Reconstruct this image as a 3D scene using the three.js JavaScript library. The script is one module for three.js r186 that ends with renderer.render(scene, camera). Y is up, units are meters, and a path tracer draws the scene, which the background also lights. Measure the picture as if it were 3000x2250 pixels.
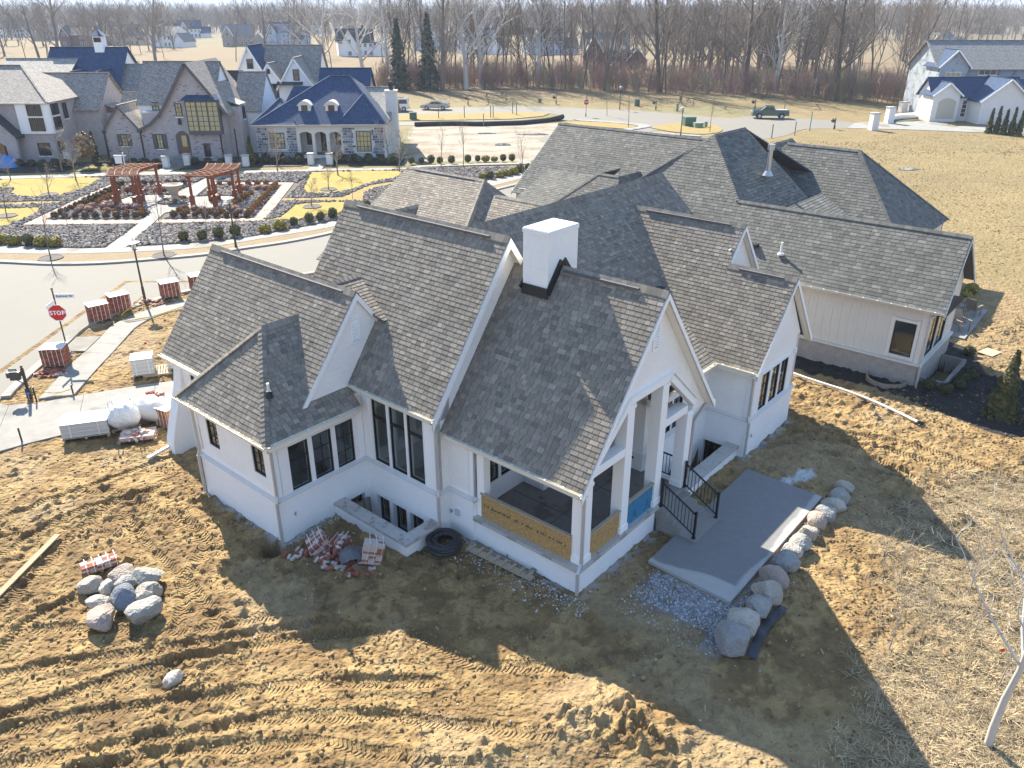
import * as THREE from 'three';
import { mergeGeometries } from 'three/addons/utils/BufferGeometryUtils.js';
import { RoundedBoxGeometry } from 'three/addons/geometries/RoundedBoxGeometry.js';
import { FontLoader } from 'three/addons/loaders/FontLoader.js';
import { TextGeometry } from 'three/addons/geometries/TextGeometry.js';

// ---------------------------------------------------------------- camera, sky, sun, exposure
const scene = new THREE.Scene();
const camera = new THREE.PerspectiveCamera(51.78, 4 / 3, 0.3, 6000);
camera.position.set(0, 16, 0);
camera.rotation.set(-25.487 * Math.PI / 180, 0, 0);
const renderer = new THREE.WebGLRenderer({ antialias: true });
renderer.setSize(1024, 768);
renderer.toneMapping = THREE.LinearToneMapping;
renderer.toneMappingExposure = 2.75;
renderer.shadowMap.enabled = true;
renderer.shadowMap.type = THREE.PCFSoftShadowMap;

const SUN_EL = 37.8 * Math.PI / 180;
const SUN = new THREE.Vector3(-0.4818 * Math.cos(SUN_EL), Math.sin(SUN_EL), -0.8763 * Math.cos(SUN_EL)).normalize();
{
  const w = 256, h = 128, d = new Float32Array(w * h * 4);
  for (let j = 0; j < h; j++) for (let i = 0; i < w; i++) {
    const el = ((j + 0.5) / h - 0.5) * Math.PI, az = ((i + 0.5) / w - 0.5) * 2 * Math.PI;
    const dir = [Math.cos(el) * Math.cos(az), Math.sin(el), Math.cos(el) * Math.sin(az)];
    const t = Math.max(0, Math.sin(el)), k = Math.pow(1 - t, 4), e = Math.pow(1 - t, 1.2);
    let r = 0.105 + 0.10 * e + 0.19 * k, g = 0.195 + 0.125 * e + 0.13 * k, b = 0.375 + 0.14 * e + 0.01 * k;
    const c = dir[0] * SUN.x + dir[1] * SUN.y + dir[2] * SUN.z;
    const a = 0.10 * Math.pow(Math.max(0, c), 6);
    r += a * 1.05; g += a; b += a * 0.9;
    if (el < 0) { const q = Math.min(1, -el * 12); r = r * (1 - q) + 0.16 * q; g = g * (1 - q) + 0.15 * q; b = b * (1 - q) + 0.14 * q; }
    d.set([r, g, b, 1], (j * w + i) * 4);
  }
  const t = new THREE.DataTexture(d, w, h, THREE.RGBAFormat, THREE.FloatType);
  t.mapping = THREE.EquirectangularReflectionMapping; t.magFilter = t.minFilter = THREE.LinearFilter; t.needsUpdate = true;
  scene.background = t; scene.environment = t;
}
const sun = new THREE.DirectionalLight(new THREE.Color(1, 0.925, 0.79), 5.0);
sun.position.copy(SUN).multiplyScalar(300).add(new THREE.Vector3(0, 0, -60));
sun.target.position.set(0, 0, -60); scene.add(sun, sun.target);
sun.castShadow = true; sun.shadow.mapSize.set(4096, 4096); sun.shadow.radius = 1;
Object.assign(sun.shadow.camera, { left: -120, right: 120, top: 120, bottom: -120, near: 1, far: 700 });
scene.fog = new THREE.FogExp2(new THREE.Color(0.72, 0.79, 0.9), 0.00028);

// ---------------------------------------------------------------- helpers
function rng(seed) { let a = seed >>> 0; return () => { a = (a + 0x6D2B79F5) >>> 0; let t = Math.imul(a ^ (a >>> 15), 1 | a); t = (t + Math.imul(t ^ (t >>> 7), 61 | t)) ^ t; return ((t ^ (t >>> 14)) >>> 0) / 4294967296; }; }
const hsh = (x, y, s = 0) => { let h = Math.imul(x | 0, 374761393) ^ Math.imul(y | 0, 668265263) ^ Math.imul(s | 0, 974711); h = Math.imul(h ^ (h >>> 13), 1274126177); return ((h ^ (h >>> 16)) >>> 0) / 4294967296; };
function vn(x, y, s = 0, per = 0) {
  const xi = Math.floor(x), yi = Math.floor(y), fx = x - xi, fy = y - yi, u = fx * fx * (3 - 2 * fx), v = fy * fy * (3 - 2 * fy);
  const m = per ? (q => ((q % per) + per) % per) : (q => q);
  const a = hsh(m(xi), m(yi), s), b = hsh(m(xi + 1), m(yi), s), c = hsh(m(xi), m(yi + 1), s), d = hsh(m(xi + 1), m(yi + 1), s);
  return a + (b - a) * u + (c - a) * v + (a - b - c + d) * u * v;
}
function fbm(x, y, o = 4, s = 0, per = 0) { let r = 0, a = 0.5, t = 0; for (let i = 0; i < o; i++) { r += a * vn(x, y, s + i * 17, per); t += a; a *= 0.5; x *= 2; y *= 2; per *= 2; } return r / t; }
const clamp = (x, a = 0, b = 1) => Math.min(b, Math.max(a, x)), sst = (a, b, x) => { const t = clamp((x - a) / (b - a)); return t * t * (3 - 2 * t); }, lerp = (a, b, t) => a + (b - a) * t;
const V3 = (x, y, z) => new THREE.Vector3(x, y, z);
function inPoly(x, y, p) { let c = false; for (let i = 0, j = p.length - 1; i < p.length; j = i++) { const [xi, yi] = p[i], [xj, yj] = p[j]; if ((yi > y) !== (yj > y) && x < (xj - xi) * (y - yi) / (yj - yi) + xi) c = !c; } return c; }
function segDist(px, py, a, b) { const dx = b[0] - a[0], dy = b[1] - a[1], t = clamp(((px - a[0]) * dx + (py - a[1]) * dy) / (dx * dx + dy * dy)); return [Math.hypot(px - a[0] - t * dx, py - a[1] - t * dy), t]; }

const used = {};
function numbered(n) { used[n] = (used[n] ?? -1) + 1; return used[n] ? n + '_' + String(used[n]).padStart(3, '0') : n; }
function tag(o, label, category, group) { o.userData.label = label; o.userData.category = category; if (group) o.userData.group = group; return o; }
function thing(name, label, category, pos = [0, 0, 0], ry = 0, group) { const o = new THREE.Group(); o.name = numbered(name); o.position.set(...pos); o.rotation.y = ry; scene.add(o); return tag(o, label, category, group); }
function shadow(o) { o.traverse(m => { if (m.isMesh) { m.castShadow = m.receiveShadow = true; } }); return o; }
function prep(g) { g = g.index ? g.toNonIndexed() : g; for (const k of Object.keys(g.attributes)) if (!['position', 'normal', 'uv', 'color'].includes(k)) g.deleteAttribute(k); return g; }
function mg(list) { list = Array.isArray(list) ? list : [list]; if (list.length === 1) return list[0]; const hasC = list.every(g => g.attributes.color); list = list.map(prep); list.forEach(g => { if (!hasC) g.deleteAttribute('color'); if (!g.attributes.uv) g.setAttribute('uv', new THREE.BufferAttribute(new Float32Array(g.attributes.position.count * 2), 2)); }); return mergeGeometries(list); }
function part(parent, name, geo, mat, label) { const m = new THREE.Mesh(mg(geo), mat); m.name = name; m.castShadow = m.receiveShadow = true; parent.add(m); if (label) m.userData.label = label; return m; }
function setting(name, geo, mat) { const m = part(scene, numbered(name), geo, mat); m.userData.kind = 'structure'; return m; }
function stuffPart(parent, name, geo, mat) { const m = part(parent, name, geo, mat); m.userData.kind = 'stuff'; return m; }
function copyOf(src, pos, ry, label, group) { const c = src.clone(); c.name = numbered(src.name.replace(/_\d{3}$/, '')); c.userData = { ...src.userData }; c.position.set(...pos); if (ry !== undefined) c.rotation.y = ry; if (label) c.userData.label = label; if (group) c.userData.group = group; scene.add(c); return c; }
const mt = new THREE.Matrix4();
function box(w, h, d, x = 0, y = 0, z = 0, ry = 0, rx = 0, rz = 0) { const g = new THREE.BoxGeometry(w, h, d); if (rx || ry || rz) g.applyMatrix4(mt.makeRotationFromEuler(new THREE.Euler(rx, ry, rz, 'YXZ'))); g.translate(x, y, z); return g; }
function rbox(w, h, d, r, x = 0, y = 0, z = 0, ry = 0) { const g = new RoundedBoxGeometry(w, h, d, 2, r); if (ry) g.rotateY(ry); g.translate(x, y, z); return g; }
function cyl(r0, r1, h, n, x = 0, y = 0, z = 0) { const g = new THREE.CylinderGeometry(r0, r1, h, n); g.translate(x, y, z); return g; }
function bar(a, b, w, d = w) { // box beam between two points
  const A = V3(...a), B = V3(...b), L = A.distanceTo(B), g = new THREE.BoxGeometry(w, d, L);
  const q = new THREE.Matrix4().lookAt(B, A, Math.abs(B.y - A.y) > 0.98 * L ? V3(1, 0, 0) : V3(0, 1, 0)); g.applyMatrix4(q); const m = A.add(B).multiplyScalar(0.5); g.translate(m.x, m.y, m.z); return g; }
function tubeG(pts, r, seg = 24, n = 8, closed = false) { return new THREE.TubeGeometry(new THREE.CatmullRomCurve3(pts.map(p => V3(...p)), closed, 'centripetal'), seg, r, n, closed); }
function polyline(pts, r, n = 8) { return pts.slice(1).map((p, i) => { const A = V3(...pts[i]), B = V3(...p), L = A.distanceTo(B), g = new THREE.CylinderGeometry(r, r, L + r * 0.6, n); g.applyMatrix4(new THREE.Matrix4().makeRotationFromQuaternion(new THREE.Quaternion().setFromUnitVectors(V3(0, 1, 0), B.clone().sub(A).normalize()))); A.add(B).multiplyScalar(0.5); g.translate(A.x, A.y, A.z); return g; }); }
function triUV(g, s = 1) { g = g.index ? g.toNonIndexed() : g; const p = g.attributes.position, n = g.attributes.normal, u = new Float32Array(p.count * 2); for (let i = 0; i < p.count; i++) { const ax = Math.abs(n.getX(i)), ay = Math.abs(n.getY(i)), az = Math.abs(n.getZ(i)); let a, b; if (ay >= ax && ay >= az) { a = p.getX(i); b = p.getZ(i); } else if (ax >= az) { a = p.getZ(i); b = p.getY(i); } else { a = p.getX(i); b = p.getY(i); } u[2 * i] = a * s; u[2 * i + 1] = b * s; } g.setAttribute('uv', new THREE.BufferAttribute(u, 2)); return g; }
class GB { // raw triangles with flat normals and colours
  constructor() { this.p = []; this.c = []; this.n = []; this.u = []; }
  tri(a, b, c, col) { const ux = b[0] - a[0], uy = b[1] - a[1], uz = b[2] - a[2], vx = c[0] - a[0], vy = c[1] - a[1], vz = c[2] - a[2]; let nx = uy * vz - uz * vy, ny = uz * vx - ux * vz, nz = ux * vy - uy * vx; const l = Math.hypot(nx, ny, nz) || 1; nx /= l; ny /= l; nz /= l; for (const q of [a, b, c]) { this.p.push(q[0], q[1], q[2]); this.n.push(nx, ny, nz); if (col) this.c.push(col[0], col[1], col[2]); } }
  quad(a, b, c, d, col) { this.tri(a, b, c, col); this.tri(a, c, d, col); }
  geo() { const g = new THREE.BufferGeometry(); g.setAttribute('position', new THREE.Float32BufferAttribute(this.p, 3)); g.setAttribute('normal', new THREE.Float32BufferAttribute(this.n, 3)); if (this.c.length) g.setAttribute('color', new THREE.Float32BufferAttribute(this.c, 3)); g.setAttribute('uv', new THREE.BufferAttribute(new Float32Array(this.p.length / 3 * 2), 2)); return g; }
}
// ---------------------------------------------------------------- textures (what surfaces are made of)
function tex(size, fn, srgb = true) { // fn(u,v) -> [r,g,b] 0..1, tileable
  const d = new Uint8Array(size * size * 4); for (let j = 0; j < size; j++) for (let i = 0; i < size; i++) { const c = fn(i / size, j / size); const o = (j * size + i) * 4; d[o] = clamp(c[0]) * 255; d[o + 1] = clamp(c[1]) * 255; d[o + 2] = clamp(c[2]) * 255; d[o + 3] = 255; }
  const t = new THREE.DataTexture(d, size, size, THREE.RGBAFormat); t.wrapS = t.wrapT = THREE.RepeatWrapping; t.magFilter = THREE.LinearFilter; t.minFilter = THREE.LinearMipmapLinearFilter; t.generateMipmaps = true; if (srgb) t.colorSpace = THREE.SRGBColorSpace; t.needsUpdate = true; return t; }
const rep = (t, s) => { const c = t.clone(); c.repeat.set(s, s); c.needsUpdate = true; return c; };
const grainT = tex(512, (u, v) => { const a = fbm(u * 8, v * 8, 3, 1, 8), b = fbm(u * 64, v * 64, 3, 5, 64), c = hsh(u * 512, v * 512, 3); const k = 0.72 + 0.16 * a + 0.16 * b + 0.08 * c; return [k, k, k]; });
const mottleT = tex(512, (u, v) => { const a = fbm(u * 4, v * 4, 5, 21, 4), b = fbm(u * 24, v * 24, 4, 31, 24); const st = sst(0.56, 0.72, a) * 0.16; const k = 0.96 - st - 0.12 * (b - 0.4); return [k, k * (1 - st * 0.12), k * (1 - st * 0.35)]; });
const wallT = tex(256, (u, v) => { const a = fbm(u * 3, v * 3, 4, 24, 3), b = fbm(u * 30, v * 30, 3, 34, 30); const k = 0.985 - 0.035 * (a - 0.4) - 0.03 * (b - 0.4); return [k, k * 0.998, k * 0.994]; });
const bumpT = tex(512, (u, v) => { const a = fbm(u * 16, v * 16, 5, 51, 16); return [a, a, a]; }, false);
const fineBumpT = tex(512, (u, v) => { const a = fbm(u * 64, v * 64, 3, 71, 64); return [a, a, a]; }, false);
const brickBumpT = tex(256, (u, v) => { // running bond relief under thick paint, 4 courses x 2 bricks
  const r = v * 8, k = Math.floor(r), x = (u * 4 + (k & 1) * 0.5) % 1, y = r - k, e = Math.min(sst(0, 0.05, x), sst(0, 0.05, 1 - x), sst(0, 0.14, y), sst(0, 0.14, 1 - y)); const a = 0.75 * e + 0.25 * fbm(u * 32, v * 32, 2, 9, 32); return [a, a, a]; }, false);
const lapT = tex(128, (u, v) => { const y = v * 4 - Math.floor(v * 4), q = y < 0.04 ? 0 : 0.45 + 0.55 * (1 - y); return [q, q, q]; }, false);
const woodT = tex(512, (u, v) => { const g = fbm(u * 6, v * 90, 4, 81), k = 0.72 + 0.3 * g; return [k, k * 0.97, k * 0.93]; });
const osbT = tex(1024, (u, v) => { let k = 0.8, b = 0; for (let i = 0; i < 5; i++) { const an = i * 1.31 + 0.3, x = (u * Math.cos(an) - v * Math.sin(an)) * 26, y = (u * Math.sin(an) + v * Math.cos(an)) * 110; const q = hsh(Math.floor(x + 0.5 * hsh(0, Math.floor(y), i)), Math.floor(y), 7 + i); if (q > 0.8) { k = 0.62 + 0.38 * hsh(Math.floor(x), Math.floor(y), 40 + i); b = q; } } const d = 0.92 + 0.12 * fbm(u * 60, v * 60, 2, 3, 60); return [k * d, k * d * 0.97, k * d * 0.9]; });
const S = (c, o = {}) => new THREE.MeshStandardMaterial({ color: Array.isArray(c) ? new THREE.Color(...c) : c, roughness: 0.85, ...o });
const lin = (r, g, b) => new THREE.Color().setRGB(r, g, b);
const MAT = {
  white: S([0.87, 0.86, 0.83], { roughness: 0.6, map: rep(wallT, 0.4), bumpMap: rep(lapT, 1.3), bumpScale: 0.004 }),
  trim: S([0.88, 0.87, 0.845], { roughness: 0.5 }),
  whiteBrick: S([0.87, 0.868, 0.855], { roughness: 0.7, map: rep(wallT, 0.4), bumpMap: rep(brickBumpT, 1.8), bumpScale: 0.004 }),
  cream: S([0.80, 0.76, 0.66], { roughness: 0.6 }),
  gutter: S([0.78, 0.74, 0.62], { roughness: 0.35, metalness: 0.2 }),
  spout: S([0.52, 0.50, 0.46], { roughness: 0.4, metalness: 0.3 }),
  black: S([0.012, 0.012, 0.014], { roughness: 0.42 }),
  blackMetal: S([0.018, 0.018, 0.02], { roughness: 0.4, metalness: 0.4 }),
  glass: new THREE.MeshPhysicalMaterial({ color: new THREE.Color(0.8, 0.85, 0.86), transmission: 1, thickness: 0, roughness: 0.02, ior: 1.5 }),
  darkGlass: new THREE.MeshPhysicalMaterial({ color: new THREE.Color(0.03, 0.035, 0.04), roughness: 0.05, clearcoat: 1, clearcoatRoughness: 0.03 }),
  room: S([0.62, 0.6, 0.56]), floor: S([0.36, 0.27, 0.2], { map: rep(woodT, 0.5) }), roomDark: S([0.16, 0.15, 0.14]),
  concrete: S([0.29, 0.275, 0.248], { map: rep(mottleT, 0.11), bumpMap: rep(fineBumpT, 0.6), bumpScale: 0.003 }),
  road: S([0.19, 0.177, 0.15], { map: rep(wallT, 0.03), bumpMap: rep(fineBumpT, 0.6), bumpScale: 0.003 }),
  ledge: S([0.66, 0.65, 0.64], { map: rep(wallT, 0.6) }),
  stoneCap: S([0.5, 0.47, 0.43], { map: rep(mottleT, 0.7), bumpMap: fineBumpT, bumpScale: 0.002 }),
  darkConcrete: S([0.2, 0.185, 0.17], { map: rep(mottleT, 0.4), bumpMap: rep(fineBumpT, 0.6), bumpScale: 0.002 }),
  deck: S([0.1, 0.1, 0.105]), flash: S([0.02, 0.019, 0.018], { roughness: 0.55 }),
  pipeWhite: S([0.72, 0.7, 0.66], { roughness: 0.4 }), pvcBlack: S([0.013, 0.014, 0.018], { roughness: 0.5 }),
  wood: S([0.5, 0.4, 0.26], { map: woodT }), paleWood: S([0.52, 0.46, 0.35], { map: woodT }), oldWood: S([0.34, 0.29, 0.23], { map: woodT }),
  osb: S([0.66, 0.44, 0.19], { map: rep(osbT, 0.7) }), cedar: S([0.3, 0.085, 0.03], { map: rep(woodT, 1), roughness: 0.6 }),
  strap: S([0.7, 0.68, 0.64]), red: S([0.5, 0.012, 0.016], { roughness: 0.35 }), signWhite: S([0.8, 0.8, 0.8], { roughness: 0.4 }), signGrey: S([0.78, 0.8, 0.8], { roughness: 0.4 }),
  post: S([0.035, 0.028, 0.022], { roughness: 0.5 }), steel: S([0.5, 0.5, 0.5], { roughness: 0.3, metalness: 0.7 }),
};
const tones = (base, k) => k.map(f => S([base[0] * f[0], base[1] * f[1], base[2] * f[2]], { roughness: 0.95, map: rep(grainT, 2.5), bumpMap: rep(fineBumpT, 2), bumpScale: 0.002 }));
// ---------------------------------------------------------------- site frame: u runs to the front right, v to the back right
const FO = V3(-7.5447, 0, -21.4194), TH = -40.5876 * Math.PI / 180, CU = Math.cos(TH), SU = -Math.sin(TH);
const UVW = (u, v) => [FO.x + u * CU + v * SU, FO.z + u * SU - v * CU];
const toUV = (x, z) => { const dx = x - FO.x, dz = z - FO.z; return [dx * CU + dz * SU, dx * SU - dz * CU]; };
const L = (u, v, h) => [u, h, -v];                                   // site frame -> local coordinates of a group placed at FO
// flat sheet from a world polygon [[x,z]...], with thickness downwards
function sheet(poly, y, th = 0.25, holes = []) {
  const s = new THREE.Shape(poly.map(p => new THREE.Vector2(p[0], -p[1]))); for (const h of holes) s.holes.push(new THREE.Path(h.map(p => new THREE.Vector2(p[0], -p[1]))));
  const g = new THREE.ExtrudeGeometry(s, { depth: th, bevelEnabled: false, curveSegments: 1 }); g.rotateX(-Math.PI / 2); g.translate(0, y - th, 0); return triUV(g); }
function smoothLine(pts, n = 6) { const c = new THREE.CatmullRomCurve3(pts.map(p => V3(p[0], 0, p[1])), false, 'centripetal'); return c.getPoints((pts.length - 1) * n).map(p => [p.x, p.z]); }
function offsetLine(pts, d) { return pts.map((p, i) => { const a = pts[Math.max(0, i - 1)], b = pts[Math.min(pts.length - 1, i + 1)], dx = b[0] - a[0], dz = b[1] - a[1], l = Math.hypot(dx, dz); return [p[0] - dz / l * d, p[1] + dx / l * d]; }); }
const strip = (a, b) => [...a, ...b.slice().reverse()];

const farKerb = smoothLine([[-62, -57], [-45, -54], [-35.3, -52.9], [-31.5, -52.4], [-28.1, -52.65], [-24.9, -53.6], [-21.7, -54.8], [-19.75, -56.2], [-16.8, -58.1], [-14.1, -60.6], [-7.8, -68.6], [-1.4, -77], [1.3, -80.3], [8, -89], [14, -97]]);
const nearKerb = smoothLine([[-18.6, -22.5], [-20.4, -26], [-22.2, -29.4], [-23.1, -32], [-23.4, -34.1], [-23.65, -38.2], [-23.85, -40.6], [-23.4, -42.3], [-22.3, -44.4], [-20.5, -46.8], [-18, -48.6], [-13.5, -50.7], [-8, -55.6], [-1, -64.5], [6, -73.5], [13, -82.5], [20, -92]]);
const swIn = smoothLine([[-62, -61], [-45, -58.3], [-37.8, -57.1], [-35, -56.65], [-31.7, -56.3], [-28.2, -56.6], [-25.2, -57.3], [-22.5, -58.1], [-20.2, -59.3], [-17.3, -61.9], [-14.4, -64.7], [-8.6, -72.8], [-2.5, -81.2], [2, -86.3], [8, -93.5]]);
const swOut = smoothLine([[-62, -59], [-45, -56.4], [-38.5, -55.4], [-35.1, -55], [-31.6, -54.95], [-27, -55.5], [-22.8, -56.4], [-20.6, -57.8], [-18.3, -59.6], [-14.3, -62.7], [-8, -71], [-1.9, -78.6], [1.7, -83.4], [8, -91.5]]);
const walkL = [[-21.35, -31.9], [-21.5, -33.3], [-21.8, -35.5], [-21.85, -37.4], [-22.0, -39.4], [-22.15, -41.1], [-21.7, -42.6], [-20.9, -44], [-19.4, -45.6], [-17.2, -47]];
const walkR = [[-19.95, -32.3], [-20.1, -33.7], [-20.3, -35.6], [-20.45, -37.5], [-20.65, -39.4], [-20.75, -40.7], [-20.45, -42.2], [-19.4, -43.6], [-18.2, -44.7], [-16.4, -45.9]];
const drive = [[-23.2, -31.6], [-22.4, -31.3], [-21.2, -31.5], [-19.9, -32.15], [-17.5, -33.3], [-14, -34.5], [-11, -35.4], [-9.5, -31.6], [-14.4, -30.05], [-17.3, -29.1], [-18.5, -28.65], [-19.6, -27.9], [-20.6, -27.1], [-22.1, -29.2]];
const ramp = [[-22.76, -37.4], [-23.55, -37.5], [-23.75, -39.6], [-23.27, -39.3], [-22.06, -39.4], [-21.92, -37.4]];
const patioUV = [[9.74, 6.9], [12.62, 6.8], [12.56, 14.1], [9.66, 14.12]];
const houseUV = [[[-4.5, 0.15], [-0.15, 0.15], [-0.15, 3.7], [3.5, 3.8], [3.5, 4.3], [8.75, 4.3], [8.75, 10.4], [7.1, 10.9], [7.1, 15.1], [8.95, 15.1], [8.95, 19], [-13, 21], [-13, 12], [-8.4, 12], [-8.4, 1.6], [-4.5, 1.6]]];
const area1 = [[0.1, 2.4], [3.35, 2.4], [3.35, 3.8], [0.1, 3.8]], area2 = [[7.3, 11.3], [8.75, 11.3], [8.75, 15.1], [7.3, 15.1]];
const neighUV = [[-21, 26.4], [12, 26.4], [12, 31.6], [8, 46], [-20, 46]], well = [[12.25, 27.05], [13.25, 27.05], [13.25, 30.5], [12.25, 30.5]];
const mulchUV = [[2, 24.7], [7.5, 24.5], [10.7, 24.8], [12.1, 24.6], [13.9, 24], [16.7, 23.5], [18.5, 25.3], [17.5, 30.2], [14.6, 29.8], [13.6, 31.6], [12.9, 33], [12, 33], [2, 33]];
// churned soil of the building site: tyre ruts along these lines [points, depth, half track]
const tracks = [
  [[[-15, -13.4], [-12.8, -14.2], [-11.1, -15.2], [-8.7, -16.3], [-6.4, -17], [-3.5, -17.3]], 0.15, 0], [[[-15.5, -14.9], [-12.5, -16], [-11, -16.3], [-8.7, -16.8], [-5.5, -17.7]], 0.11, 0],
  [[[-14, -13.3], [-11.2, -14.2], [-9, -14.7], [-5.2, -15.4], [-2, -15.4]], 0.1, 0], [[[-14, -12.4], [-9, -13.5], [-6.2, -14.2], [-3, -14.3], [1, -13.6]], 0.12, 0], [[[-11, -12.4], [-8.7, -13.2], [-5, -13.5], [-1, -12.7]], 0.09, 0],
  [[[-15, -15.4], [-14.1, -16.5], [-13.9, -17.7], [-13.2, -18.6]], 0.09, 0], [[[-13.6, -23], [-11.7, -20.9], [-10.1, -19.5], [-8.6, -17.8]], 0.06, 0], [[[-11.5, -23], [-10.1, -21.4], [-10.1, -19.6], [-9.6, -17.6]], 0.05, 0],
  [[[-17, -19], [-16.1, -21.8], [-15.2, -23.2], [-13, -24.6]], 0.1, 0], [[[-15.8, -16.4], [-15, -18.1], [-14.8, -21.1], [-14.4, -23.2], [-12.6, -25.5]], 0.09, 0], [[[-17, -16.3], [-14.6, -17.2], [-12.8, -17.4], [-9, -17.3], [-7, -18]], 0.06, 0],
  [[[-16, -24.5], [-14.6, -24.4], [-12.4, -23.1], [-10.6, -22]], 0.06, 0], [[[-18, -22.4], [-15.6, -24.8], [-13.6, -26.8]], 0.08, 0],
  [[[9.5, -27.6], [12.2, -28.4], [15, -27.5], [17.5, -25.5]], 0.1, 0], [[[10.4, -28.8], [13.2, -29.1], [16, -28], [19, -25.4]], 0.09, 0], [[[12, -27.4], [14.3, -26.6], [15.6, -24.6], [17.6, -23]], 0.1, 0],
  [[[13.5, -26], [15.4, -24.3], [16.4, -22.4], [19.5, -20.5]], 0.16, 0], [[[-2.8, -17.2], [-1, -16], [1.8, -15.9], [4, -16.7]], 0.05, 0], [[[16, -30], [20, -33.5], [25, -38]], 0.08, 0], [[[14.8, -30.4], [19, -35], [24, -40]], 0.08, 0],
];
const mounds = [[[1.4, -14.1], 0.45, 1.0], [[2.6, -14.4], 0.4, 0.9], [[3.3, -13.6], 0.45, 0.9], [[-0.6, -13.1], 0.32, 0.9], [[-2.4, -12.9], 0.28, 0.9], [[-4.4, -12.8], 0.25, 0.8], [[-8.2, -15.3], 0.2, 0.5], [[-8.9, -14.1], 0.16, 0.7], [[-22.6, -38.6], 0.18, 0.5], [[-22.2, -44.4], 0.2, 0.6], [[-22.4, -35.9], 0.15, 0.6], [[14.4, -24.6], 0.35, 0.9], [[15.6, -23], 0.3, 0.9], [[16.9, -21.4], 0.35, 1], [[11.6, -26.6], 0.2, 0.8], [[1.5, -17.7], 0.1, 0.7], [[4.7, -15.9], 0.14, 0.7]];
const PX0 = -25, PX1 = 31, PZ0 = -49, PZ1 = -9;
function trackField(x, z) { let dep = 0, ridge = 0, cleat = 0; for (const [pts, d] of tracks) { let best = 9, along = 0, acc = 0; for (let i = 0; i < pts.length - 1; i++) { const [q, t] = segDist(x, z, pts[i], pts[i + 1]), l = Math.hypot(pts[i + 1][0] - pts[i][0], pts[i + 1][1] - pts[i][1]); if (q < best) { best = q; along = acc + t * l; } acc += l; } best += 0.09 * (vn(along * 1.7, d * 900, 5) - 0.5); const w = 0.2; if (best < 1) { const e = d * 0.62 * (0.3 + 1.1 * vn(along * 0.9, d * 300, 8)); dep += e * (1 - sst(w * 0.55, w * 1.15, best)); ridge += e * 0.75 * Math.exp(-Math.pow((best - w * 1.5) / 0.12, 2)); if (best < w) cleat += Math.max(0, Math.sin((along + best * 0.55) * 2 * Math.PI / 0.115)); } } return [dep, ridge, cleat]; }
const inUV = (x, z, P) => { const [u, v] = toUV(x, z); return inPoly(u, v, P); };
function strawAt(x, z) { return sst(9.2, 12.2, x + 0.55 * (z + 17) + 1.6 * (fbm(x * 0.5, z * 0.5, 3, 61) - 0.5)) * sst(-24.5, -21.5, z + 0.12 * x + 2 * (fbm(x * 0.4, z * 0.4, 2, 63) - 0.5)); }
const walkPoly = strip(walkL, walkR), roadPoly = strip(farKerb, nearKerb);
function dirtY(x, z) {
  const [u, v] = toUV(x, z);
  if (inPoly(u, v, houseUV[0]) || inPoly(u, v, area1) || inPoly(u, v, area2)) return inPoly(u, v, area1) || inPoly(u, v, area2) ? -1.15 : -2.2;
  if (inPoly(u, v, neighUV) || inPoly(u, v, well)) return -1.2;
  let y = 0.10 * (fbm(x * 0.22, z * 0.22, 3, 2) - 0.5) + 0.06 * (fbm(x * 0.9, z * 0.9, 3, 12) - 0.5);
  const rough = 0.35 + 0.9 * sst(0.42, 0.62, fbm(x * 0.35, z * 0.35, 3, 44));
  const c = fbm(x * 4.2, z * 4.2, 3, 30); y += rough * 0.15 * Math.max(0, c - 0.5) * 2 * (0.3 + 1.2 * vn(x * 9, z * 9, 90)); y += 0.045 * (vn(x * 8, z * 8, 33) - 0.5) * rough + 0.03 * (vn(x * 5.5, z * 5.5, 34) - 0.5);
  const [d, r] = trackField(x, z); y += r * (0.4 + 1.1 * vn(x * 6, z * 6, 14)) - d;
  for (const [p, h, w] of mounds) { const q = Math.hypot(x - p[0], z - p[1]) / w; if (q < 2.2) y += h * Math.exp(-q * q * 1.6) * (0.35 + 0.6 * fbm(x * 2.5, z * 2.5, 3, 77) + 0.9 * Math.max(0, fbm(x * 5, z * 5, 3, 78) - 0.45) * 2); }
  const near = Math.min(1, ...[0, 4.2].map(() => 1));
  { const q = 1 - Math.abs(2 * fbm(x * 1.5, z * 1.5, 3, 36) - 1); y -= rough * 0.05 * Math.pow(q, 6); const q2 = vn(x * 3.1, z * 3.1, 37); y -= rough * 0.06 * sst(0.72, 0.9, q2); }
  const st = strawAt(x, z); y += st * (0.10 * (fbm(x * 1.6, z * 1.6, 3, 66) - 0.5) - 0.25 * sst(9, 16, x));
  const pit = Math.hypot(x + 7.85, z + 20.95); if (pit < 0.6) y -= 0.75 * (1 - sst(0.16, 0.36, pit + 0.12 * (vn(x * 7, z * 7, 3) - 0.5)));
  // calmer against walls
  const a = clamp(Math.min(Math.abs(u) + (v > -0.3 && v < 4 ? 0 : 9), 9)); y *= near;
  if (inPoly(u, v, [[9.55, 6.7], [12.8, 6.6], [12.75, 14.3], [9.45, 14.3]])) y = Math.min(y, -0.02);
  if (inPoly(x, z, walkPoly) || inPoly(x, z, drive) || inPoly(x, z, ramp)) y = Math.min(y, -0.06);
  if (inPoly(x, z, roadPoly)) y = -0.3;
  const e = Math.min(x - PX0, PX1 - x, z - PZ0, PZ1 - z); const k = sst(0, 2.5, e); return y * k + 0.025 * (1 - k);
}
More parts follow.
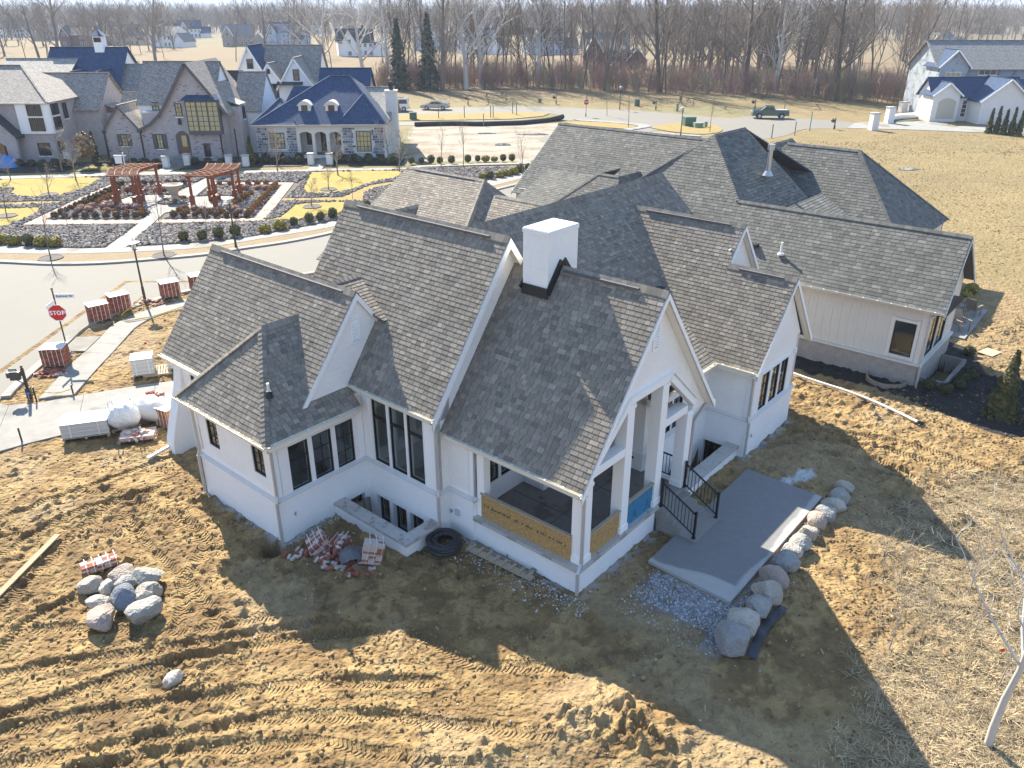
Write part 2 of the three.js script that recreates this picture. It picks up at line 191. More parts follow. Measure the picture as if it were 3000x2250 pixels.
{
  // --- far ground sheet, one mesh to the horizon, dropping out of the way below the site
  const axis = (lo, hi, near0, near1, step) => { const a = []; for (let q = near0; q <= near1 + 1e-6; q += step) a.push(q); let s = step, q = near1; while (q < hi) { s *= 1.25; q += s; a.push(Math.min(q, hi)); } s = step; q = near0; while (q > lo) { s *= 1.25; q -= s; a.unshift(Math.max(q, lo)); } return a; };
  const xs = axis(-2600, 2600, -60, 90, 1.25), zs = axis(-5200, 60, -190, 0, 1.25);
  const pos = [], col = [], uv = [], idx = [];
  for (const z of zs) for (const x of xs) {
    let y = 0; const e = Math.min(x - PX0, PX1 - x, z - PZ0, PZ1 - z);
    if (e > 2) y = -0.7 - (inUV(x, z, neighUV) || inUV(x, z, houseUV[0]) ? 2 : 0); else if (inUV(x, z, well) || inUV(x, z, neighUV)) y = -1.3;
    if (z < -146) y += 0.5 * sst(-148, -164, z) * (0.6 + 0.8 * vn(x * 0.05, z * 0.05, 4));
    if (z < -100 || x > 20) y += 0.10 * (fbm(x * 0.15, z * 0.15, 3, 8) - 0.5) * sst(20, 40, Math.abs(x - 4));
    if (z < -420) y += 16 * sst(-420, -2600, z) * (0.3 + fbm(x * 0.0025, z * 0.0025, 3, 18)) - 3 * sst(-420, -900, z);
    const n = fbm(x * 0.11, z * 0.11, 4, 3), m = fbm(x * 0.9, z * 0.9, 3, 6);
    let c = [0.235, 0.172, 0.07].map((q, i) => q * (0.8 + 0.3 * n + 0.22 * (m - 0.5)));
    const gr = sst(0.55, 0.7, fbm(x * 0.03 + 9, z * 0.03, 3, 88)); c = [c[0] * (1 - 0.2 * gr), c[1] * (1 - 0.03 * gr), c[2]];
    if (z < -152 && z > -400) { const k = sst(-152, -170, z) * 0.55; const lf = [0.19, 0.125, 0.075]; c = c.map((q, i) => lerp(q, lf[i], k * (0.5 + n))); }
    if (z < -330) { const k = sst(-330, -600, z); const wd = [0.14, 0.11, 0.085]; c = c.map((q, i) => lerp(q, wd[i], k * 0.8)); }
    // stripped lot of wet pale mud
    if (inPoly(x, z, [[-15, -122.5], [8, -126], [5.5, -103], [2.7, -92.3], [-12, -93.8], [-14.4, -115]])) { const w = sst(0.45, 0.62, fbm(x * 0.35, z * 0.6, 4, 71)); c = [0.36 - 0.1 * w, 0.315 - 0.11 * w, 0.25 - 0.11 * w]; }
    pos.push(x, y, z); col.push(...c); uv.push(x * 0.5, z * 0.5);
  }
  const nx = xs.length; for (let j = 0; j < zs.length - 1; j++) for (let i = 0; i < nx - 1; i++) { const a = j * nx + i; idx.push(a, a + nx, a + 1, a + 1, a + nx, a + nx + 1); }
  const g = new THREE.BufferGeometry(); g.setAttribute('position', new THREE.Float32BufferAttribute(pos, 3)); g.setAttribute('color', new THREE.Float32BufferAttribute(col, 3)); g.setAttribute('uv', new THREE.Float32BufferAttribute(uv, 2)); g.setIndex(idx); g.computeVertexNormals();
  setting('ground', g, S([1.12, 1.12, 1.12], { vertexColors: true, roughness: 0.97, map: rep(grainT, 0.5), bumpMap: rep(bumpT, 0.6), bumpScale: 0.12 }));
}
{
  // --- churned site soil: displaced sheet with its own relief map for tread marks
  const st = 0.078, nx = Math.round((PX1 - PX0) / st), nz = Math.round((PZ1 - PZ0) / st), pos = new Float32Array((nx + 1) * (nz + 1) * 3), col = new Float32Array((nx + 1) * (nz + 1) * 3), uv = new Float32Array((nx + 1) * (nz + 1) * 2), idx = [];
  let k = 0; for (let j = 0; j <= nz; j++) for (let i = 0; i <= nx; i++, k++) {
    const x = PX0 + (PX1 - PX0) * i / nx, z = PZ0 + (PZ1 - PZ0) * j / nz, y = dirtY(x, z);
    pos.set([x, y, z], k * 3); uv.set([(x - PX0) / (PX1 - PX0), (z - PZ0) / (PZ1 - PZ0)], k * 2);
    const n = fbm(x * 0.4, z * 0.4, 4, 52), m = fbm(x * 2.6, z * 2.6, 3, 53), f = 0.7 + 0.42 * n + 0.5 * (m - 0.5), wet = Math.max(0.75 * sst(0.53, 0.57, fbm(x * 1.1, z * 1.1, 6, 57)), 0.9 * sst(0.57, 0.62, fbm(x * 3.4, z * 3.4, 4, 56)));
    let c = [0.315 * f, 0.208 * f, 0.084 * f].map((q, a) => q * (1 - wet * [0.4, 0.46, 0.5][a]));
    const pale = sst(0.6, 0.72, fbm(x * 0.3 + 5, z * 0.3, 3, 59)); c = c.map((q, a) => lerp(q, [0.34, 0.25, 0.14][a], pale * 0.45));
    const s = strawAt(x, z); c = c.map((q, a) => lerp(q, [0.25, 0.185, 0.1][a] * (0.6 + 0.8 * m), s * 0.6));
    const [u, v] = toUV(x, z); if (inPoly(u, v, mulchUV)) { const e = 0.6 + 0.8 * m; c = [0.018 * e, 0.015 * e, 0.013 * e]; }
    else if (x > 16 && z < -30) c = c.map((q, a) => lerp(q, [0.28, 0.2, 0.1][a], 0.5));
    // blue grey crushed stone spread round the slab, lime spill beside it
    const gv = Math.max((1 - sst(0.5, 1.25, Math.hypot((u - 11.6) / 1.7, (v - 6.1) / 1.0) + 0.7 * (fbm(x * 1.3, z * 1.3, 3, 58) - 0.5))), (1 - sst(0.2, 0.5, Math.abs(u - 13) + 0.5 * (m - 0.4))) * sst(4.2, 5, v) * sst(15, 14, v)); if (gv > 0.02 && v > 3.5) c = c.map((q, a) => lerp(q, [0.22, 0.215, 0.21][a] * (0.5 + m), gv));
    const lime = 1 - sst(0.12, 0.3, Math.abs(u - 11.3 - 0.25 * (v - 15)) * 0.7 + Math.max(0, Math.abs(v - 14.9) - 0.75) + 0.5 * (fbm(x * 3, z * 3, 3, 55) - 0.42)); if (lime > 0) c = c.map((q, a) => lerp(q, 0.5, lime));
    const wallD = Math.min(...[[[0, 0], [0, 3.6]], [[-4.65, 0], [0, 0]], [[3.6, 4.2], [8.95, 4.25]], [[8.95, 4.25], [8.95, 8.6]], [[9.1, 15], [9.1, 19]]].map(([a, b]) => segDist(u, v, a, b)[0])); const spl = (1 - sst(0.08, 0.42, wallD)) * sst(0.42, 0.6, fbm(x * 4, z * 4, 3, 54)); c = c.map(q => lerp(q, 0.36, spl * 0.8));
    col.set(c, k * 3);
  }
  for (let j = 0; j < nz; j++) for (let i = 0; i < nx; i++) { const a = j * (nx + 1) + i; idx.push(a, a + nx + 1, a + 1, a + 1, a + nx + 1, a + nx + 2); }
  const g = new THREE.BufferGeometry(); g.setAttribute('position', new THREE.BufferAttribute(pos, 3)); g.setAttribute('color', new THREE.BufferAttribute(col, 3)); g.setAttribute('uv', new THREE.BufferAttribute(uv, 2)); g.setIndex(idx); g.computeVertexNormals();
  const N = 2048, d = new Uint8Array(N * N * 4);
  for (let j = 0; j < N; j++) for (let i = 0; i < N; i++) { const x = PX0 + (PX1 - PX0) * i / N, z = PZ0 + (PZ1 - PZ0) * j / N; const pit = sst(0.66, 0.8, vn(x * 7, z * 7, 35)); let h = 0.4 * vn(x * 9, z * 9, 31) + 0.4 * vn(x * 17, z * 17, 32) + 0.2 * hsh(i, j, 33) - 0.4 * pit + 0.1; if (z > -30 && x < 8 || (x > 9 && z > -31)) { const [, , c] = trackField(x, z); h = h * (1 - 0.4 * Math.min(1, c)) - 0.45 * Math.min(1, c) + 0.2; } const q = clamp(h) * 255, o = (j * N + i) * 4; d[o] = d[o + 1] = d[o + 2] = q; d[o + 3] = 255; }
  const bt = new THREE.DataTexture(d, N, N, THREE.RGBAFormat); bt.magFilter = THREE.LinearFilter; bt.minFilter = THREE.LinearMipmapLinearFilter; bt.generateMipmaps = true; bt.needsUpdate = true;
  const gt = grainT.clone(); gt.repeat.set(40, 28); gt.needsUpdate = true;
  setting('site_soil', g, S([1.12, 1.12, 1.12], { vertexColors: true, roughness: 0.97, map: gt, bumpMap: bt, bumpScale: 0.1 }));
}
// ---------------------------------------------------------------- street, kerbs, pavements
setting('street', sheet(strip(offsetLine(farKerb, 0.02), offsetLine(nearKerb, -0.02)), 0.012, 0.2), MAT.road);
{ // kerbs
  const kerbGeo = (line, d0, d1) => { const g = []; const a = offsetLine(line, d0), b = offsetLine(line, d1); for (let i = 0; i < line.length - 1; i++) g.push(sheet([a[i], a[i + 1], b[i + 1], b[i]], 0.13, 0.3)); return g; };
  setting('kerb', kerbGeo(farKerb, -0.5, 0), MAT.concrete);
  const cut = nearKerb.filter(p => p[1] < -31.9); setting('kerb', kerbGeo(cut, 0, 0.42), MAT.concrete);
  setting('verge', sheet(strip(swOut, offsetLine(farKerb, -0.52)), 0.1, 0.25), S([0.23, 0.155, 0.07], { map: rep(grainT, 0.4), bumpMap: rep(bumpT, 0.8), bumpScale: 0.04 }));
}
function slabs(name, A, B, y, th, step, mat) { // a pavement laid as separate slabs between two edge lines
  const o = new THREE.Group(); o.name = numbered(name); o.userData.kind = 'structure'; scene.add(o);
  const cA = new THREE.CatmullRomCurve3(A.map(p => V3(p[0], 0, p[1]))), cB = new THREE.CatmullRomCurve3(B.map(p => V3(p[0], 0, p[1]))), n = Math.max(1, Math.round(cA.getLength() / step));
  for (let i = 0; i < n; i++) { const t0 = (i + 0.006) / n, t1 = (i + 0.994) / n, q = [cA.getPointAt(t0), cA.getPointAt((t0 + t1) / 2), cA.getPointAt(t1), cB.getPointAt(t1), cB.getPointAt((t0 + t1) / 2), cB.getPointAt(t0)].map(p => [p.x, p.z]); part(o, 'slab', sheet(q, y + 0.004 * (hsh(i, n, 4) - 0.5), th), mat); }
  return o; }
const slabMat = S([0.265, 0.252, 0.226], { map: rep(mottleT, 0.15), bumpMap: rep(fineBumpT, 0.8), bumpScale: 0.002 });
slabs('footpath', walkL, walkR, 0.07, 0.14, 1.35, slabMat);
slabs('pavement', swIn.filter((p, i) => i % 3 === 0), swOut.filter((p, i) => i % 3 === 0), 0.12, 0.2, 1.7, MAT.concrete);
setting('crossing_ramp', sheet(ramp, 0.06, 0.14), MAT.concrete);
{ const o = new THREE.Group(); o.name = 'driveway'; o.userData.kind = 'structure'; scene.add(o); // poured in bays
  const cut = (P, f, a, b) => { const clip = (Q, k, s) => { const r = []; for (let i = 0; i < Q.length; i++) { const p = Q[i], q = Q[(i + 1) % Q.length], dp = s * (f(p) - k), dq = s * (f(q) - k); if (dp >= 0) r.push(p); if (dp * dq < 0) { const t = dp / (dp - dq); r.push([p[0] + (q[0] - p[0]) * t, p[1] + (q[1] - p[1]) * t]); } } return r; }; return clip(clip(P, a, 1), b, -1); };
  const f = p => p[0] * 0.93 - p[1] * 0.36; for (let k = -12.5; k < 4; k += 3) { const q = cut(drive, f, k + 0.008, k + 2.992); if (q.length > 2) part(o, 'slab', sheet(q, 0.05, 0.14), slabMat); } }
// ---------------------------------------------------------------- the small park across the street
const lawnMat = S([0.36, 0.27, 0.05], { map: rep(grainT, 0.35), bumpMap: rep(bumpT, 1.2), bumpScale: 0.03, roughness: 0.95 });
const dormant = S([0.33, 0.235, 0.07], { map: rep(grainT, 0.35), bumpMap: rep(bumpT, 1.2), bumpScale: 0.03, roughness: 0.95 });
const pinkPave = S([0.42, 0.285, 0.225], { map: rep(mottleT, 0.4), bumpMap: rep(fineBumpT, 1), bumpScale: 0.002 });
setting('garden_bed_soil', sheet([[-53, -62], [-44, -58.5], [-37.8, -57.15], [-31.7, -56.35], [-28.2, -56.65], [-25.2, -57.35], [-22.5, -58.15], [-20.2, -59.35], [-14.4, -64.75], [-8.6, -72.85], [-2.5, -81.25], [2, -86.35], [4, -89.2], [-11, -88.6], [-20.4, -86.5], [-30.2, -85.2], [-41.6, -83.8], [-53, -81.5]], 0.04, 0.2), S([0.075, 0.062, 0.05], { map: rep(grainT, 0.6), bumpMap: rep(bumpT, 1), bumpScale: 0.05 }));
const lawns = [[[-53, -81], [-51.4, -82.3], [-46.35, -83.2], [-42.2, -82.8], [-41.6, -77.4], [-42.2, -74.3], [-44.2, -73.5], [-46.2, -73.9], [-47.7, -75.8], [-48.3, -77.4], [-53, -78]], [[-50, -71], [-46.2, -71.4], [-40.8, -72.1], [-40.7, -70.9], [-45.4, -70.2], [-50, -69.6]], [[-49, -68.6], [-44.8, -69], [-41.2, -69.4], [-40.5, -66.8], [-40.6, -63.4], [-44, -62.4], [-49, -62]],
  [[-21.4, -85.9], [-11.8, -86.9], [-11.7, -83.2], [-14.2, -80.2], [-15.5, -76.9], [-17.3, -75], [-19.3, -75.3], [-20.3, -77.3]], [[-21.1, -73.1], [-15.7, -73.6], [-15.1, -75.7], [-14.2, -78.9], [-12.4, -80.4], [-9.5, -81.6], [-9, -80.4], [-12.6, -78.9], [-14, -75.7], [-13.6, -72], [-17, -72], [-21, -72]], [[-19.3, -70.6], [-17.2, -71.5], [-13.9, -71.9], [-13.6, -68.8], [-14.8, -67.2], [-16.6, -66.2], [-17.9, -65], [-20.4, -64.7], [-19.5, -65.9]]];
lawns.forEach((p, i) => { const c = smoothLine([...p, p[0]], 4); c.pop(); setting('lawn', sheet(i === 1 || i === 4 ? p : c, 0.1, 0.15), i === 1 || i === 4 ? dormant : lawnMat); });
slabs('pavement', [[-53, -81.8], [-45.8, -82.95], [-41.6, -83.85], [-30.8, -84.9], [-20.4, -86.5], [-12, -87.3], [-9.9, -88.7], [2.6, -90.8], [8, -91.8]], [[-53, -83.4], [-46.6, -84.5], [-42.1, -85.2], [-31.2, -86.2], [-20.4, -87.5], [-12, -88.4], [-10, -89.7], [2.65, -91.8], [8, -92.8]], 0.13, 0.2, 1.8, MAT.concrete);
setting('park_path', sheet([[-29.7, -56.3], [-30.3, -63.3], [-30.9, -67.6], [-32, -68.9], [-34.8, -69.4], [-35.9, -71.2], [-35.4, -73.9], [-33, -74.7], [-32, -74.2], [-31.6, -78], [-31.4, -84.8], [-29.9, -84.9], [-29.9, -78], [-29.4, -73.6], [-28, -74], [-26, -73.9], [-25.3, -71], [-26, -69.2], [-28.4, -69], [-29.7, -67.4], [-29.2, -63.6], [-28.3, -56.7]], 0.115, 0.15), MAT.concrete);
for (const [n, p] of [['a', [[-39.56, -63.3], [-30.34, -63.75], [-30.42, -64.95], [-38.7, -64.95], [-39.05, -80], [-40.05, -80.4]]], ['b', [[-29.1, -63.85], [-20.4, -64.6], [-21.85, -80.3], [-29.9, -80.4], [-29.95, -79.4], [-22.75, -79.3], [-21.45, -65.5], [-29.3, -64.95]]]]) setting('brick_edging', sheet(p, 0.11, 0.15), pinkPave);
// ---------------------------------------------------------------- far street with its turning circle and islands
setting('street', sheet(smoothLine([[-60, -139], [-40, -137.4], [-18.5, -136.5], [-7.8, -137.6], [1.9, -139.4], [7, -137.2], [7.5, -133.4], [0, -129.9], [-8, -128.9], [-17.4, -127.8], [-40, -127], [-40, -122], [-14.5, -123.4], [-7.6, -124.8], [7.6, -128.9], [11, -128.5], [17.5, -125], [14.6, -121.5], [9, -118], [3.5, -109.5], [7, -104], [16, -112], [21, -118], [26, -112.5], [30, -113], [33, -109.5], [37.5, -112.8], [42.5, -119.3], [48.9, -120.3], [52.5, -126.5], [46, -131], [38.6, -134.2], [34.9, -131.6], [28.2, -136.5], [20.5, -142.4], [16.9, -143.6], [6.3, -147.6], [0.2, -148.1], [-11, -146.3], [-19.6, -142.5], [-40, -142.8], [-60, -145]], 3), 0.03, 0.2), MAT.road);
setting('verge', sheet([[-30, -136.2], [-18.5, -136.3], [-7.8, -137.3], [1.9, -139.2], [6.2, -137.4], [5, -134], [0, -130.3], [-8, -129.2], [-17.4, -128.1], [-30, -127.5]], 0.1, 0.2), dormant);
setting('verge', sheet(smoothLine([[20.2, -120.2], [23.3, -124.6], [27.5, -126], [30.2, -122.9], [30.4, -119.3], [28.9, -115.4], [26.1, -113.8], [22.9, -115.8], [20.2, -120.2]], 4).slice(0, -1), 0.12, 0.2), dormant);
setting('verge', sheet([[10.5, -127.4], [15.6, -125.4], [18.6, -122.2], [16.7, -118.8], [10.2, -122.9], [8, -126]], 0.11, 0.2), dormant);
slabs('pavement', [[9.6, -129.6], [17.7, -125.9], [20.6, -122.1], [16.9, -117.6]], [[10.4, -128], [15.9, -125.2], [18.7, -122.1], [16, -118.6]], 0.13, 0.2, 1.8, MAT.concrete);
slabs('pavement', [[16.8, -117.6], [22.6, -114.6], [25.9, -112.6]], [[16, -116], [22.2, -113], [25.6, -111.4]], 0.13, 0.2, 1.8, MAT.concrete);
setting('driveway', sheet([[48.9, -120.2], [52.6, -126.4], [56, -126.6], [62.4, -127.6], [66.4, -125.5], [64.5, -122.4], [90, -120.4], [90, -115.6], [66.4, -115.6], [56.7, -118.7]], 0.06, 0.2), S([0.3, 0.29, 0.265], { map: rep(mottleT, 0.1) }));
// standing water: shallow puddles with a real surface in a dip of the mud
{ const wm = new THREE.MeshPhysicalMaterial({ color: lin(0.16, 0.15, 0.13), roughness: 0.04, clearcoat: 1, clearcoatRoughness: 0.02 });
  const blob = (cx, cz, rx, rz, seed) => { const p = []; for (let i = 0; i < 28; i++) { const a = i / 28 * 6.283, r = 0.55 + 0.75 * fbm(Math.cos(a) * 1.6 + seed, Math.sin(a) * 1.6, 3, seed); p.push([cx + Math.cos(a) * rx * r, cz + Math.sin(a) * rz * r]); } return p; };
  for (const [x, z, a, b, s] of [[43.2, -87.9, 1.3, 0.8, 3], [40, -91.5, 1.6, 0.45, 5], [-1.2, -105, 1.1, 0.9, 7], [3, -114, 2.2, 0.7, 9], [-3.6, -115, 1.4, 0.5, 11]]) setting('puddle', sheet(blob(x, z, a, b, s), 0.07, 0.12), wm); }
// ---------------------------------------------------------------- kit for buildings; points are [u, v, h] in the building's frame
const sub = (a, b) => [a[0] - b[0], a[1] - b[1], a[2] - b[2]], dot = (a, b) => a[0] * b[0] + a[1] * b[1] + a[2] * b[2], crs = (a, b) => [a[1] * b[2] - a[2] * b[1], a[2] * b[0] - a[0] * b[2], a[0] * b[1] - a[1] * b[0]], nrm = a => { const l = Math.hypot(...a); return a.map(q => q / l); };
const P3 = p => L(p[0], p[1], p[2]);
class Roofer { // lays shingles course by course on roof planes
  constructor(group, base, opt = {}) { this.g = group; this.base = base; this.exp = opt.exp ?? 0.155; this.th = opt.th ?? 0.026; this.gb = new GB(); this.cand = []; this.r = rng(opt.seed ?? 7); this.kt = [0.68, 0.82, 0.94, 1.04, 1.18, 1.34].map((f, i) => [f * (1 + 0.02 * (i % 2)), f, f * (1 - 0.015 * (i % 3))]); this.mats = tones(base, this.kt); this.w = opt.w ?? [0.17, 0.21, 0.25, 0.31]; this.geos = {}; }
  plane(name, poly, { deck = true, clip } = {}) {
    const pts = poly.map(P3); let n = nrm(crs(sub(pts[1], pts[0]), sub(pts[2], pts[0]))); if (n[1] < 0) { n = n.map(q => -q); pts.reverse(); }
    const e = nrm(crs([0, 1, 0], n)), t = crs(n, e), o = pts[0], P2 = pts.map(p => { const d = sub(p, o); return [dot(d, e), dot(d, t)]; });
    const t0 = Math.min(...P2.map(p => p[1])), t1 = Math.max(...P2.map(p => p[1])), s0 = Math.min(...P2.map(p => p[0])), s1 = Math.max(...P2.map(p => p[0]));
    let area = 0; P2.forEach((p, i) => { const q = P2[(i + 1) % P2.length]; area += p[0] * q[1] - q[0] * p[1]; }); const C = area > 0 ? P2 : P2.slice().reverse();
    const at = (s, tt, k) => [0, 1, 2].map(i => o[i] + e[i] * s + t[i] * tt + n[i] * k);
    if (deck) { const s = new THREE.Shape(P2.map(p => new THREE.Vector2(...p))), g = new THREE.ExtrudeGeometry(s, { depth: 0.06, bevelEnabled: false }); g.translate(0, 0, -0.062); g.applyMatrix4(new THREE.Matrix4().makeBasis(V3(...e), V3(...t), V3(...n)).setPosition(...o)); part(this.g, name, g, MAT.deck); }
    const r = this.r, E = this.exp, gap = 0.0075;
    for (let a = t0; a < t1 - 0.01; a += E) {
      let s = s0 - r() * 0.25; while (s < s1) {
        const wi = Math.floor(r() * this.w.length), w = this.w[wi], k = this.kt[this.pick(r)], th = this.th * (0.85 + 0.3 * r());
        const q = [[s + gap, a], [s + w - gap, a], [s + w - gap, a + E + 0.008], [s + gap, a + E + 0.008]]; const cl = clipC(q, C); s += w;
        if (cl.length < 3) continue; const lift = p => th * (1 - (p[1] - a) / (E * 1.25)) + 0.002;
        const full = cl.length === 4 && Math.abs(pa(cl) - (w - 2 * gap) * (E + 0.008)) < 1e-5;
        const item = { cl, lift, at, k, full, wi, th, e, t, n, c: at(s - w / 2, a, 0.002) }; this.cand.push(item);
      }
    } return this; }
  pick(r) { const q = r(); return q < 0.07 ? 0 : q < 0.26 ? 1 : q < 0.56 ? 2 : q < 0.83 ? 3 : q < 0.95 ? 4 : 5; }
  finish(nInd = 280) {
    this.g.updateMatrixWorld(true); const v = V3(), ok = []; camera.updateMatrixWorld(true);
    for (const it of this.cand) if (it.full) { v.set(...it.c).applyMatrix4(this.g.matrixWorld); const d = v.distanceTo(camera.position), nw = V3(...it.n).transformDirection(this.g.matrixWorld), f = nw.dot(camera.position.clone().sub(v).normalize()); v.project(camera); if (Math.abs(v.x) < 0.98 && Math.abs(v.y) < 0.98 && f > 0.1) { it.score = d * d / f; ok.push(it); } }
    ok.sort((a, b) => a.score - b.score); const chosen = ok.slice(0, nInd); chosen.forEach(it => it.ind = true);
    for (const it of this.cand) if (!it.ind) { const c = this.base.map((q, i) => q * it.k[i]), top = it.cl.map(p => it.at(p[0], p[1], it.lift(p))), bot = it.cl.map(p => it.at(p[0], p[1], -0.004)); for (let i = 1; i < top.length - 1; i++) this.gb.tri(top[0], top[i], top[i + 1], c); for (let i = 0; i < top.length; i++) { const j = (i + 1) % top.length; if (Math.abs(it.cl[i][1] - it.cl[j][1]) < 1e-6 && i > 0 && it.cl[i][1] > it.cl[0][1] + 0.1) continue; this.gb.quad(bot[i], bot[j], top[j], top[i], c); } }
    for (const it of chosen) { const w = this.w[it.wi], key = it.wi; if (!this.geos[key]) { const b = new GB(), E = this.exp + 0.008, h = w / 2 - 0.0075, T = this.th + 0.002, z = this.th * (1 - (this.exp + 0.008) / (this.exp * 1.25)) + 0.002, A = [-h, 0, T], B = [h, 0, T], Cc = [h, E, z], D = [-h, E, z], a = [-h, 0, -0.004], bb = [h, 0, -0.004], cc = [h, E, -0.004], d = [-h, E, -0.004]; b.quad(A, B, Cc, D); b.quad(a, bb, B, A); b.quad(bb, cc, Cc, B); b.quad(d, a, A, D); this.geos[key] = triUV(b.geo()); }
      const m = new THREE.Mesh(this.geos[key], this.mats[this.kt.indexOf(it.k)]); m.name = 'shingle'; m.castShadow = m.receiveShadow = true; m.applyMatrix4(new THREE.Matrix4().makeBasis(V3(...it.e), V3(...it.t), V3(...it.n)).setPosition(...it.c)); this.g.add(m); }
    stuffPart(this.g, 'shingle_courses', triUV(this.gb.geo()), S([1, 1, 1], { vertexColors: true, roughness: 0.95, map: rep(grainT, 2.5), bumpMap: rep(fineBumpT, 2), bumpScale: 0.002 })); this.cand = null; }
  cap(a, b, { vent = true, w = 0.15, slope = 1 } = {}) { // ridge or hip covered with overlapping caps
    const A = P3(a), B = P3(b), d = sub(B, A), len = Math.hypot(...d), dir = nrm(d), side = nrm(crs(dir, [0, 1, 0])), up = crs(side, dir), n = Math.max(1, Math.floor(len / 0.17)), g = []; const h = slope;
    for (let i = 0; i < n; i++) { const c0 = i / n * len, c1 = (i + 1.12) / n * len, y0 = 0.055, y1 = 0.035, P = (s, k, y) => [0, 1, 2].map(j => A[j] + dir[j] * s + side[j] * k * w + up[j] * (y - Math.abs(k) * w * h)); const q = new GB(), f = this.base; for (const k of [-1, 1]) { const a0 = P(c0, 0, y0), a1 = P(c1, 0, y1), b1 = P(c1, k, y1), b0 = P(c0, k, y0), lo0 = P(c0, k, y0 - 0.05), lo1 = P(c1, k, y1 - 0.03), m0 = P(c0, 0, y0 - 0.03); if (k > 0) { q.quad(a0, a1, b1, b0); q.quad(b0, b1, lo1, lo0); q.quad(m0, a0, b0, lo0); } else { q.quad(a1, a0, b0, b1); q.quad(b1, b0, lo0, lo1); q.quad(a0, m0, lo0, b0); } }
      const m = new THREE.Mesh(triUV(q.geo()), this.mats[1 + Math.floor(this.r() * 4)]); m.name = 'ridge_cap'; m.castShadow = m.receiveShadow = true; this.g.add(m); } }
}
const pa = P => { let a = 0; P.forEach((p, i) => { const q = P[(i + 1) % P.length]; a += p[0] * q[1] - q[0] * p[1]; }); return Math.abs(a) / 2; };
function clipC(Q, C) { let r = Q; for (let i = 0; i < C.length && r.length; i++) { const a = C[i], b = C[(i + 1) % C.length], f = p => (b[0] - a[0]) * (p[1] - a[1]) - (b[1] - a[1]) * (p[0] - a[0]), o = []; for (let k = 0; k < r.length; k++) { const p = r[k], q = r[(k + 1) % r.length], dp = f(p), dq = f(q); if (dp >= 0) o.push(p); if (dp * dq < 0) { const t = dp / (dp - dq); o.push([p[0] + (q[0] - p[0]) * t, p[1] + (q[1] - p[1]) * t]); } } r = o; } return r; }
// a wall from a to b ([u,v] each); outline points [s,h]; openings [s0,s1,h0,h1]; outside lies to the right of a->b seen from above... (dir x up)
function wallFrame(a, b) { const A = L(a[0], a[1], 0), B = L(b[0], b[1], 0), d = nrm(sub(B, A)), out = crs(d, [0, 1, 0]); return new THREE.Matrix4().makeBasis(V3(...d), V3(0, 1, 0), V3(...out)).setPosition(...A); }
function wallGeo(a, b, outline, holes = [], th = 0.22, proud = 0) {
  const len = Math.hypot(b[0] - a[0], b[1] - a[1]); if (typeof outline[0] === 'number') outline = [[0, outline[0]], [len, outline[0]], [len, outline[1]], [0, outline[1]]];
  const s = new THREE.Shape(outline.map(p => new THREE.Vector2(...p))); for (const [s0, s1, h0, h1] of holes) s.holes.push(new THREE.Path([[s0, h0], [s1, h0], [s1, h1], [s0, h1]].map(p => new THREE.Vector2(...p))));
  const g = new THREE.ExtrudeGeometry(s, { depth: th, bevelEnabled: false }); g.translate(0, 0, proud - th); g.applyMatrix4(wallFrame(a, b)); return triUV(g); }
function onWall(a, b, geos) { const M = wallFrame(a, b); return geos.map(g => g.applyMatrix4(M)); }
function windowIn(house, a, b, s0, s1, h0, h1, { cols = 1, rows = 1, transom, inset = 0.06, fr = 0.05, glass = MAT.glass, frame = MAT.black, name = 'window' } = {}) {
  const w = s1 - s0, h = h1 - h0, f = [box(w, fr, 0.07, s0 + w / 2, h0 + fr / 2, -inset), box(w, fr, 0.07, s0 + w / 2, h1 - fr / 2, -inset), box(fr, h - 2 * fr, 0.07, s0 + fr / 2, h0 + h / 2, -inset), box(fr, h - 2 * fr, 0.07, s1 - fr / 2, h0 + h / 2, -inset)];
  if (transom) f.push(box(w - 2 * fr, 0.09, 0.066, s0 + w / 2, transom, -inset));
  const m = part(house, name, onWall(a, b, f), frame);
  part(m, 'pane', onWall(a, b, [box(w - 2 * fr, h - 2 * fr, 0.008, s0 + w / 2, h0 + h / 2, -inset - 0.012)]), glass);
  const bars = []; for (let i = 1; i < cols; i++) bars.push(box(0.022, h - 2 * fr, 0.02, s0 + w * i / cols, h0 + h / 2, -inset)); const top = transom ?? h1; for (let i = 1; i < rows; i++) bars.push(box(w - 2 * fr, 0.022, 0.019, s0 + w / 2, h0 + (top - h0) * i / rows, -inset));
  if (bars.length) part(m, 'glazing_bar', onWall(a, b, bars), frame); return m; }
const hangerGeo = box(0.03, 0.008, 0.12);
function gutter(house, a, b, mat = MAT.gutter) { // open box gutter, a->b [u,v,h], hung outside (dir x up)
  const len = Math.hypot(b[0] - a[0], b[1] - a[1]), s = new THREE.Shape([[0, 0], [0.12, 0], [0.13, 0.1], [0.118, 0.1], [0.108, 0.012], [0.012, 0.012], [0.012, 0.1], [0, 0.1]].map(p => new THREE.Vector2(...p))), g = new THREE.ExtrudeGeometry(s, { depth: len, bevelEnabled: false });
  g.applyMatrix4(new THREE.Matrix4().makeBasis(V3(0, 0, 1), V3(0, 1, 0), V3(-1, 0, 0))); g.translate(len, 0, 0); g.applyMatrix4(wallFrame(a, b)); g.translate(0, a[2] - 0.1, 0);
  const m = part(house, 'gutter', g, mat), W = wallFrame(a, b); for (let s2 = 0.3; s2 < len; s2 += 0.62) { const q = part(m, 'hanger', hangerGeo, MAT.trim); q.applyMatrix4(new THREE.Matrix4().makeTranslation(s2, a[2] - 0.006, 0.062).premultiply(W)); } return m; }
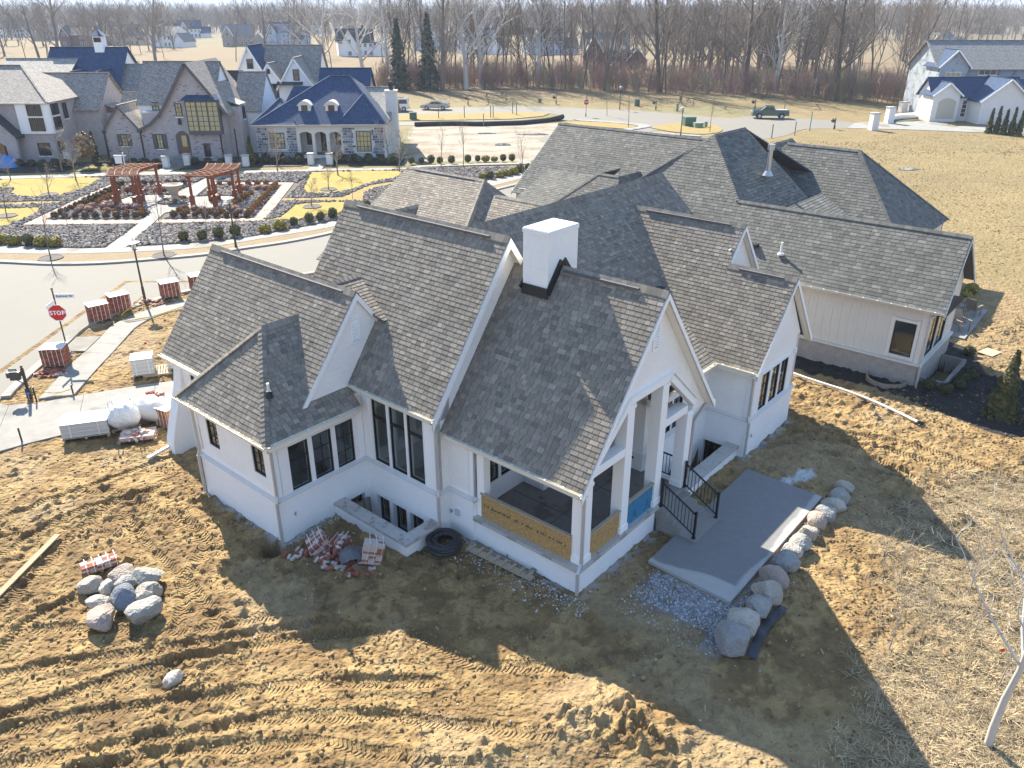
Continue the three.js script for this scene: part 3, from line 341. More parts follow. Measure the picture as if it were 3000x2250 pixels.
function spout(house, pts) { return part(house, 'downspout', pts.slice(1).map((p, i) => bar(P3(pts[i]), P3(p), 0.085, 0.075)), MAT.spout); }
function rake(house, a, b, d, w = 0.2, mat = MAT.trim, t = 0.05) { // sloping board below a roof edge, d = outward direction [u,v]
  const A = P3(a), B = P3(b), D = [d[0] * t, 0, -d[1] * t], q = new GB(), c = [A, B, [B[0], B[1] - w, B[2]], [A[0], A[1] - w, A[2]]], f = c.map(p => [p[0] + D[0], p[1], p[2] + D[2]]); q.quad(...f); q.quad(...c.slice().reverse()); for (let i = 0; i < 4; i++) { const j = (i + 1) % 4; q.quad(c[i], c[j], f[j], f[i]); q.quad(f[i], f[j], c[j], c[i]); } return part(house, 'rake_board', q.geo(), mat); }
function slabUV(poly, y, th) { return sheet(poly.map(p => [p[0], -p[1]]), y, th); }
// ---------------------------------------------------------------- the white house under construction
{
  const H = thing('white_house', 'white gabled house under construction with grey shingle roofs and a white chimney', 'house', [FO.x, 0, FO.z], TH);
  const R = new Roofer(H, [0.275, 0.24, 0.195], { seed: 11, th: 0.016 });
  const pl = (...a) => R.plane('roof', ...a);
  // left wing
  pl([[-8.8, 1.1, 3.95], [-0.15, 1.1, 3.95], [-0.15, 3.95, 7.62], [-8.8, 3.95, 7.62]]); pl([[-8.8, 3.95, 7.62], [-0.15, 3.95, 7.62], [-0.15, 5.6, 5.5], [-8.8, 5.6, 5.5]]);
  // bay hip and the skirt over the three windows
  pl([[-5.08, -0.35, 3.88], [0.35, -0.35, 3.88], [-2.3, 1.68, 6.53]]); pl([[0.35, -0.35, 3.88], [0.35, 3.36, 3.88], [-2.3, 3.36, 6.53], [-2.3, 1.68, 6.53]]); pl([[-5.08, -0.35, 3.88], [-2.3, 1.68, 6.53], [-2.3, 3.36, 6.53], [-5.08, 3.36, 3.88]]);
  // main gable, saddle, porch gable
  pl([[-4.17, 3.35, 4.55], [3.85, 3.35, 4.55], [3.85, 7, 9.5], [-4.17, 7, 9.5]]); pl([[-4.17, 7, 9.5], [3.85, 7, 9.5], [3.85, 10.2, 5.16], [-4.17, 10.2, 5.16]]);
  pl([[-1.9, 4.0, 7.5], [0.32, 4.66, 6.53], [0.32, 4.92, 6.53], [-1.9, 5.6, 7.5]].map(p => [p[0], p[1], 7.44 - 0.44 * (p[0] + 1.76)]));
  pl([[3.6, 3.85, 3.85], [9.2, 3.85, 3.85], [9.2, 7.65, 8.73], [3.6, 7.65, 8.73]]); pl([[3.6, 7.65, 8.73], [9.2, 7.65, 8.73], [9.2, 11.45, 3.85], [3.6, 11.45, 3.85]]);
  // long rear ridge and its slopes, low roof beside the porch
  pl([[0.46, 6.6, 8.93], [0.46, 21.9, 8.93], [4.6, 21.9, 5.22], [4.6, 6.6, 5.22]]); pl([[0.46, 21.9, 8.93], [0.46, 8, 8.93], [-4, 8, 4.93], [-4, 21.9, 4.93]]);
  pl([[4.5, 10.3, 5.285], [4.5, 16, 5.285], [7.6, 16, 3.735], [7.6, 10.3, 3.735]]);
  // right wing, tall and low gable
  pl([[0.6, 14.7, 3.75], [6.5, 14.7, 3.75], [6.5, 18.3, 8.17], [0.6, 18.3, 8.17]]); pl([[0.6, 18.3, 8.17], [6.5, 18.3, 8.17], [6.5, 21.4, 4.36], [0.6, 21.4, 4.36]]);
  pl([[6.5, 14.7, 3.75], [9.3, 14.7, 3.75], [9.3, 17.2, 6.82], [6.5, 17.2, 6.82]]); pl([[6.4, 17.2, 6.82], [9.3, 17.2, 6.82], [9.3, 19.7, 3.75], [6.4, 19.7, 3.75]]);
  // rear garage wing
  pl([[-13.7, 12.1, 4.3], [-6.3, 12.1, 4.3], [-8, 18.8, 8], [-13.7, 18.8, 8]].map((p, i) => i === 1 ? [-4.6, 12.1, 4.3] : p)); pl([[-8, 18.8, 8], [-4.6, 12.1, 4.3], [-4.6, 22.5, 4.3]].map((p, i) => i ? p : p)); pl([[-13.7, 18.8, 8], [-8, 18.8, 8], [-4.6, 22.5, 4.3], [-13.7, 22.5, 4.3]]);
  pl([[-7.6, 13, 4.3], [-1, 13, 4.3], [-1, 18.6, 7.4], [-7.6, 18.6, 7.4]]); pl([[-7.6, 18.6, 7.4], [-1, 18.6, 7.4], [-1, 22, 4.3], [-7.6, 22, 4.3]]);
  pl([[-10.6, 13.2, 6.75], [-10.6, 16.6, 6.75], [-9.1, 14.2, 5.45], [-9.1, 13.2, 5.45]]); pl([[-10.6, 16.6, 6.75], [-10.6, 13.2, 6.75], [-12.1, 13.2, 5.45], [-12.1, 14.2, 5.45]]);
  R.finish(285);
  const cap = (a, b, o) => R.cap(a, b, o);
  cap([-8.8, 3.95, 7.63], [-0.15, 3.95, 7.63], { slope: 1.2 }); cap([-4.17, 7, 9.51], [3.85, 7, 9.51], { slope: 1.3 }); cap([5.42, 7.65, 8.74], [9.2, 7.65, 8.74], { slope: 1.25 }); cap([0.46, 8.4, 8.94], [0.46, 21.9, 8.94], { slope: 0.9 });
  cap([1.3, 18.3, 8.18], [6.5, 18.3, 8.18], { slope: 1.2 }); cap([6.5, 17.2, 6.83], [9.3, 17.2, 6.83], { slope: 1.2 }); cap([-2.3, 1.68, 6.54], [-2.3, 3.3, 6.54], { slope: 1 }); cap([0.35, -0.35, 3.9], [-2.3, 1.68, 6.54], { slope: 0.55, w: 0.13 }); cap([-5.08, -0.35, 3.9], [-2.3, 1.68, 6.54], { slope: 0.55, w: 0.13 });
  cap([-13.7, 18.8, 8.01], [-8, 18.8, 8.01], { slope: 0.6 }); cap([-8, 18.8, 8.01], [-4.6, 12.1, 4.31], { slope: 0.5, w: 0.13 }); cap([-7, 18.6, 7.41], [-1, 18.6, 7.41], { slope: 0.6 }); cap([-1.85, 4.05, 7.5], [-1.85, 5.5, 7.5], { slope: 0.6 }); cap([-10.6, 14, 6.76], [-10.6, 16.5, 6.76], { slope: 0.8 });
  // low boxed ridge vents under the caps
  for (const [a, b] of [[[-8, 3.95, 7.55], [-0.7, 3.95, 7.55]], [[-3.4, 7, 9.43], [3.1, 7, 9.43]], [[5.6, 7.65, 8.66], [8.3, 7.65, 8.66]], [[2, 18.3, 8.1], [5.9, 18.3, 8.1]], [[7, 17.2, 6.75], [8.8, 17.2, 6.75]], [[-13, 18.8, 7.96], [-8.6, 18.8, 7.96]]]) part(H, 'ridge_vent', [bar(P3(a), P3(b), 0.34, 0.06)], MAT.deck);

  // ---- walls. b = base of painted brick (slightly proud), upper = smooth boards
  const band = 1.58, bs = (a, b, holes = [], lo = -0.5) => part(H, 'brick_base', wallGeo(a, b, [lo, band], holes, 0.3, 0.05), MAT.whiteBrick);
  const up = (a, b, top, holes = []) => part(H, 'wall', wallGeo(a, b, typeof top === 'number' ? [band, top] : top, holes), MAT.white);
  const ledge = (a, b, e0 = 0.1, e1 = 0.1) => { const len = Math.hypot(b[0] - a[0], b[1] - a[1]), s = new THREE.Shape([[-0.02, -0.02], [0.1, -0.02], [0.1, 0.02], [-0.02, 0.11]].map(p => new THREE.Vector2(...p))), g = new THREE.ExtrudeGeometry(s, { depth: len + e0 + e1, bevelEnabled: false }); g.applyMatrix4(new THREE.Matrix4().makeBasis(V3(0, 0, 1), V3(0, 1, 0), V3(-1, 0, 0))); g.translate(len + e1, 0, 0); g.applyMatrix4(wallFrame(a, b)); g.translate(0, band, 0); part(H, 'ledge', triUV(g), MAT.ledge, 'sloped white stone ledge above the brick base'); };
  const trimLine = (a, b, s0, s1, h, th = 0.035) => part(H, 'head_trim', onWall(a, b, [box(s1 - s0, th, 0.06, (s0 + s1) / 2, h, 0.03)]), MAT.trim);
  const panel = (a, b, list) => list.forEach(([s0, s1, h0, h1]) => part(H, 'trim_board', onWall(a, b, [box(s1 - s0, h1 - h0, 0.022, (s0 + s1) / 2, (h0 + h1) / 2, 0.009)]), MAT.trim));
  // bay front (two narrow windows)
  { const a = [-4.65, 0], b = [0, 0], W = [[0.73, 1.41, 2.26, 3.39], [3.48, 4.15, 2.26, 3.39]]; bs(a, b); up(a, b, 4.1, W); ledge(a, b); for (const w of W) windowIn(H, a, b, ...w, { cols: 2, rows: 3 }); panel(a, b, [[0, 4.65, 1.72, 1.85], [0.02, 0.16, 1.86, 3.8], [4.45, 4.63, 1.86, 3.8], [0.02, 4.63, 3.64, 3.8]]); }
  // three windows facing the porch side
  { const a = [0, 0], b = [0, 3.68], W = [[0.6, 1.36, 1.66, 3.34], [1.53, 2.29, 1.66, 3.34], [2.47, 3.21, 1.66, 3.34]]; bs(a, b, [[2.68, 3.42, -0.5, 0.27]]); up(a, b, 4.2, W); ledge(a, b, 0.1, 0); for (const w of W) windowIn(H, a, b, ...w, { cols: 2, rows: 3 }); trimLine(a, b, 0.46, 3.35, 3.49); panel(a, b, [[0.02, 0.18, 1.7, 3.8], [3.38, 3.62, 1.7, 3.8]]); windowIn(H, a, b, 2.7, 3.4, -0.48, 0.25, { inset: 0.14 }); }
  // gable wall above the skirt roof
  { const a = [-0.2, 0.9], b = [-0.2, 7.0]; up(a, b, [[0, 3.6], [6.1, 3.6], [6.1, 3.7], [3.05, 7.55], [0, 3.7]]); trimLine(a, b, 0.6, 2.9, 4.3, 0.05); }
  rake(H, [-0.15, 1.0, 3.84], [-0.15, 3.95, 7.6], [1, 0], 0.24); rake(H, [-0.15, 3.95, 7.6], [-0.15, 5.35, 5.8], [1, 0], 0.24);
  // main block: tall windows over the light well
  { const a = [0, 3.65], b = [3.62, 3.65], W = [[0.53, 1.27, 1.69, 4.18], [1.41, 2.16, 1.69, 4.18], [2.28, 3.03, 1.69, 4.18]], Wb = [[0.48, 1.15, -0.85, 0.28], [1.34, 2.03, -0.85, 0.28], [2.21, 2.9, -0.85, 0.28]]; bs(a, b, Wb, -1.3); up(a, b, 4.75, W); ledge(a, b, 0, 0.1); for (const w of W) windowIn(H, a, b, ...w, { transom: 3.42 }); for (const w of Wb) windowIn(H, a, b, ...w, { inset: 0.14 }); panel(a, b, [[0.06, 0.4, 1.7, 4.4], [3.12, 3.6, 1.7, 4.4]]); }
  { const a = [3.62, 3.65], b = [3.62, 4.3]; bs(a, b); up(a, b, [[0, band], [0.65, band], [0.65, 5.2], [0, 4.55]]); ledge(a, b, 0.1, 0); }
  { const a = [3.62, 4.17], b = [4.75, 4.17]; bs(a, b); up(a, b, 4.05); ledge(a, b, 0, 0.1); panel(a, b, [[0.96, 1.12, 1.72, 3.6], [0.06, 0.95, 1.7, 1.78]]); }
  { const a = [4.75, 4.17], b = [4.75, 4.6]; bs(a, b); up(a, b, 4.05); ledge(a, b, 0.1, 0); }
  { const a = [3.62, 3.9], b = [3.62, 10.1]; up(a, b, [[0, 4.2], [6.2, 4.6], [6.2, 5.3], [3.1, 9.4], [0, 5.15]]); }
  rake(H, [3.85, 3.3, 4.48], [3.85, 7, 9.5], [1, 0], 0.34); rake(H, [3.85, 7, 9.5], [3.85, 9.9, 5.55], [1, 0], 0.34);
  ;[[[3.62, 3.45, 4.42], [3.86, 3.45, 4.42], [3.86, 7, 9.22], [3.62, 7, 9.22]], [[3.62, 7, 9.22], [3.86, 7, 9.22], [3.86, 9.9, 5.3], [3.62, 9.9, 5.3]]].forEach(q => part(H, 'soffit', (() => { const b = new GB(), p = q.map(P3), u = p.map(k => [k[0], k[1] + 0.02, k[2]]); b.quad(...p.slice().reverse()); b.quad(...u); return b.geo(); })(), MAT.cream));
  // left end of the left wing with a flared buttress
  { const a = [-8.6, 1.45], b = [-4.65, 1.45]; bs(a, b); up(a, b, 4.3, [[1.1, 1.6, 2.6, 3.35]]); windowIn(H, a, b, 1.1, 1.6, 2.6, 3.35); }
  { const a = [-4.65, 1.45], b = [-4.65, 0]; bs(a, b); up(a, b, 4.1); }
  { const s = new THREE.Shape([[0, -0.3], [-0.95, -0.3], [-0.9, 0.5], [-0.6, 1.5], [-0.2, 2.6], [0, 3.7]].map(p => new THREE.Vector2(...p))), g = new THREE.ExtrudeGeometry(s, { depth: 0.55, bevelEnabled: false }); const m = new THREE.Matrix4().makeBasis(V3(0, 0, -1), V3(0, 1, 0), V3(1, 0, 0)).setPosition(...L(-8.62, 1.46, 0)); g.applyMatrix4(m); part(H, 'buttress', triUV(g), MAT.white, 'flared white corner buttress'); }
  { const a = [-8.6, 7], b = [-8.6, 1.45]; up(a, b, [[0, -0.3], [5.55, -0.3], [5.55, 4.2], [3, 7.4], [0, 4]]); }
  // right of the porch
  { const a = [7.25, 10.6], b = [7.25, 15.0], W = [[1.05, 1.62, 1.42, 2.95], [1.72, 2.42, 1.42, 2.95]]; bs(a, b, [], -1.3); up(a, b, 3.8, W.map(w => [w[0], w[1], Math.max(w[2], 1.6), w[3]])); ledge(a, b, 0, 0); for (const w of W) windowIn(H, a, b, w[0], w[1], 1.6, w[3], { cols: 2, rows: 2 }); }
  { const a = [7.25, 15.0], b = [9.05, 15.0]; bs(a, b, [[0.1, 0.92, -1.1, 0.2]], -1.3); up(a, b, 4.05); ledge(a, b, 0, 0.1); windowIn(H, a, b, 0.1, 0.92, -1.1, 0.2, { inset: 0.16 }); panel(a, b, [[1.6, 1.79, 1.7, 3.6]]); }
  { const a = [9.05, 15.0], b = [9.05, 19.1], W = [[0.82, 1.55, 1.63, 3.22], [1.76, 2.47, 1.63, 3.22], [2.6, 3.31, 1.63, 3.22]]; bs(a, b); up(a, b, [[0, band], [4.1, band], [4.1, 4.05], [2.2, 6.62], [0, 4.05]], W); ledge(a, b, 0.1, 0.1); for (const w of W) windowIn(H, a, b, ...w, { cols: 2, rows: 3 }); trimLine(a, b, 0.7, 3.42, 3.36); }
  { const a = [9.05, 19.1], b = [6, 19.1]; up(a, b, [[0, -0.4], [3.05, -0.4], [3.05, 4], [0, 4]]); }
  { const a = [6.3, 14.9], b = [6.3, 21.6]; up(a, b, [[0, 3.6], [6.7, 3.6], [6.7, 4.2], [3.4, 8.0], [0, 3.9]]); }
  rake(H, [9.3, 14.62, 3.68], [9.3, 17.2, 6.8], [1, 0], 0.2); rake(H, [9.3, 17.2, 6.8], [9.3, 19.75, 3.7], [1, 0], 0.2); rake(H, [6.5, 17, 6.55], [6.5, 18.3, 8.15], [1, 0], 0.2); rake(H, [6.5, 18.3, 8.15], [6.5, 21.4, 4.35], [1, 0], 0.2);
  ;[[[9.06, 17.2, 6.6], [9.3, 17.2, 6.6], [9.3, 19.7, 3.53], [9.06, 19.7, 3.53]], [[6.32, 18.3, 7.94], [6.5, 18.3, 7.94], [6.5, 21.3, 4.25], [6.32, 21.3, 4.25]]].forEach(q => part(H, 'soffit', (() => { const b = new GB(), p = q.map(P3); b.quad(...p); b.quad(...p.slice().reverse().map(k => [k[0], k[1] + 0.02, k[2]])); return b.geo(); })(), MAT.cream));
  // hidden rear walls that close the volume
  for (const [a, b, h] of [[[6, 19.1], [6, 21.3], 4.2], [[6, 21.3], [-13.4, 21.3], 4.3], [[-13.4, 21.3], [-13.4, 12.4], 4.4], [[-13.4, 12.4], [-4.4, 12.4], 4.4], [[-4.4, 12.4], [-4.4, 7], 4.9], [[-4.4, 6.9], [-8.6, 6.9], 4.3]]) up(a, b, [[0, -0.4], [Math.hypot(b[0] - a[0], b[1] - a[1]), -0.4], [Math.hypot(b[0] - a[0], b[1] - a[1]), h], [0, h]]);
  { const a = [-13.45, 22.3], b = [-13.45, 12.3]; up(a, b, [[0, 4.2], [10, 4.2], [3.5, 7.85]]); }
  { const a = [4.3, 21.75], b = [-3.8, 21.75]; up(a, b, [[0, 4.3], [8.1, 4.3], [8.1, 5.1], [3.84, 8.85], [0, 5.4]]); }
  // rooms seen through the glass
  for (const p of [[[-4.5, 0.2], [-0.25, 0.2], [-0.25, 3.8], [3.4, 3.8], [3.4, 8], [-8.4, 8], [-8.4, 1.6], [-4.5, 1.6]], [[7, 10.95], [7, 15.2], [8.8, 15.2], [8.8, 18.9], [-4, 18.9], [-4, 10.95]]]) part(H, 'floor', slabUV(p, 0.95, 0.2), MAT.floor);
  part(H, 'ceiling', slabUV([[-4.5, 0.2], [-0.25, 0.2], [-0.25, 6.8], [-8.4, 6.8], [-8.4, 1.6], [-4.5, 1.6]], 3.8, 0.1), MAT.room); part(H, 'ceiling', slabUV([[8.8, 15.2], [8.8, 18.9], [0, 18.9], [0, 15.2]], 3.72, 0.1), MAT.room);
  ;[[[-4.2, 3.9], [-0.3, 3.9], 0.95, 3.9], [[-4.4, 0.2], [-4.4, 3.9], 0.95, 3.9], [[0, 6.8], [3.4, 6.8], 0.95, 6], [[5.2, 15.2], [5.2, 18.9], 0.95, 3.7], [[-0.3, 3.9], [-0.3, 6.8], 0.95, 5.4]].forEach(([a, b, h0, h1]) => part(H, 'partition', wallGeo(a, b, [h0, h1], [], 0.1), MAT.room));
  // stair balustrade inside the tall windows
  part(H, 'balustrade', [bar(P3([0.9, 5.6, 2.2]), P3([3.2, 5.6, 3.6]), 0.05), ...Array.from({ length: 16 }, (_, i) => { const u = 0.95 + i * 0.15, h = 2.2 + (u - 0.9) * 0.609; return bar(P3([u, 5.6, h - 0.85]), P3([u, 5.6, h]), 0.02); })], MAT.black);

  // ---- gutters and downspouts
  gutter(H, [-5.1, -0.34, 3.9], [0.37, -0.34, 3.9]); gutter(H, [0.36, -0.36, 3.9], [0.36, 3.3, 3.9]); gutter(H, [-0.1, 3.36, 4.57], [3.9, 3.36, 4.57]); gutter(H, [3.9, 3.86, 3.87], [9.2, 3.86, 3.87]); gutter(H, [7.6, 11.5, 3.76], [7.6, 14.66, 3.76]); gutter(H, [7.6, 14.71, 3.77], [9.28, 14.71, 3.77]); gutter(H, [-8.8, 1.1, 3.97], [-4.4, 1.1, 3.97]); gutter(H, [9.2, 11.44, 3.87], [5, 11.44, 3.87]);
  ;[[[-5.05, -0.3], [0.33, -0.3], 3.62, 3.84], [[0.33, -0.3], [0.33, 3.3], 3.62, 3.84], [[-0.1, 3.4], [3.85, 3.4], 4.3, 4.5], [[3.85, 3.9], [9.15, 3.9], 3.6, 3.8], [[7.56, 11.4], [7.56, 14.7], 3.5, 3.7], [[7.6, 14.75], [9.25, 14.75], 3.5, 3.7], [[-8.8, 1.15], [-4.4, 1.15], 3.7, 3.9]].forEach(([a, b, h0, h1]) => part(H, 'fascia', wallGeo(a, b, [h0, h1], [], 0.04), MAT.trim));
  ;[slabUV([[-5.05, -0.3], [0.33, -0.3], [0.33, 3.3], [0, 3.3], [0, 0], [-5.05, 0]], 3.64, 0.03), slabUV([[-0.1, 3.4], [3.8, 3.4], [3.8, 3.66], [-0.1, 3.66]], 4.32, 0.03), slabUV([[3.85, 3.9], [9.15, 3.9], [9.15, 4.2], [3.85, 4.2]], 3.62, 0.03), slabUV([[-8.8, 1.15], [-4.66, 1.15], [-4.66, 1.45], [-8.8, 1.45]], 3.72, 0.03)].forEach(g => part(H, 'eave_soffit', g, MAT.cream));
  spout(H, [[0.3, -0.22, 3.78], [0.1, -0.08, 3.6], [0.08, -0.07, 1.85], [0.14, -0.15, 1.62], [0.13, -0.14, 0.1]]); spout(H, [[-4.75, -0.3, 3.78], [-4.62, -0.08, 3.5], [-4.62, -0.07, 1.85], [-4.62, -0.16, 1.6], [-4.62, -0.16, 0.1]]);
  spout(H, [[3.75, 3.3, 4.42], [3.72, 3.56, 4.25], [3.72, 3.58, 1.85], [3.76, 3.52, 1.6], [3.76, 3.52, 0.1]]); spout(H, [[9.1, 3.78, 3.76], [9.02, 4.2, 3.6], [9.02, 4.2, 1.2], [9.06, 3.98, 0.95], [9.06, 3.98, 0.2]]);
  spout(H, [[9.1, 14.62, 3.66], [9.1, 14.9, 3.5], [9.1, 14.9, 1.85], [9.18, 14.84, 1.6], [9.18, 14.84, 0.1]]); spout(H, [[8.95, 11.4, 3.76], [8.9, 10.72, 3.3], [8.9, 10.72, 0.2]]);

  // ---- porch
  const pf = 0.86; part(H, 'porch_floor', slabUV([[4.5, 4.3], [8.86, 4.3], [8.86, 10.5], [7.4, 10.6], [4.5, 10.6]], pf, 0.9), MAT.darkConcrete, 'brown stained concrete porch floor');
  { const j = []; for (const q of [[[4.6, 6.3], [8.85, 6.3]], [[6.8, 4.35], [6.8, 10.5]], [[4.6, 8.4], [8.85, 8.4]]]) j.push(bar(P3([...q[0], pf + 0.002]), P3([...q[1], pf + 0.002]), 0.02, 0.008)); part(H, 'saw_joint', j, MAT.flash); }
  bsP([4.75, 4.2], [8.92, 4.24]); bsP([8.92, 4.24], [8.92, 8.55]); bsP([8.92, 10.3], [8.92, 10.7]); bsP([8.92, 10.7], [7.2, 10.7]);
  function bsP(a, b) { part(H, 'porch_wall', wallGeo(a, b, [-0.5, 0.88], [], 0.35, 0), MAT.whiteBrick); }
  { const capSlab = (poly) => part(H, 'stone_cap', slabUV(poly, 0.99, 0.12), MAT.stoneCap); capSlab([[4.77, 4.06], [6.9, 4.07], [6.9, 4.5], [4.77, 4.5]]); capSlab([[6.908, 4.07], [9.04, 4.09], [9.04, 4.5], [6.908, 4.5]]); capSlab([[8.6, 4.508], [9.04, 4.508], [9.04, 6.55], [8.6, 6.55]]); capSlab([[8.6, 6.558], [9.04, 6.558], [9.04, 8.58], [8.6, 8.58]]); }
  const colm = (v0, v1, h1, lo = 0.99) => { const m = part(H, 'column', [box(0.4, h1 - lo, v1 - v0, 8.72, (lo + h1) / 2, -(v0 + v1) / 2)], MAT.trim); part(m, 'plinth', box(0.46, 0.22, v1 - v0 + 0.07, 8.72, lo + 0.112, -(v0 + v1) / 2), MAT.trim); part(m, 'capital', box(0.45, 0.12, v1 - v0 + 0.06, 8.72, h1 - 0.13, -(v0 + v1) / 2), MAT.trim); };
  colm(4.34, 4.76, 3.8); colm(6.4, 6.78, 5.54); colm(8.36, 8.74, 5.54); colm(10.18, 10.55, 3.82, 0.86);
  part(H, 'column', [box(0.3, 2.7, 0.3, 4.95, 2.35, -4.42)], MAT.trim);
  for (const [v0, v1] of [[4.76, 6.4], [8.74, 10.18]]) part(H, 'beam', [box(0.36, 0.28, v1 - v0, 8.72, 3.96, -(v0 + v1) / 2)], MAT.trim);
  part(H, 'beam', [box(3.8, 0.26, 0.3, 6.75, 3.62, -4.42)], MAT.trim); part(H, 'beam', [box(3.8, 0.26, 0.3, 6.75, 3.62, -10.4)], MAT.trim);
  { // gable wall over the trapezoid opening
    const a = [8.92, 3.95], b = [8.92, 11.35], s = v => v - 3.95, sh = new THREE.Shape([[s(3.95), 3.75], [s(4.45), 3.75], [s(6.42), 5.54], [s(8.73), 5.54], [s(10.5), 3.95], [s(10.5), 3.75], [s(11.35), 3.75], [s(11.35), 3.85], [s(7.65), 8.6], [s(3.95), 3.85]].map(p => new THREE.Vector2(...p))), g = new THREE.ExtrudeGeometry(sh, { depth: 0.2, bevelEnabled: false }); g.translate(0, 0, -0.2); g.applyMatrix4(wallFrame(a, b)); part(H, 'gable_wall', triUV(g), MAT.white);
    const tr = (p, q) => { const g2 = bar([0, 0, 0], [0, 0, Math.hypot(q[0] - p[0], q[1] - p[1])], 0.06, 0.2); g2.rotateX(0); const A = P3([8.95, p[0], p[1]]), B = P3([8.95, q[0], q[1]]); return bar(A, B, 0.07, 0.2); };
    part(H, 'arch_trim', [tr([4.55, 3.98], [6.45, 5.66]), tr([6.38, 5.66], [8.78, 5.66]), tr([8.7, 5.66], [10.55, 4.05])], MAT.trim); part(H, 'head_trim', [[[4.6, 4.2], [6.42, 5.79]], [[6.42, 5.79], [8.82, 5.79]], [[8.82, 5.79], [10.6, 4.22]]].map(([p, q]) => bar(P3([8.97, ...p]), P3([8.97, ...q]), 0.1, 0.025)), MAT.trim); }
  rake(H, [9.2, 3.78, 3.76], [9.2, 7.65, 8.72], [1, 0], 0.2); rake(H, [9.2, 7.65, 8.72], [9.2, 11.5, 3.78], [1, 0], 0.2);
  ;[[[8.93, 3.9, 3.68], [9.2, 3.9, 3.68], [9.2, 7.65, 8.5], [8.93, 7.65, 8.5]], [[8.93, 7.65, 8.5], [9.2, 7.65, 8.5], [9.2, 11.4, 3.68], [8.93, 11.4, 3.68]]].forEach(q => part(H, 'soffit', (() => { const b = new GB(), p = q.map(P3); b.quad(...p); b.quad(...p.slice().reverse().map(k => [k[0], k[1] + 0.02, k[2]])); return b.geo(); })(), MAT.cream));
  ;[[[4, 4.2, 4.12], [8.7, 4.2, 4.12], [8.7, 6.6, 7.2], [4, 6.6, 7.2]], [[4, 6.6, 7.2], [8.7, 6.6, 7.2], [8.7, 8.7, 7.2], [4, 8.7, 7.2]], [[4, 8.7, 7.2], [8.7, 8.7, 7.2], [8.7, 11, 4.25], [4, 11, 4.25]]].forEach(q => part(H, 'porch_ceiling', (() => { const b = new GB(), p = q.map(P3); b.quad(...p); b.quad(...p.slice().reverse().map(k => [k[0], k[1] + 0.03, k[2]])); return b.geo(); })(), MAT.cream));
  { const a = [4.5, 4.2], b = [4.5, 11], W = [[0.85, 1.45, 1.62, 3.2], [1.58, 2.25, 1.62, 3.2], [4.75, 5.65, 0.88, 3.3]]; part(H, 'wall', wallGeo(a, b, [[0, 0.8], [6.8, 0.8], [6.8, 4.2], [3.45, 8.4], [0, 4.05]], W), MAT.white); for (const w of W.slice(0, 2)) windowIn(H, a, b, ...w, { cols: 2, rows: 3 }); windowIn(H, a, b, ...W[2], { cols: 1, rows: 1, name: 'door' }); }
  { const a = [4.5, 10.75], b = [7.25, 10.75]; part(H, 'wall', wallGeo(a, b, [0.8, 4.5], [[1.5, 2.35, 0.88, 3.6]]), MAT.white); windowIn(H, a, b, 1.5, 2.35, 0.88, 3.6, { name: 'door' }); }
  part(H, 'pier', [box(0.7, 4.2, 0.5, 6.95, 2.9, -10.5), box(0.78, 0.7, 0.58, 6.95, 1.2, -10.5)], MAT.white); part(H, 'vent_plate', [box(0.14, 0.09, 0.02, 6.9, 1.32, -10.19)], MAT.black);
  // fireplace breast inside the porch, chimney stack above the roof
  part(H, 'fireplace', [box(0.99, 6.8, 1.49, 4.925, 4.2, -7.695)], MAT.whiteBrick);
  const ch = part(H, 'chimney', [box(0.99, 2.9, 1.49, 4.925, 8.5, -7.695), box(1.03, 0.12, 1.53, 4.925, 9.86, -7.695)], MAT.white);
  { part(ch, 'cap_sheet', [box(0.95, 0.03, 1.45, 4.925, 9.937, -7.695)], S([0.86, 0.86, 0.85], { roughness: 0.4 }), 'white membrane with faint red print'); const pr = S([0.75, 0.5, 0.47]), r = rng(3); for (let i = 0; i < 3; i++) part(ch, 'printed_mark', Array.from({ length: 7 }, (_, k) => box(0.05, 0.001, 0.02 + 0.02 * r(), 4.66 + i * 0.2 + k * 0.012, 9.9535, -8.1 + i * 0.28 + k * 0.05, 0.9)), pr).userData.kind = 'stuff'; part(ch, 'cap_seam', [box(0.82, 0.006, 0.02, 4.925, 9.955, -7.06), box(0.82, 0.006, 0.02, 4.925, 9.955, -8.33), box(0.02, 0.006, 1.28, 4.5, 9.955, -7.695), box(0.02, 0.006, 1.28, 5.35, 9.955, -7.695)], MAT.deck); }
  { // black flashing following the slopes
    const f = []; f.push(box(1.05, 0.34, 0.03, 4.925, 8.02, -6.92)); for (const u of [4.4, 5.45]) { f.push(bar(P3([u, 6.93, 7.98]), P3([u, 7.65, 8.9]), 0.04, 0.34), bar(P3([u, 7.65, 8.9]), P3([u, 8.46, 7.86]), 0.04, 0.34)); } part(ch, 'flashing', f, MAT.flash); }
  // louvres in the gables
  const louver = (u, v0, v1, h0, h1) => { const m = part(H, 'louvre', [box(0.03, h1 - h0 + 0.1, 0.05, u, (h0 + h1) / 2, -v0), box(0.03, h1 - h0 + 0.1, 0.05, u, (h0 + h1) / 2, -v1), box(0.03, 0.06, v1 - v0, u, h0 - 0.02, -(v0 + v1) / 2), box(0.05, 0.05, v1 - v0 + 0.3, u, h1 + 0.1, -(v0 + v1) / 2)], MAT.trim); for (let h = h0 + 0.06; h < h1; h += 0.085) { const g = box(0.05, 0.012, v1 - v0 - 0.05); g.rotateZ(-0.6); g.translate(u, h, -(v0 + v1) / 2); part(m, 'slat', g, MAT.trim); } };
  louver(-0.18, 3.66, 3.98, 5.93, 6.66); louver(8.94, 7.5, 7.78, 6.95, 7.7); louver(6.32, 17.55, 17.85, 6.6, 7.2);
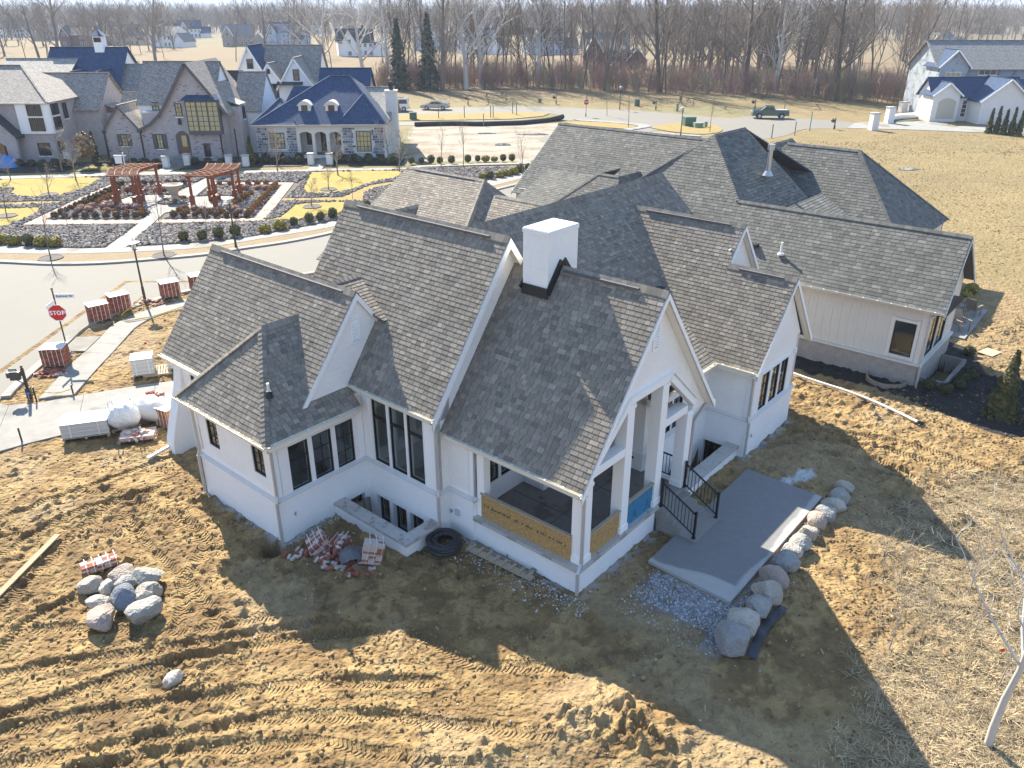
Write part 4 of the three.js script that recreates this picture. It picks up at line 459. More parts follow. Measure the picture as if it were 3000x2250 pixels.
  // stairs with black railings
  { const n = 5, r = 0.86 / n, t = 0.29; for (let i = 0; i < n - 1; i++) part(H, 'step', slabUV([[8.9, 8.72], [8.95 + (i + 1) * t, 8.72], [8.95 + (i + 1) * t, 10.4], [8.9, 10.4]], pf - (i + 1) * r, r * 0.995 + (i === n - 2 ? 0.5 : 0)), MAT.concrete); part(H, 'step', slabUV([[8.95, 8.66], [10.42, 8.66], [10.42, 10.46], [8.95, 10.46]], 0.16, 0.3), MAT.concrete); part(H, 'landing', slabUV([[8.6, 8.6], [8.98, 8.6], [8.98, 10.5], [8.6, 10.5]], pf + 0.01, 0.4), MAT.concrete);
    const rail = (p, q, posts = true) => { const m = part(H, 'railing', bar(P3([p[0], p[1], p[2] + 0.92]), P3([q[0], q[1], q[2] + 0.92]), 0.05, 0.04), MAT.blackMetal); part(m, 'bottom_rail', bar(P3([p[0], p[1], p[2] + 0.12]), P3([q[0], q[1], q[2] + 0.12]), 0.04, 0.03), MAT.blackMetal); for (const e of [p, q]) part(m, 'rail_post', [bar(P3([e[0], e[1], e[2]]), P3([e[0], e[1], e[2] + 1.0]), 0.07), bar(P3([e[0], e[1], e[2] + 1]), P3([e[0], e[1], e[2] + 1.03]), 0.09), bar(P3([e[0], e[1], e[2]]), P3([e[0], e[1], e[2] + 0.02]), 0.12)], MAT.blackMetal); const len = Math.hypot(q[0] - p[0], q[1] - p[1]), k = Math.floor(len / 0.125); for (let i = 1; i < k; i++) { const f = i / k, u = lerp(p[0], q[0], f), v = lerp(p[1], q[1], f), h = lerp(p[2], q[2], f); part(m, 'baluster', bar(P3([u, v, h + 0.12]), P3([u, v, h + 0.91]), 0.018), MAT.blackMetal); } };
    rail([9.0, 8.78, pf], [10.3, 8.78, 0.16]); rail([9.0, 10.34, pf], [10.3, 10.34, 0.16]); rail([7.5, 10.52, pf], [8.5, 10.52, pf]); }
  // light wells
  { const m = part(H, 'light_well', [slabUV([[0, 2.1], [3.7, 2.1], [3.7, 2.48], [0.0, 2.48]], 0.42, 1.8), slabUV([[3.32, 2.48], [3.7, 2.48], [3.7, 3.6], [3.32, 3.6]], 0.42, 1.8)], MAT.whiteBrick); part(m, 'stone_cap', [slabUV([[0.02, 2.04], [1.9, 2.04], [1.9, 2.52], [0.02, 2.52]], 0.52, 0.1)], MAT.stoneCap); part(m, 'stone_cap', [slabUV([[1.908, 2.04], [3.76, 2.04], [3.76, 2.52], [1.908, 2.52]], 0.52, 0.1)], MAT.stoneCap); part(m, 'stone_cap', [slabUV([[3.28, 2.528], [3.76, 2.528], [3.76, 3.58], [3.28, 3.58]], 0.52, 0.1)], MAT.stoneCap);
    const k = part(H, 'light_well', [slabUV([[8.42, 11.2], [8.82, 11.2], [8.82, 14.93], [8.42, 14.93]], 0.36, 1.7), slabUV([[7.3, 10.85], [8.82, 10.85], [8.82, 11.2], [7.3, 11.2]], 0.36, 1.7)], MAT.whiteBrick); part(k, 'stone_cap', [slabUV([[8.36, 10.8], [8.88, 10.8], [8.88, 14.93], [8.36, 14.93]], 0.45, 0.1)], MAT.stoneCap); }
  // sheathing boards closing the porch bays
  { const osb = (a, b, h0, h1, mat, lab) => { const m = part(H, 'sheathing_board', wallGeo(a, b, [h0, h1], [], 0.02), mat, lab); part(m, 'rail_lumber', [bar(P3([a[0], a[1], h1 + 0.02]), P3([b[0], b[1], h1 + 0.02]), 0.12, 0.045)], MAT.paleWood); return m; };
    osb([4.98, 4.26], [8.55, 4.29], 0.99, 1.9, MAT.osb, 'long oriented strand board with dark printed stamps'); osb([8.86, 4.78], [8.86, 6.4], 0.99, 1.84, MAT.osb, 'short oriented strand board'); osb([8.86, 6.78], [8.86, 8.36], 0.99, 1.9, S([0.03, 0.2, 0.36], { map: rep(mottleT, 1.3), roughness: 0.75 }), 'blue coated sheathing board');
    // stencilled stamps on the boards
    const st = S([0.06, 0.04, 0.02]); const q = []; const r = rng(5); for (let s = 0.15; s < 3.4; s += 0.075) if (hsh(Math.floor(s * 3), 4, 4) > 0.35 && r() > 0.25) q.push(box(0.03 + r() * 0.03, 0.05 + r() * 0.05, 0.002, s, 1.5 - 0.0 * s + (r() - 0.5) * 0.03, 0.003)); part(H, 'stamp_print', onWall([4.98, 4.26], [8.55, 4.29], q), st); }
  // roof vents, wall fittings
  const vent = (u, v, h, r, l, mat, nm) => part(H, nm, [cyl(r, r, l, 12, u, h + l / 2 - 0.1, -v), cyl(r * 1.5, r * 2, 0.08, 12, u, h - 0.02, -v)], mat);
  vent(-0.62, 0.6, 5.0, 0.045, 0.5, MAT.pipeWhite, 'vent_pipe'); part(H, 'vent_boot', [cyl(0.07, 0.12, 0.22, 12, -0.62, 5.02, -0.6)], MAT.pvcBlack); part(H, 'roof_vent', [rbox(0.28, 0.16, 0.26, 0.03, -3.9, 5.33, -1.95), cyl(0.1, 0.12, 0.3, 10, -3.9, 5.15, -1.95)], MAT.pvcBlack);
  part(H, 'roof_vent', [rbox(0.3, 0.14, 0.3, 0.03, 4.25, 5.65, -15.9)], MAT.pvcBlack); part(H, 'wall_light', [cyl(0.05, 0.06, 0.1, 10, 3.75, 0.78, -4.1)], MAT.steel); part(H, 'meter_box', [rbox(0.18, 0.22, 0.1, 0.01, 4.05, 0.85, -4.08)], S([0.45, 0.5, 0.55])); part(H, 'hose_tap', [cyl(0.03, 0.03, 0.12, 8, 0.1, 0.9, -0.5)], MAT.steel); part(H, 'hose_tap', [cyl(0.03, 0.03, 0.12, 8, 9.16, 0.85, -15.3)], MAT.steel); part(H, 'flood_light', [cyl(0.08, 0.06, 0.12, 10, 9.1, 3.3, -18.75), box(0.1, 0.1, 0.1, 9.1, 3.42, -18.75)], MAT.trim);
}
// ---------------------------------------------------------------- neighbouring house with the dark hip roofs
{
  const H = thing('grey_roof_house', 'single storey cream house with dark hipped shingle roofs, board and batten over brick', 'house', [FO.x, 0, FO.z], TH);
  const R = new Roofer(H, [0.17, 0.165, 0.145], { seed: 23, exp: 0.2, w: [0.22, 0.28, 0.34, 0.42], th: 0.016 }); const pl = p => R.plane('roof', p);
  const e0 = 25.8, he = 3.8;
  pl([[-20, 25.9, he], [12.85, 25.8, he], [12.6, 28.9, 6.6], [1.2, 28.9, 6.6], [-2.2, 32, 9.33], [-5.6, 28.9, 6.6], [-5.6, 28.9, 6.6]].slice(0, 0).concat([[-7.8, e0, he], [1.2, e0, he], [1.2, 28.9, 6.6], [-2.2, 32, 9.33], [-6.0, 28.5, 6.25]]));
  pl([[1.2, e0, he], [12.85, e0, he], [12.6, 28.9, 6.6], [1.2, 28.9, 6.6]]); pl([[1.2, 28.9, 6.6], [12.6, 28.9, 6.6], [12.6, 32, 3.85], [-2, 32, 3.85]]);
  pl([[-2.2, 32, 9.33], [1.2, 28.9, 6.6], [4.7, 28.9, 3.8], [4.7, 36, 3.8], [-2.2, 36, 9.33]]); pl([[-2.2, 32, 9.33], [-2.2, 36, 9.33], [-9, 36, 3.8], [-9, e0, he], [-7.8, e0, he]].filter((p, i) => i !== 3).map(p => p)); pl([[-2.2, 36, 9.33], [4.7, 36, 3.8], [4.7, 42.8, 3.8], [-9, 42.8, 3.8], [-9, 36, 3.8]].filter((p, i) => i === 0 || i === 2 || i === 3));
  pl([[-2, 34.5, 8], [-2, 43, 8], [2.6, 43, 4.2], [2.6, 34.5, 4.2]]); pl([[-2, 43, 8], [-2, 36, 8], [-6.6, 36, 4.2], [-6.6, 43, 4.2]]);
  // far hip
  pl([[-5.8, 35.9, 3.6], [8.1, 35.9, 3.6], [3.3, 40.7, 8], [-1.3, 40.7, 8]]); pl([[3.3, 40.7, 8], [8.1, 35.9, 3.6], [8.1, 45.5, 3.6]]); pl([[-1.3, 40.7, 8], [3.3, 40.7, 8], [8.1, 45.5, 3.6], [-5.8, 45.5, 3.6]]);
  // low roof in the angle
  pl([[3.0, 31.4, 4.5], [9.5, 30.6, 4.5], [9.5, 33.6, 3.7], [3, 36, 3.7]].map(p => [p[0], p[1], 6.1 - 0.42 * (p[0] - 3)]));
  // left wing
  pl([[-19.5, 34.3, 3.4], [-3, 34.3, 3.4], [-3, 40, 7.8], [-19.5, 40, 7.8]]); pl([[-19.5, 40, 7.8], [-3, 40, 7.8], [-3, 45.4, 3.6], [-19.5, 45.4, 3.6]]); pl([[-17, 31.2, 3.4], [-5, 31.2, 3.4], [-6, 35.6, 5.2], [-17, 35.6, 5.2]]);
  pl([[-13.6, 30.4, 3.5], [-7.6, 30.4, 3.5], [-9.4, 33.4, 5.9], [-11, 33.4, 5.9]].map(p => p)); pl([[-11, 33.4, 5.9], [-13.6, 30.4, 3.5], [-13.6, 36, 3.5], [-11, 36, 5.9]]); pl([[-9.4, 33.4, 5.9], [-9.4, 36, 5.9], [-7.6, 36, 3.5], [-7.6, 30.4, 3.5]]);
  R.finish(285);
  R.cap([1.2, 28.9, 6.62], [12.6, 28.9, 6.62], { slope: 0.8 }); R.cap([1.2, 28.9, 6.62], [-2.2, 32, 9.35], { slope: 0.5 }); R.cap([-2.2, 32, 9.35], [-2.2, 36, 9.35], { slope: 0.8 }); R.cap([-6.0, 28.5, 6.27], [-2.2, 32, 9.35], { slope: 0.5 }); R.cap([-1.3, 40.7, 8.02], [3.3, 40.7, 8.02], { slope: 0.8 }); R.cap([3.3, 40.7, 8.02], [8.1, 35.9, 3.62], { slope: 0.5 }); R.cap([3.3, 40.7, 8.02], [8.1, 45.5, 3.62], { slope: 0.5 }); R.cap([-19.5, 40, 7.82], [-3.2, 40, 7.82], { slope: 0.8 }); R.cap([-13.6, 30.4, 3.52], [-11, 33.4, 5.92], { slope: 0.5 }); R.cap([-11, 33.4, 5.92], [-9.4, 33.4, 5.92], { slope: 0.7 });
  const brick = S([0.42, 0.385, 0.35], { map: rep(grainT, 1.2), bumpMap: rep(brickBumpT, 1.8), bumpScale: 0.008 }), board = S([0.66, 0.64, 0.585], { map: rep(wallT, 0.4), roughness: 0.6 }), batten = S([0.7, 0.68, 0.62], { roughness: 0.6 });
  // near side wall: brick base, sloped sill, board and batten, one tall window
  { const a = [-8.5, 26.2], b = [12.2, 26.2], w = [19.33, 20.28, 1.3, 2.95]; part(H, 'brick_base', wallGeo(a, b, [-0.6, 1.0], [], 0.3, 0.06), brick); part(H, 'sill', onWall(a, b, [box(20.8, 0.1, 0.16, 10.35, 1.05, 0.06)]), board); part(H, 'wall', wallGeo(a, b, [1.0, 3.75], [w]), board); windowIn(H, a, b, ...w, { inset: 0.08, fr: 0.04 }); part(H, 'window_casing', onWall(a, b, [box(0.14, 2.0, 0.05, 19.25, 2.15, 0.03), box(0.14, 2.0, 0.05, 20.36, 2.15, 0.03), box(1.25, 0.14, 0.05, 19.8, 3.03, 0.032), box(1.25, 0.1, 0.06, 19.8, 1.24, 0.032)]), batten); for (let s = 14; s < 20.6; s += 0.405) if (s < 19.15 || s > 20.45) part(H, 'batten', onWall(a, b, [box(0.045, 2.6, 0.03, s, 2.4, 0.012)]), batten); part(H, 'corner_board', onWall(a, b, [box(0.2, 2.7, 0.04, 20.6, 2.42, 0.022)]), batten); }
  { const a = [12.2, 26.2], b = [12.2, 31.7], w = [[0.75, 2.1, 1.15, 3.05], [2.25, 3.8, 1.15, 3.05]]; part(H, 'brick_base', wallGeo(a, b, [-0.6, 1.0], [], 0.3, 0.06), brick); part(H, 'wall', wallGeo(a, b, [[0, 1], [5.5, 1], [5.5, 3.85], [2.7, 6.4], [0, 3.75]], w), board); for (const q of w) windowIn(H, a, b, ...q, { inset: 0.06, cols: 2 }); part(H, 'window_hood', [bar(P3([12.45, 26.8, 3.35]), P3([12.45, 30.3, 3.35]), 0.55, 0.06)], S([0.03, 0.03, 0.035], { metalness: 0.5, roughness: 0.4 })); part(H, 'sill', onWall(a, b, [box(5.4, 0.1, 0.16, 2.75, 1.05, 0.06)]), board); }
  for (const [a, b] of [[[12.2, 31.7], [7.9, 31.7]], [[7.9, 31.7], [7.9, 45.2]], [[7.9, 45.2], [-19.3, 45.2]], [[-19.3, 45.2], [-19.3, 34.6]], [[-19.3, 34.6], [-8.5, 34.6]], [[-8.5, 34.6], [-8.5, 26.2]]]) part(H, 'wall', wallGeo(a, b, [-0.5, 3.7]), board);
  part(H, 'wall', wallGeo([-19.3, 45], [-19.3, 34.6], [[0, 3.6], [10.4, 3.6], [5.1, 7.6]]), board);
  rake(H, [12.85, 25.75, 3.75], [12.62, 28.9, 6.58], [1, 0], 0.2, batten); rake(H, [12.62, 28.9, 6.58], [12.62, 32.1, 3.8], [1, 0], 0.2, batten); rake(H, [-19.5, 40, 7.78], [-19.5, 34.3, 3.4], [-1, 0], 0.2, batten);
  gutter(H, [1, 25.8, 3.83], [12.85, 25.8, 3.83], MAT.spout); gutter(H, [-17, 31.2, 3.42], [-5, 31.2, 3.42]); spout(H, [[12.5, 25.8, 3.7], [12.28, 26.1, 3.5], [12.28, 26.1, 1.2], [12.36, 26.0, 1.0], [12.36, 26.0, 0]]);
  part(H, 'flue', [cyl(0.13, 0.13, 1.3, 14, 0.8, 8.1, -33.2), cyl(0.2, 0.2, 0.32, 14, 0.8, 8.85, -33.2), cyl(0.16, 0.3, 0.25, 14, 0.8, 7.4, -33.2)], MAT.steel, 'shiny metal flue pipe with cap'); part(H, 'roof_vent', [rbox(0.34, 0.2, 0.34, 0.03, 3.3, 4.95, -26.9)], MAT.pvcBlack); part(H, 'vent_pipe', [cyl(0.06, 0.06, 0.6, 10, 4.75, 5.1, -26.8), cyl(0.14, 0.18, 0.08, 10, 4.75, 4.8, -26.8)], MAT.pipeWhite);
  // window wells against the wall
  { const m = part(H, 'light_well', [slabUV([[12.2, 26.95], [13.4, 26.95], [13.4, 27.1], [12.2, 27.1]], 0.2, 1.3), slabUV([[13.25, 27.1], [13.4, 27.1], [13.4, 30.5], [13.25, 30.5]], 0.2, 1.3), slabUV([[12.2, 30.5], [13.4, 30.5], [13.4, 30.65], [12.2, 30.65]], 0.2, 1.3)], MAT.concrete); }
  { const p = []; for (let i = 0; i <= 14; i++) { const a = Math.PI * i / 14; p.push([11.05 - 0.9 * Math.cos(a), 26.1 - 1.05 * Math.sin(a)]); } const q = []; for (let i = 0; i < 14; i++) q.push(bar(P3([...p[i], 0.05]), P3([...p[i + 1], 0.05]), 0.05, 0.3)); part(H, 'steel_well', q, S([0.3, 0.24, 0.18], { roughness: 0.5 }), 'half round window well with tan rim'); }
}
// ---------------------------------------------------------------- houses across the park and beyond (local frame: x right, z towards the street)
const roofT = tex(256, (u, v) => { const k = Math.floor(v * 16), c = hsh(Math.floor(u * 12 + (k % 3) * 0.37), k, 3), q = 0.74 + 0.26 * c; return [q, q, q]; });
const roofB = tex(256, (u, v) => { const y = v * 16, q = 1 - (y - Math.floor(y)); return [q, q, q]; }, false);
const RM = { tan: S([0.37, 0.325, 0.28], { map: rep(roofT, 0.45), bumpMap: rep(roofB, 0.45), bumpScale: 0.02 }), grey: S([0.28, 0.275, 0.265], { map: rep(roofT, 0.45), bumpMap: rep(roofB, 0.45), bumpScale: 0.02 }), slate: S([0.045, 0.085, 0.17], { map: rep(roofT, 0.45), bumpMap: rep(roofB, 0.45), bumpScale: 0.02, roughness: 0.95 }), dark: S([0.06, 0.062, 0.07], { map: rep(roofT, 0.45), bumpMap: rep(roofB, 0.45), bumpScale: 0.02 }), brown: S([0.22, 0.17, 0.14], { map: rep(roofT, 0.45), bumpMap: rep(roofB, 0.45), bumpScale: 0.02 }), pale: S([0.42, 0.39, 0.34], { map: rep(roofT, 0.45), bumpMap: rep(roofB, 0.45), bumpScale: 0.02 }) };
const WM = { white: S([0.85, 0.84, 0.82]), cream: S([0.7, 0.66, 0.58]), greyBrick: S([0.52, 0.47, 0.46], { map: rep(grainT, 0.9), bumpMap: rep(brickBumpT, 1.5), bumpScale: 0.01 }), greige: S([0.4, 0.36, 0.31], { map: rep(mottleT, 0.6) }), tan: S([0.48, 0.4, 0.3]), brick: S([0.2, 0.115, 0.1], { map: rep(mottleT, 0.8) }), blue: S([0.35, 0.45, 0.58]), whiteBrick: S([0.8, 0.77, 0.73], { map: rep(wallT, 0.4), bumpMap: rep(brickBumpT, 1.5), bumpScale: 0.01 }) };
function prismX(x0, x1, pts) { const s = new THREE.Shape(pts.map(p => new THREE.Vector2(-p[0], p[1]))), g = new THREE.ExtrudeGeometry(s, { depth: x1 - x0, bevelEnabled: false }); g.rotateY(Math.PI / 2); g.translate(x0, 0, 0); return triUV(g); }          // pts [z,y]
function prismZ(z0, z1, pts) { const s = new THREE.Shape(pts.map(p => new THREE.Vector2(...p))), g = new THREE.ExtrudeGeometry(s, { depth: z1 - z0, bevelEnabled: false }); g.translate(0, 0, z0); return triUV(g); }                                                     // pts [x,y]
function planeSlab(pts, th = 0.12) { // convex polygon [x,y,z] thickened downwards, uv along the slope
  const n = nrm(crs(sub(pts[1], pts[0]), sub(pts[2], pts[0]))); if (n[1] < 0) { pts = pts.slice().reverse(); n.forEach((q, i) => n[i] = -q); } const q = new GB(), lo = pts.map(p => [p[0], p[1] - th, p[2]]); for (let i = 1; i < pts.length - 1; i++) { q.tri(pts[0], pts[i], pts[i + 1]); q.tri(lo[0], lo[i + 1], lo[i]); } pts.forEach((p, i) => { const j = (i + 1) % pts.length; q.quad(lo[i], lo[j], pts[j], p); });
  const g = q.geo(), e = nrm(crs([0, 1, 0], n)), t = crs(n, e), P = g.attributes.position, U = g.attributes.uv; for (let i = 0; i < P.count; i++) { const p = [P.getX(i), P.getY(i), P.getZ(i)]; U.setXY(i, dot(p, e), dot(p, t)); } return g; }
function gableH(H, { x0, x1, z0, z1, eave, ridge, axis = 'x', wall, roof, ov = 0.35, y0 = -0.4, trim = MAT.trim }) {
  if (axis === 'x') { const zm = (z0 + z1) / 2, k = (ridge - eave) / (z1 - zm), e = eave - k * ov; part(H, 'wall', prismX(x0, x1, [[z0, y0], [z0, eave], [zm, ridge - 0.14], [z1, eave], [z1, y0]].reverse()), wall); part(H, 'roof', planeSlab([[x0 - ov, e, z1 + ov], [x1 + ov, e, z1 + ov], [x1 + ov, ridge, zm], [x0 - ov, ridge, zm]]), roof); part(H, 'roof', planeSlab([[x1 + ov, e, z0 - ov], [x0 - ov, e, z0 - ov], [x0 - ov, ridge, zm], [x1 + ov, ridge, zm]]), roof); part(H, 'ridge', box(x1 - x0 + 2 * ov, 0.08, 0.22, (x0 + x1) / 2, ridge + 0.02, zm), roof); }
  else { const xm = (x0 + x1) / 2, k = (ridge - eave) / (x1 - xm), e = eave - k * ov; part(H, 'wall', prismZ(z0, z1, [[x0, y0], [x1, y0], [x1, eave], [xm, ridge - 0.14], [x0, eave]]), wall); part(H, 'roof', planeSlab([[x0 - ov, e, z0 - ov], [x0 - ov, e, z1 + ov], [xm, ridge, z1 + ov], [xm, ridge, z0 - ov]]), roof); part(H, 'roof', planeSlab([[x1 + ov, e, z1 + ov], [x1 + ov, e, z0 - ov], [xm, ridge, z0 - ov], [xm, ridge, z1 + ov]]), roof); part(H, 'ridge', box(0.22, 0.08, z1 - z0 + 2 * ov, xm, ridge + 0.02, (z0 + z1) / 2), roof); for (const [p, q] of [[x0 - ov, xm], [x1 + ov, xm]]) part(H, 'rake_board', bar([p, e - 0.1, z1 + ov + 0.02], [q, ridge - 0.1, z1 + ov + 0.02], 0.06, 0.2), trim); } }
function hipH(H, { x0, x1, z0, z1, eave, ridge, wall, roof, ov = 0.4, y0 = -0.4, rx0, rx1, zr, walls = true }) { // ridge along x from rx0 to rx1 at zr
  const X0 = x0 - ov, X1 = x1 + ov, Z0 = z0 - ov, Z1 = z1 + ov; zr ??= (z0 + z1) / 2; if (walls) part(H, 'wall', triUV(box(x1 - x0, eave - y0, z1 - z0, (x0 + x1) / 2, (eave + y0) / 2, (z0 + z1) / 2)), wall);
  const A = [rx0, ridge, zr], B = [rx1, ridge, zr]; for (const p of [[[X0, eave, Z1], [X1, eave, Z1], B, A], [[X1, eave, Z0], [X0, eave, Z0], A, B], [[X1, eave, Z1], [X1, eave, Z0], B], [[X0, eave, Z0], [X0, eave, Z1], A]]) { const same = Math.abs(rx0 - rx1) < 0.01; part(H, 'roof', planeSlab(same && p.length === 4 ? p.slice(0, 3) : p), roof); }
  const hipc = []; for (const [p, q] of [[[X0, eave, Z1], A], [[X1, eave, Z1], B]]) hipc.push(bar([p[0], p[1] + 0.03, p[2]], [q[0], q[1] + 0.03, q[2]], 0.2, 0.06)); hipc.forEach(g => part(H, 'hip_cap', g, roof)); if (rx1 - rx0 > 0.1) part(H, 'ridge', box(rx1 - rx0, 0.08, 0.22, (rx0 + rx1) / 2, ridge + 0.03, zr), roof); part(H, 'gutter', box(X1 - X0, 0.12, 0.1, (X0 + X1) / 2, eave - 0.08, Z1 + 0.03), MAT.spout); }
function winH(H, x0, x1, y0, y1, z, { cols = 2, rows = 2, face = 'z', sill = true, frame = MAT.black, glass = MAT.darkGlass, name = 'window' } = {}) { // on a wall facing +z (or +x / -x at x=z)
  const w = x1 - x0, h = y1 - y0, gs = [box(w, h, 0.06, 0, 0, 0.02)], m4 = new THREE.Matrix4(); if (face === 'z') m4.setPosition((x0 + x1) / 2, (y0 + y1) / 2, z); else m4.makeRotationY(face === 'x' ? Math.PI / 2 : -Math.PI / 2).setPosition(z, (y0 + y1) / 2, (x0 + x1) / 2);
  const ap = g => g.applyMatrix4(m4), f = 0.07; const m = part(H, name, [box(w, f, 0.1, 0, h / 2 - f / 2, 0.05), box(w, f, 0.1, 0, -h / 2 + f / 2, 0.05), box(f, h, 0.1, -w / 2 + f / 2, 0, 0.049), box(f, h, 0.1, w / 2 - f / 2, 0, 0.049)].map(ap), frame);
  part(m, 'pane', ap(box(w - 2 * f, h - 2 * f, 0.02, 0, 0, 0.03)), glass); const b = []; for (let i = 1; i < cols; i++) b.push(box(0.05, h - f, 0.02, -w / 2 + w * i / cols, 0, 0.05)); for (let i = 1; i < rows; i++) b.push(box(w - f, 0.05, 0.021, 0, -h / 2 + h * i / rows, 0.05)); if (b.length) part(m, 'glazing_bar', b.map(ap), frame); if (sill) part(m, 'sill', ap(box(w + 0.2, 0.1, 0.16, 0, -h / 2 - 0.06, 0.06)), MAT.trim); return m; }
const warmGlass = new THREE.MeshPhysicalMaterial({ color: lin(0.4, 0.36, 0.2), roughness: 0.04, clearcoat: 1, clearcoatRoughness: 0.02 });

{ // stone cottage with the slate blue roof
  const H = thing('stone_house', 'grey stone house with steep slate blue hip roof and two arched dormers', 'house', [-22.1, 0, -94.8]); const X = x => x + 22.1; const st = S([0.66, 0.65, 0.62], { map: rep(wallT, 0.6) });
  hipH(H, { x0: X(-29.4), x1: X(-14.9), z0: -15, z1: -0.1, eave: 3.85, ridge: 8.6, rx0: X(-21.6), rx1: X(-19.2), zr: -5.6, wall: WM.greige, roof: RM.slate, walls: false });
  hipH(H, { x0: X(-29.5), x1: X(-24.9), z0: -9, z1: 0, eave: 3.82, ridge: 6.3, rx0: X(-27.3), rx1: X(-27.1), zr: -3.4, wall: st, roof: RM.slate }); hipH(H, { x0: X(-19.6), x1: X(-14.8), z0: -9, z1: 0, eave: 3.9, ridge: 6.8, rx0: X(-17.4), rx1: X(-17.2), zr: -2.9, wall: st, roof: RM.slate });
  part(H, 'roof', planeSlab([[X(-27.6), 4.0, -2], [X(-22), 4.0, -2], [X(-22), 7.5, -5.5], [X(-26), 7.5, -5.5]]), RM.slate); gableH(H, { x0: X(-23.4), x1: X(-17.6), z0: -15, z1: -5, eave: 4.5, ridge: 9.2, axis: 'x', wall: WM.greige, roof: RM.slate, ov: 0.3 }); part(H, 'wall', box(9, 4.2, 6, X(-20.3), 1.9, -11.8), WM.greige);
  gableH(H, { x0: X(-18.2), x1: X(-14.6), z0: -12, z1: -3.2, eave: 4.2, ridge: 7.2, axis: 'x', wall: WM.cream, roof: RM.pale, ov: 0.3 });
  // recessed porch behind three arches
  { const s = new THREE.Shape([[X(-24.9), -0.2], [X(-19.6), -0.2], [X(-19.6), 3.75], [X(-24.9), 3.75]].map(p => new THREE.Vector2(...p))); for (const [a, b] of [[-24.55, -23.15], [-22.8, -21.5], [-21.1, -19.8]]) { const p = new THREE.Path(); p.moveTo(X(a), 0.35); p.lineTo(X(b), 0.35); p.lineTo(X(b), 2.75); p.quadraticCurveTo(X((a + b) / 2), 3.25, X(a), 2.75); s.holes.push(p); } const g = new THREE.ExtrudeGeometry(s, { depth: 0.35, bevelEnabled: false, curveSegments: 6 }); g.translate(0, 0, -0.42); part(H, 'porch_arcade', triUV(g), WM.cream); part(H, 'wall', triUV(box(5.3, 4, 0.3, X(-22.25), 1.8, -2.6)), st); part(H, 'porch_floor', box(5.3, 0.4, 2.4, X(-22.25), 0.15, -1.4), MAT.concrete); winH(H, X(-24.3), X(-23.3), 1.2, 3, -2.45); winH(H, X(-22.65), X(-21.65), 0.4, 3, -2.45, { name: 'door', sill: false, rows: 3, frame: S([0.06, 0.03, 0.02]) }); winH(H, X(-20.9), X(-19.95), 1.2, 3, -2.45); }
  winH(H, X(-28), X(-26.3), 1.1, 2.9, 0, { cols: 4, rows: 3, glass: warmGlass }); winH(H, X(-18), X(-16.3), 0.8, 3.1, 0, { cols: 4, rows: 4, glass: warmGlass });
  // squared rubble laid with pale joints: every stone its own block
  const sg = []; const sm = [[0.12, 0.145, 0.195], [0.2, 0.22, 0.265], [0.3, 0.3, 0.31], [0.08, 0.1, 0.145], [0.4, 0.385, 0.37]].map(c => S(c, { bumpMap: fineBumpT, bumpScale: 0.01 })); const r = rng(8), key = {};
  const lay = (x0, x1, y0, y1, z, holes, rot) => { let y = y0, row = 0; while (y < y1 - 0.12) { const h = [0.24, 0.3, 0.36][Math.floor(r() * 3)]; let x = x0 + (row % 2) * 0.1; while (x < x1 - 0.15) { const w = Math.min([0.26, 0.36, 0.46, 0.58][Math.floor(r() * 4)], x1 - x); const cx = x + w / 2, cy = y + h / 2; if (w > 0.14 && cy + h / 2 < y1 && !holes.some(q => cx + w / 2 > q[0] - 0.06 && cx - w / 2 < q[1] + 0.06 && cy + h / 2 > q[2] - 0.22 && cy - h / 2 < q[3] + 0.25)) { const k = w.toFixed(2) + h; key[k] ??= rbox(w - 0.055, h - 0.055, 0.09, 0.02); const m = part(H, 'stone', key[k], sm[Math.floor(r() * 5)]); if (rot) { m.rotation.y = Math.PI / 2; m.position.set(z, cy, cx); } else m.position.set(cx, cy, z); } x += w; } y += h; row++; } };
  lay(X(-29.5), X(-24.9), 0, 3.6, 0.02, [[X(-28), X(-26.3), 1.1, 2.9]]); lay(X(-19.6), X(-14.8), 0, 3.7, 0.02, [[X(-18), X(-16.3), 0.8, 3.1]]);
  for (const x of [-23.95, -20.85]) { const s = new THREE.Shape(); s.moveTo(-0.7, 0); s.lineTo(0.7, 0); s.lineTo(0.7, 1.6); s.quadraticCurveTo(0, 2.35, -0.7, 1.6); const g = new THREE.ExtrudeGeometry(s, { depth: 2.4, bevelEnabled: false, curveSegments: 8 }); g.translate(X(x), 4.15, -3.7); const m = part(H, 'dormer', triUV(g), WM.cream); const t = new THREE.Shape(); t.moveTo(-0.82, 1.5); t.lineTo(-0.82, 1.62); t.quadraticCurveTo(0, 2.6, 0.82, 1.62); t.lineTo(0.82, 1.5); t.quadraticCurveTo(0, 2.42, -0.82, 1.5); const g2 = new THREE.ExtrudeGeometry(t, { depth: 2.5, bevelEnabled: false, curveSegments: 8 }); g2.translate(X(x), 4.15, -3.7); part(m, 'dormer_roof', g2, WM.cream); part(m, 'dormer_window', [box(0.72, 1.25, 0.05, X(x), 5.15, -1.28)], MAT.darkGlass); part(m, 'glazing_bar', [box(0.04, 1.25, 0.03, X(x), 5.15, -1.25), box(0.72, 0.04, 0.031, X(x), 5.3, -1.25), box(0.72, 0.04, 0.031, X(x), 4.9, -1.25)], MAT.black); }
  const c = part(H, 'chimney', triUV(box(1.3, 7.4, 1, X(-14.3), 3.3, -4.5)), st); part(c, 'chimney_cap', box(1.5, 0.2, 1.2, X(-14.3), 7.05, -4.5), WM.cream); part(c, 'chimney_pot', cyl(0.22, 0.26, 1, 10, X(-14.3), 7.6, -4.5), MAT.black);
}
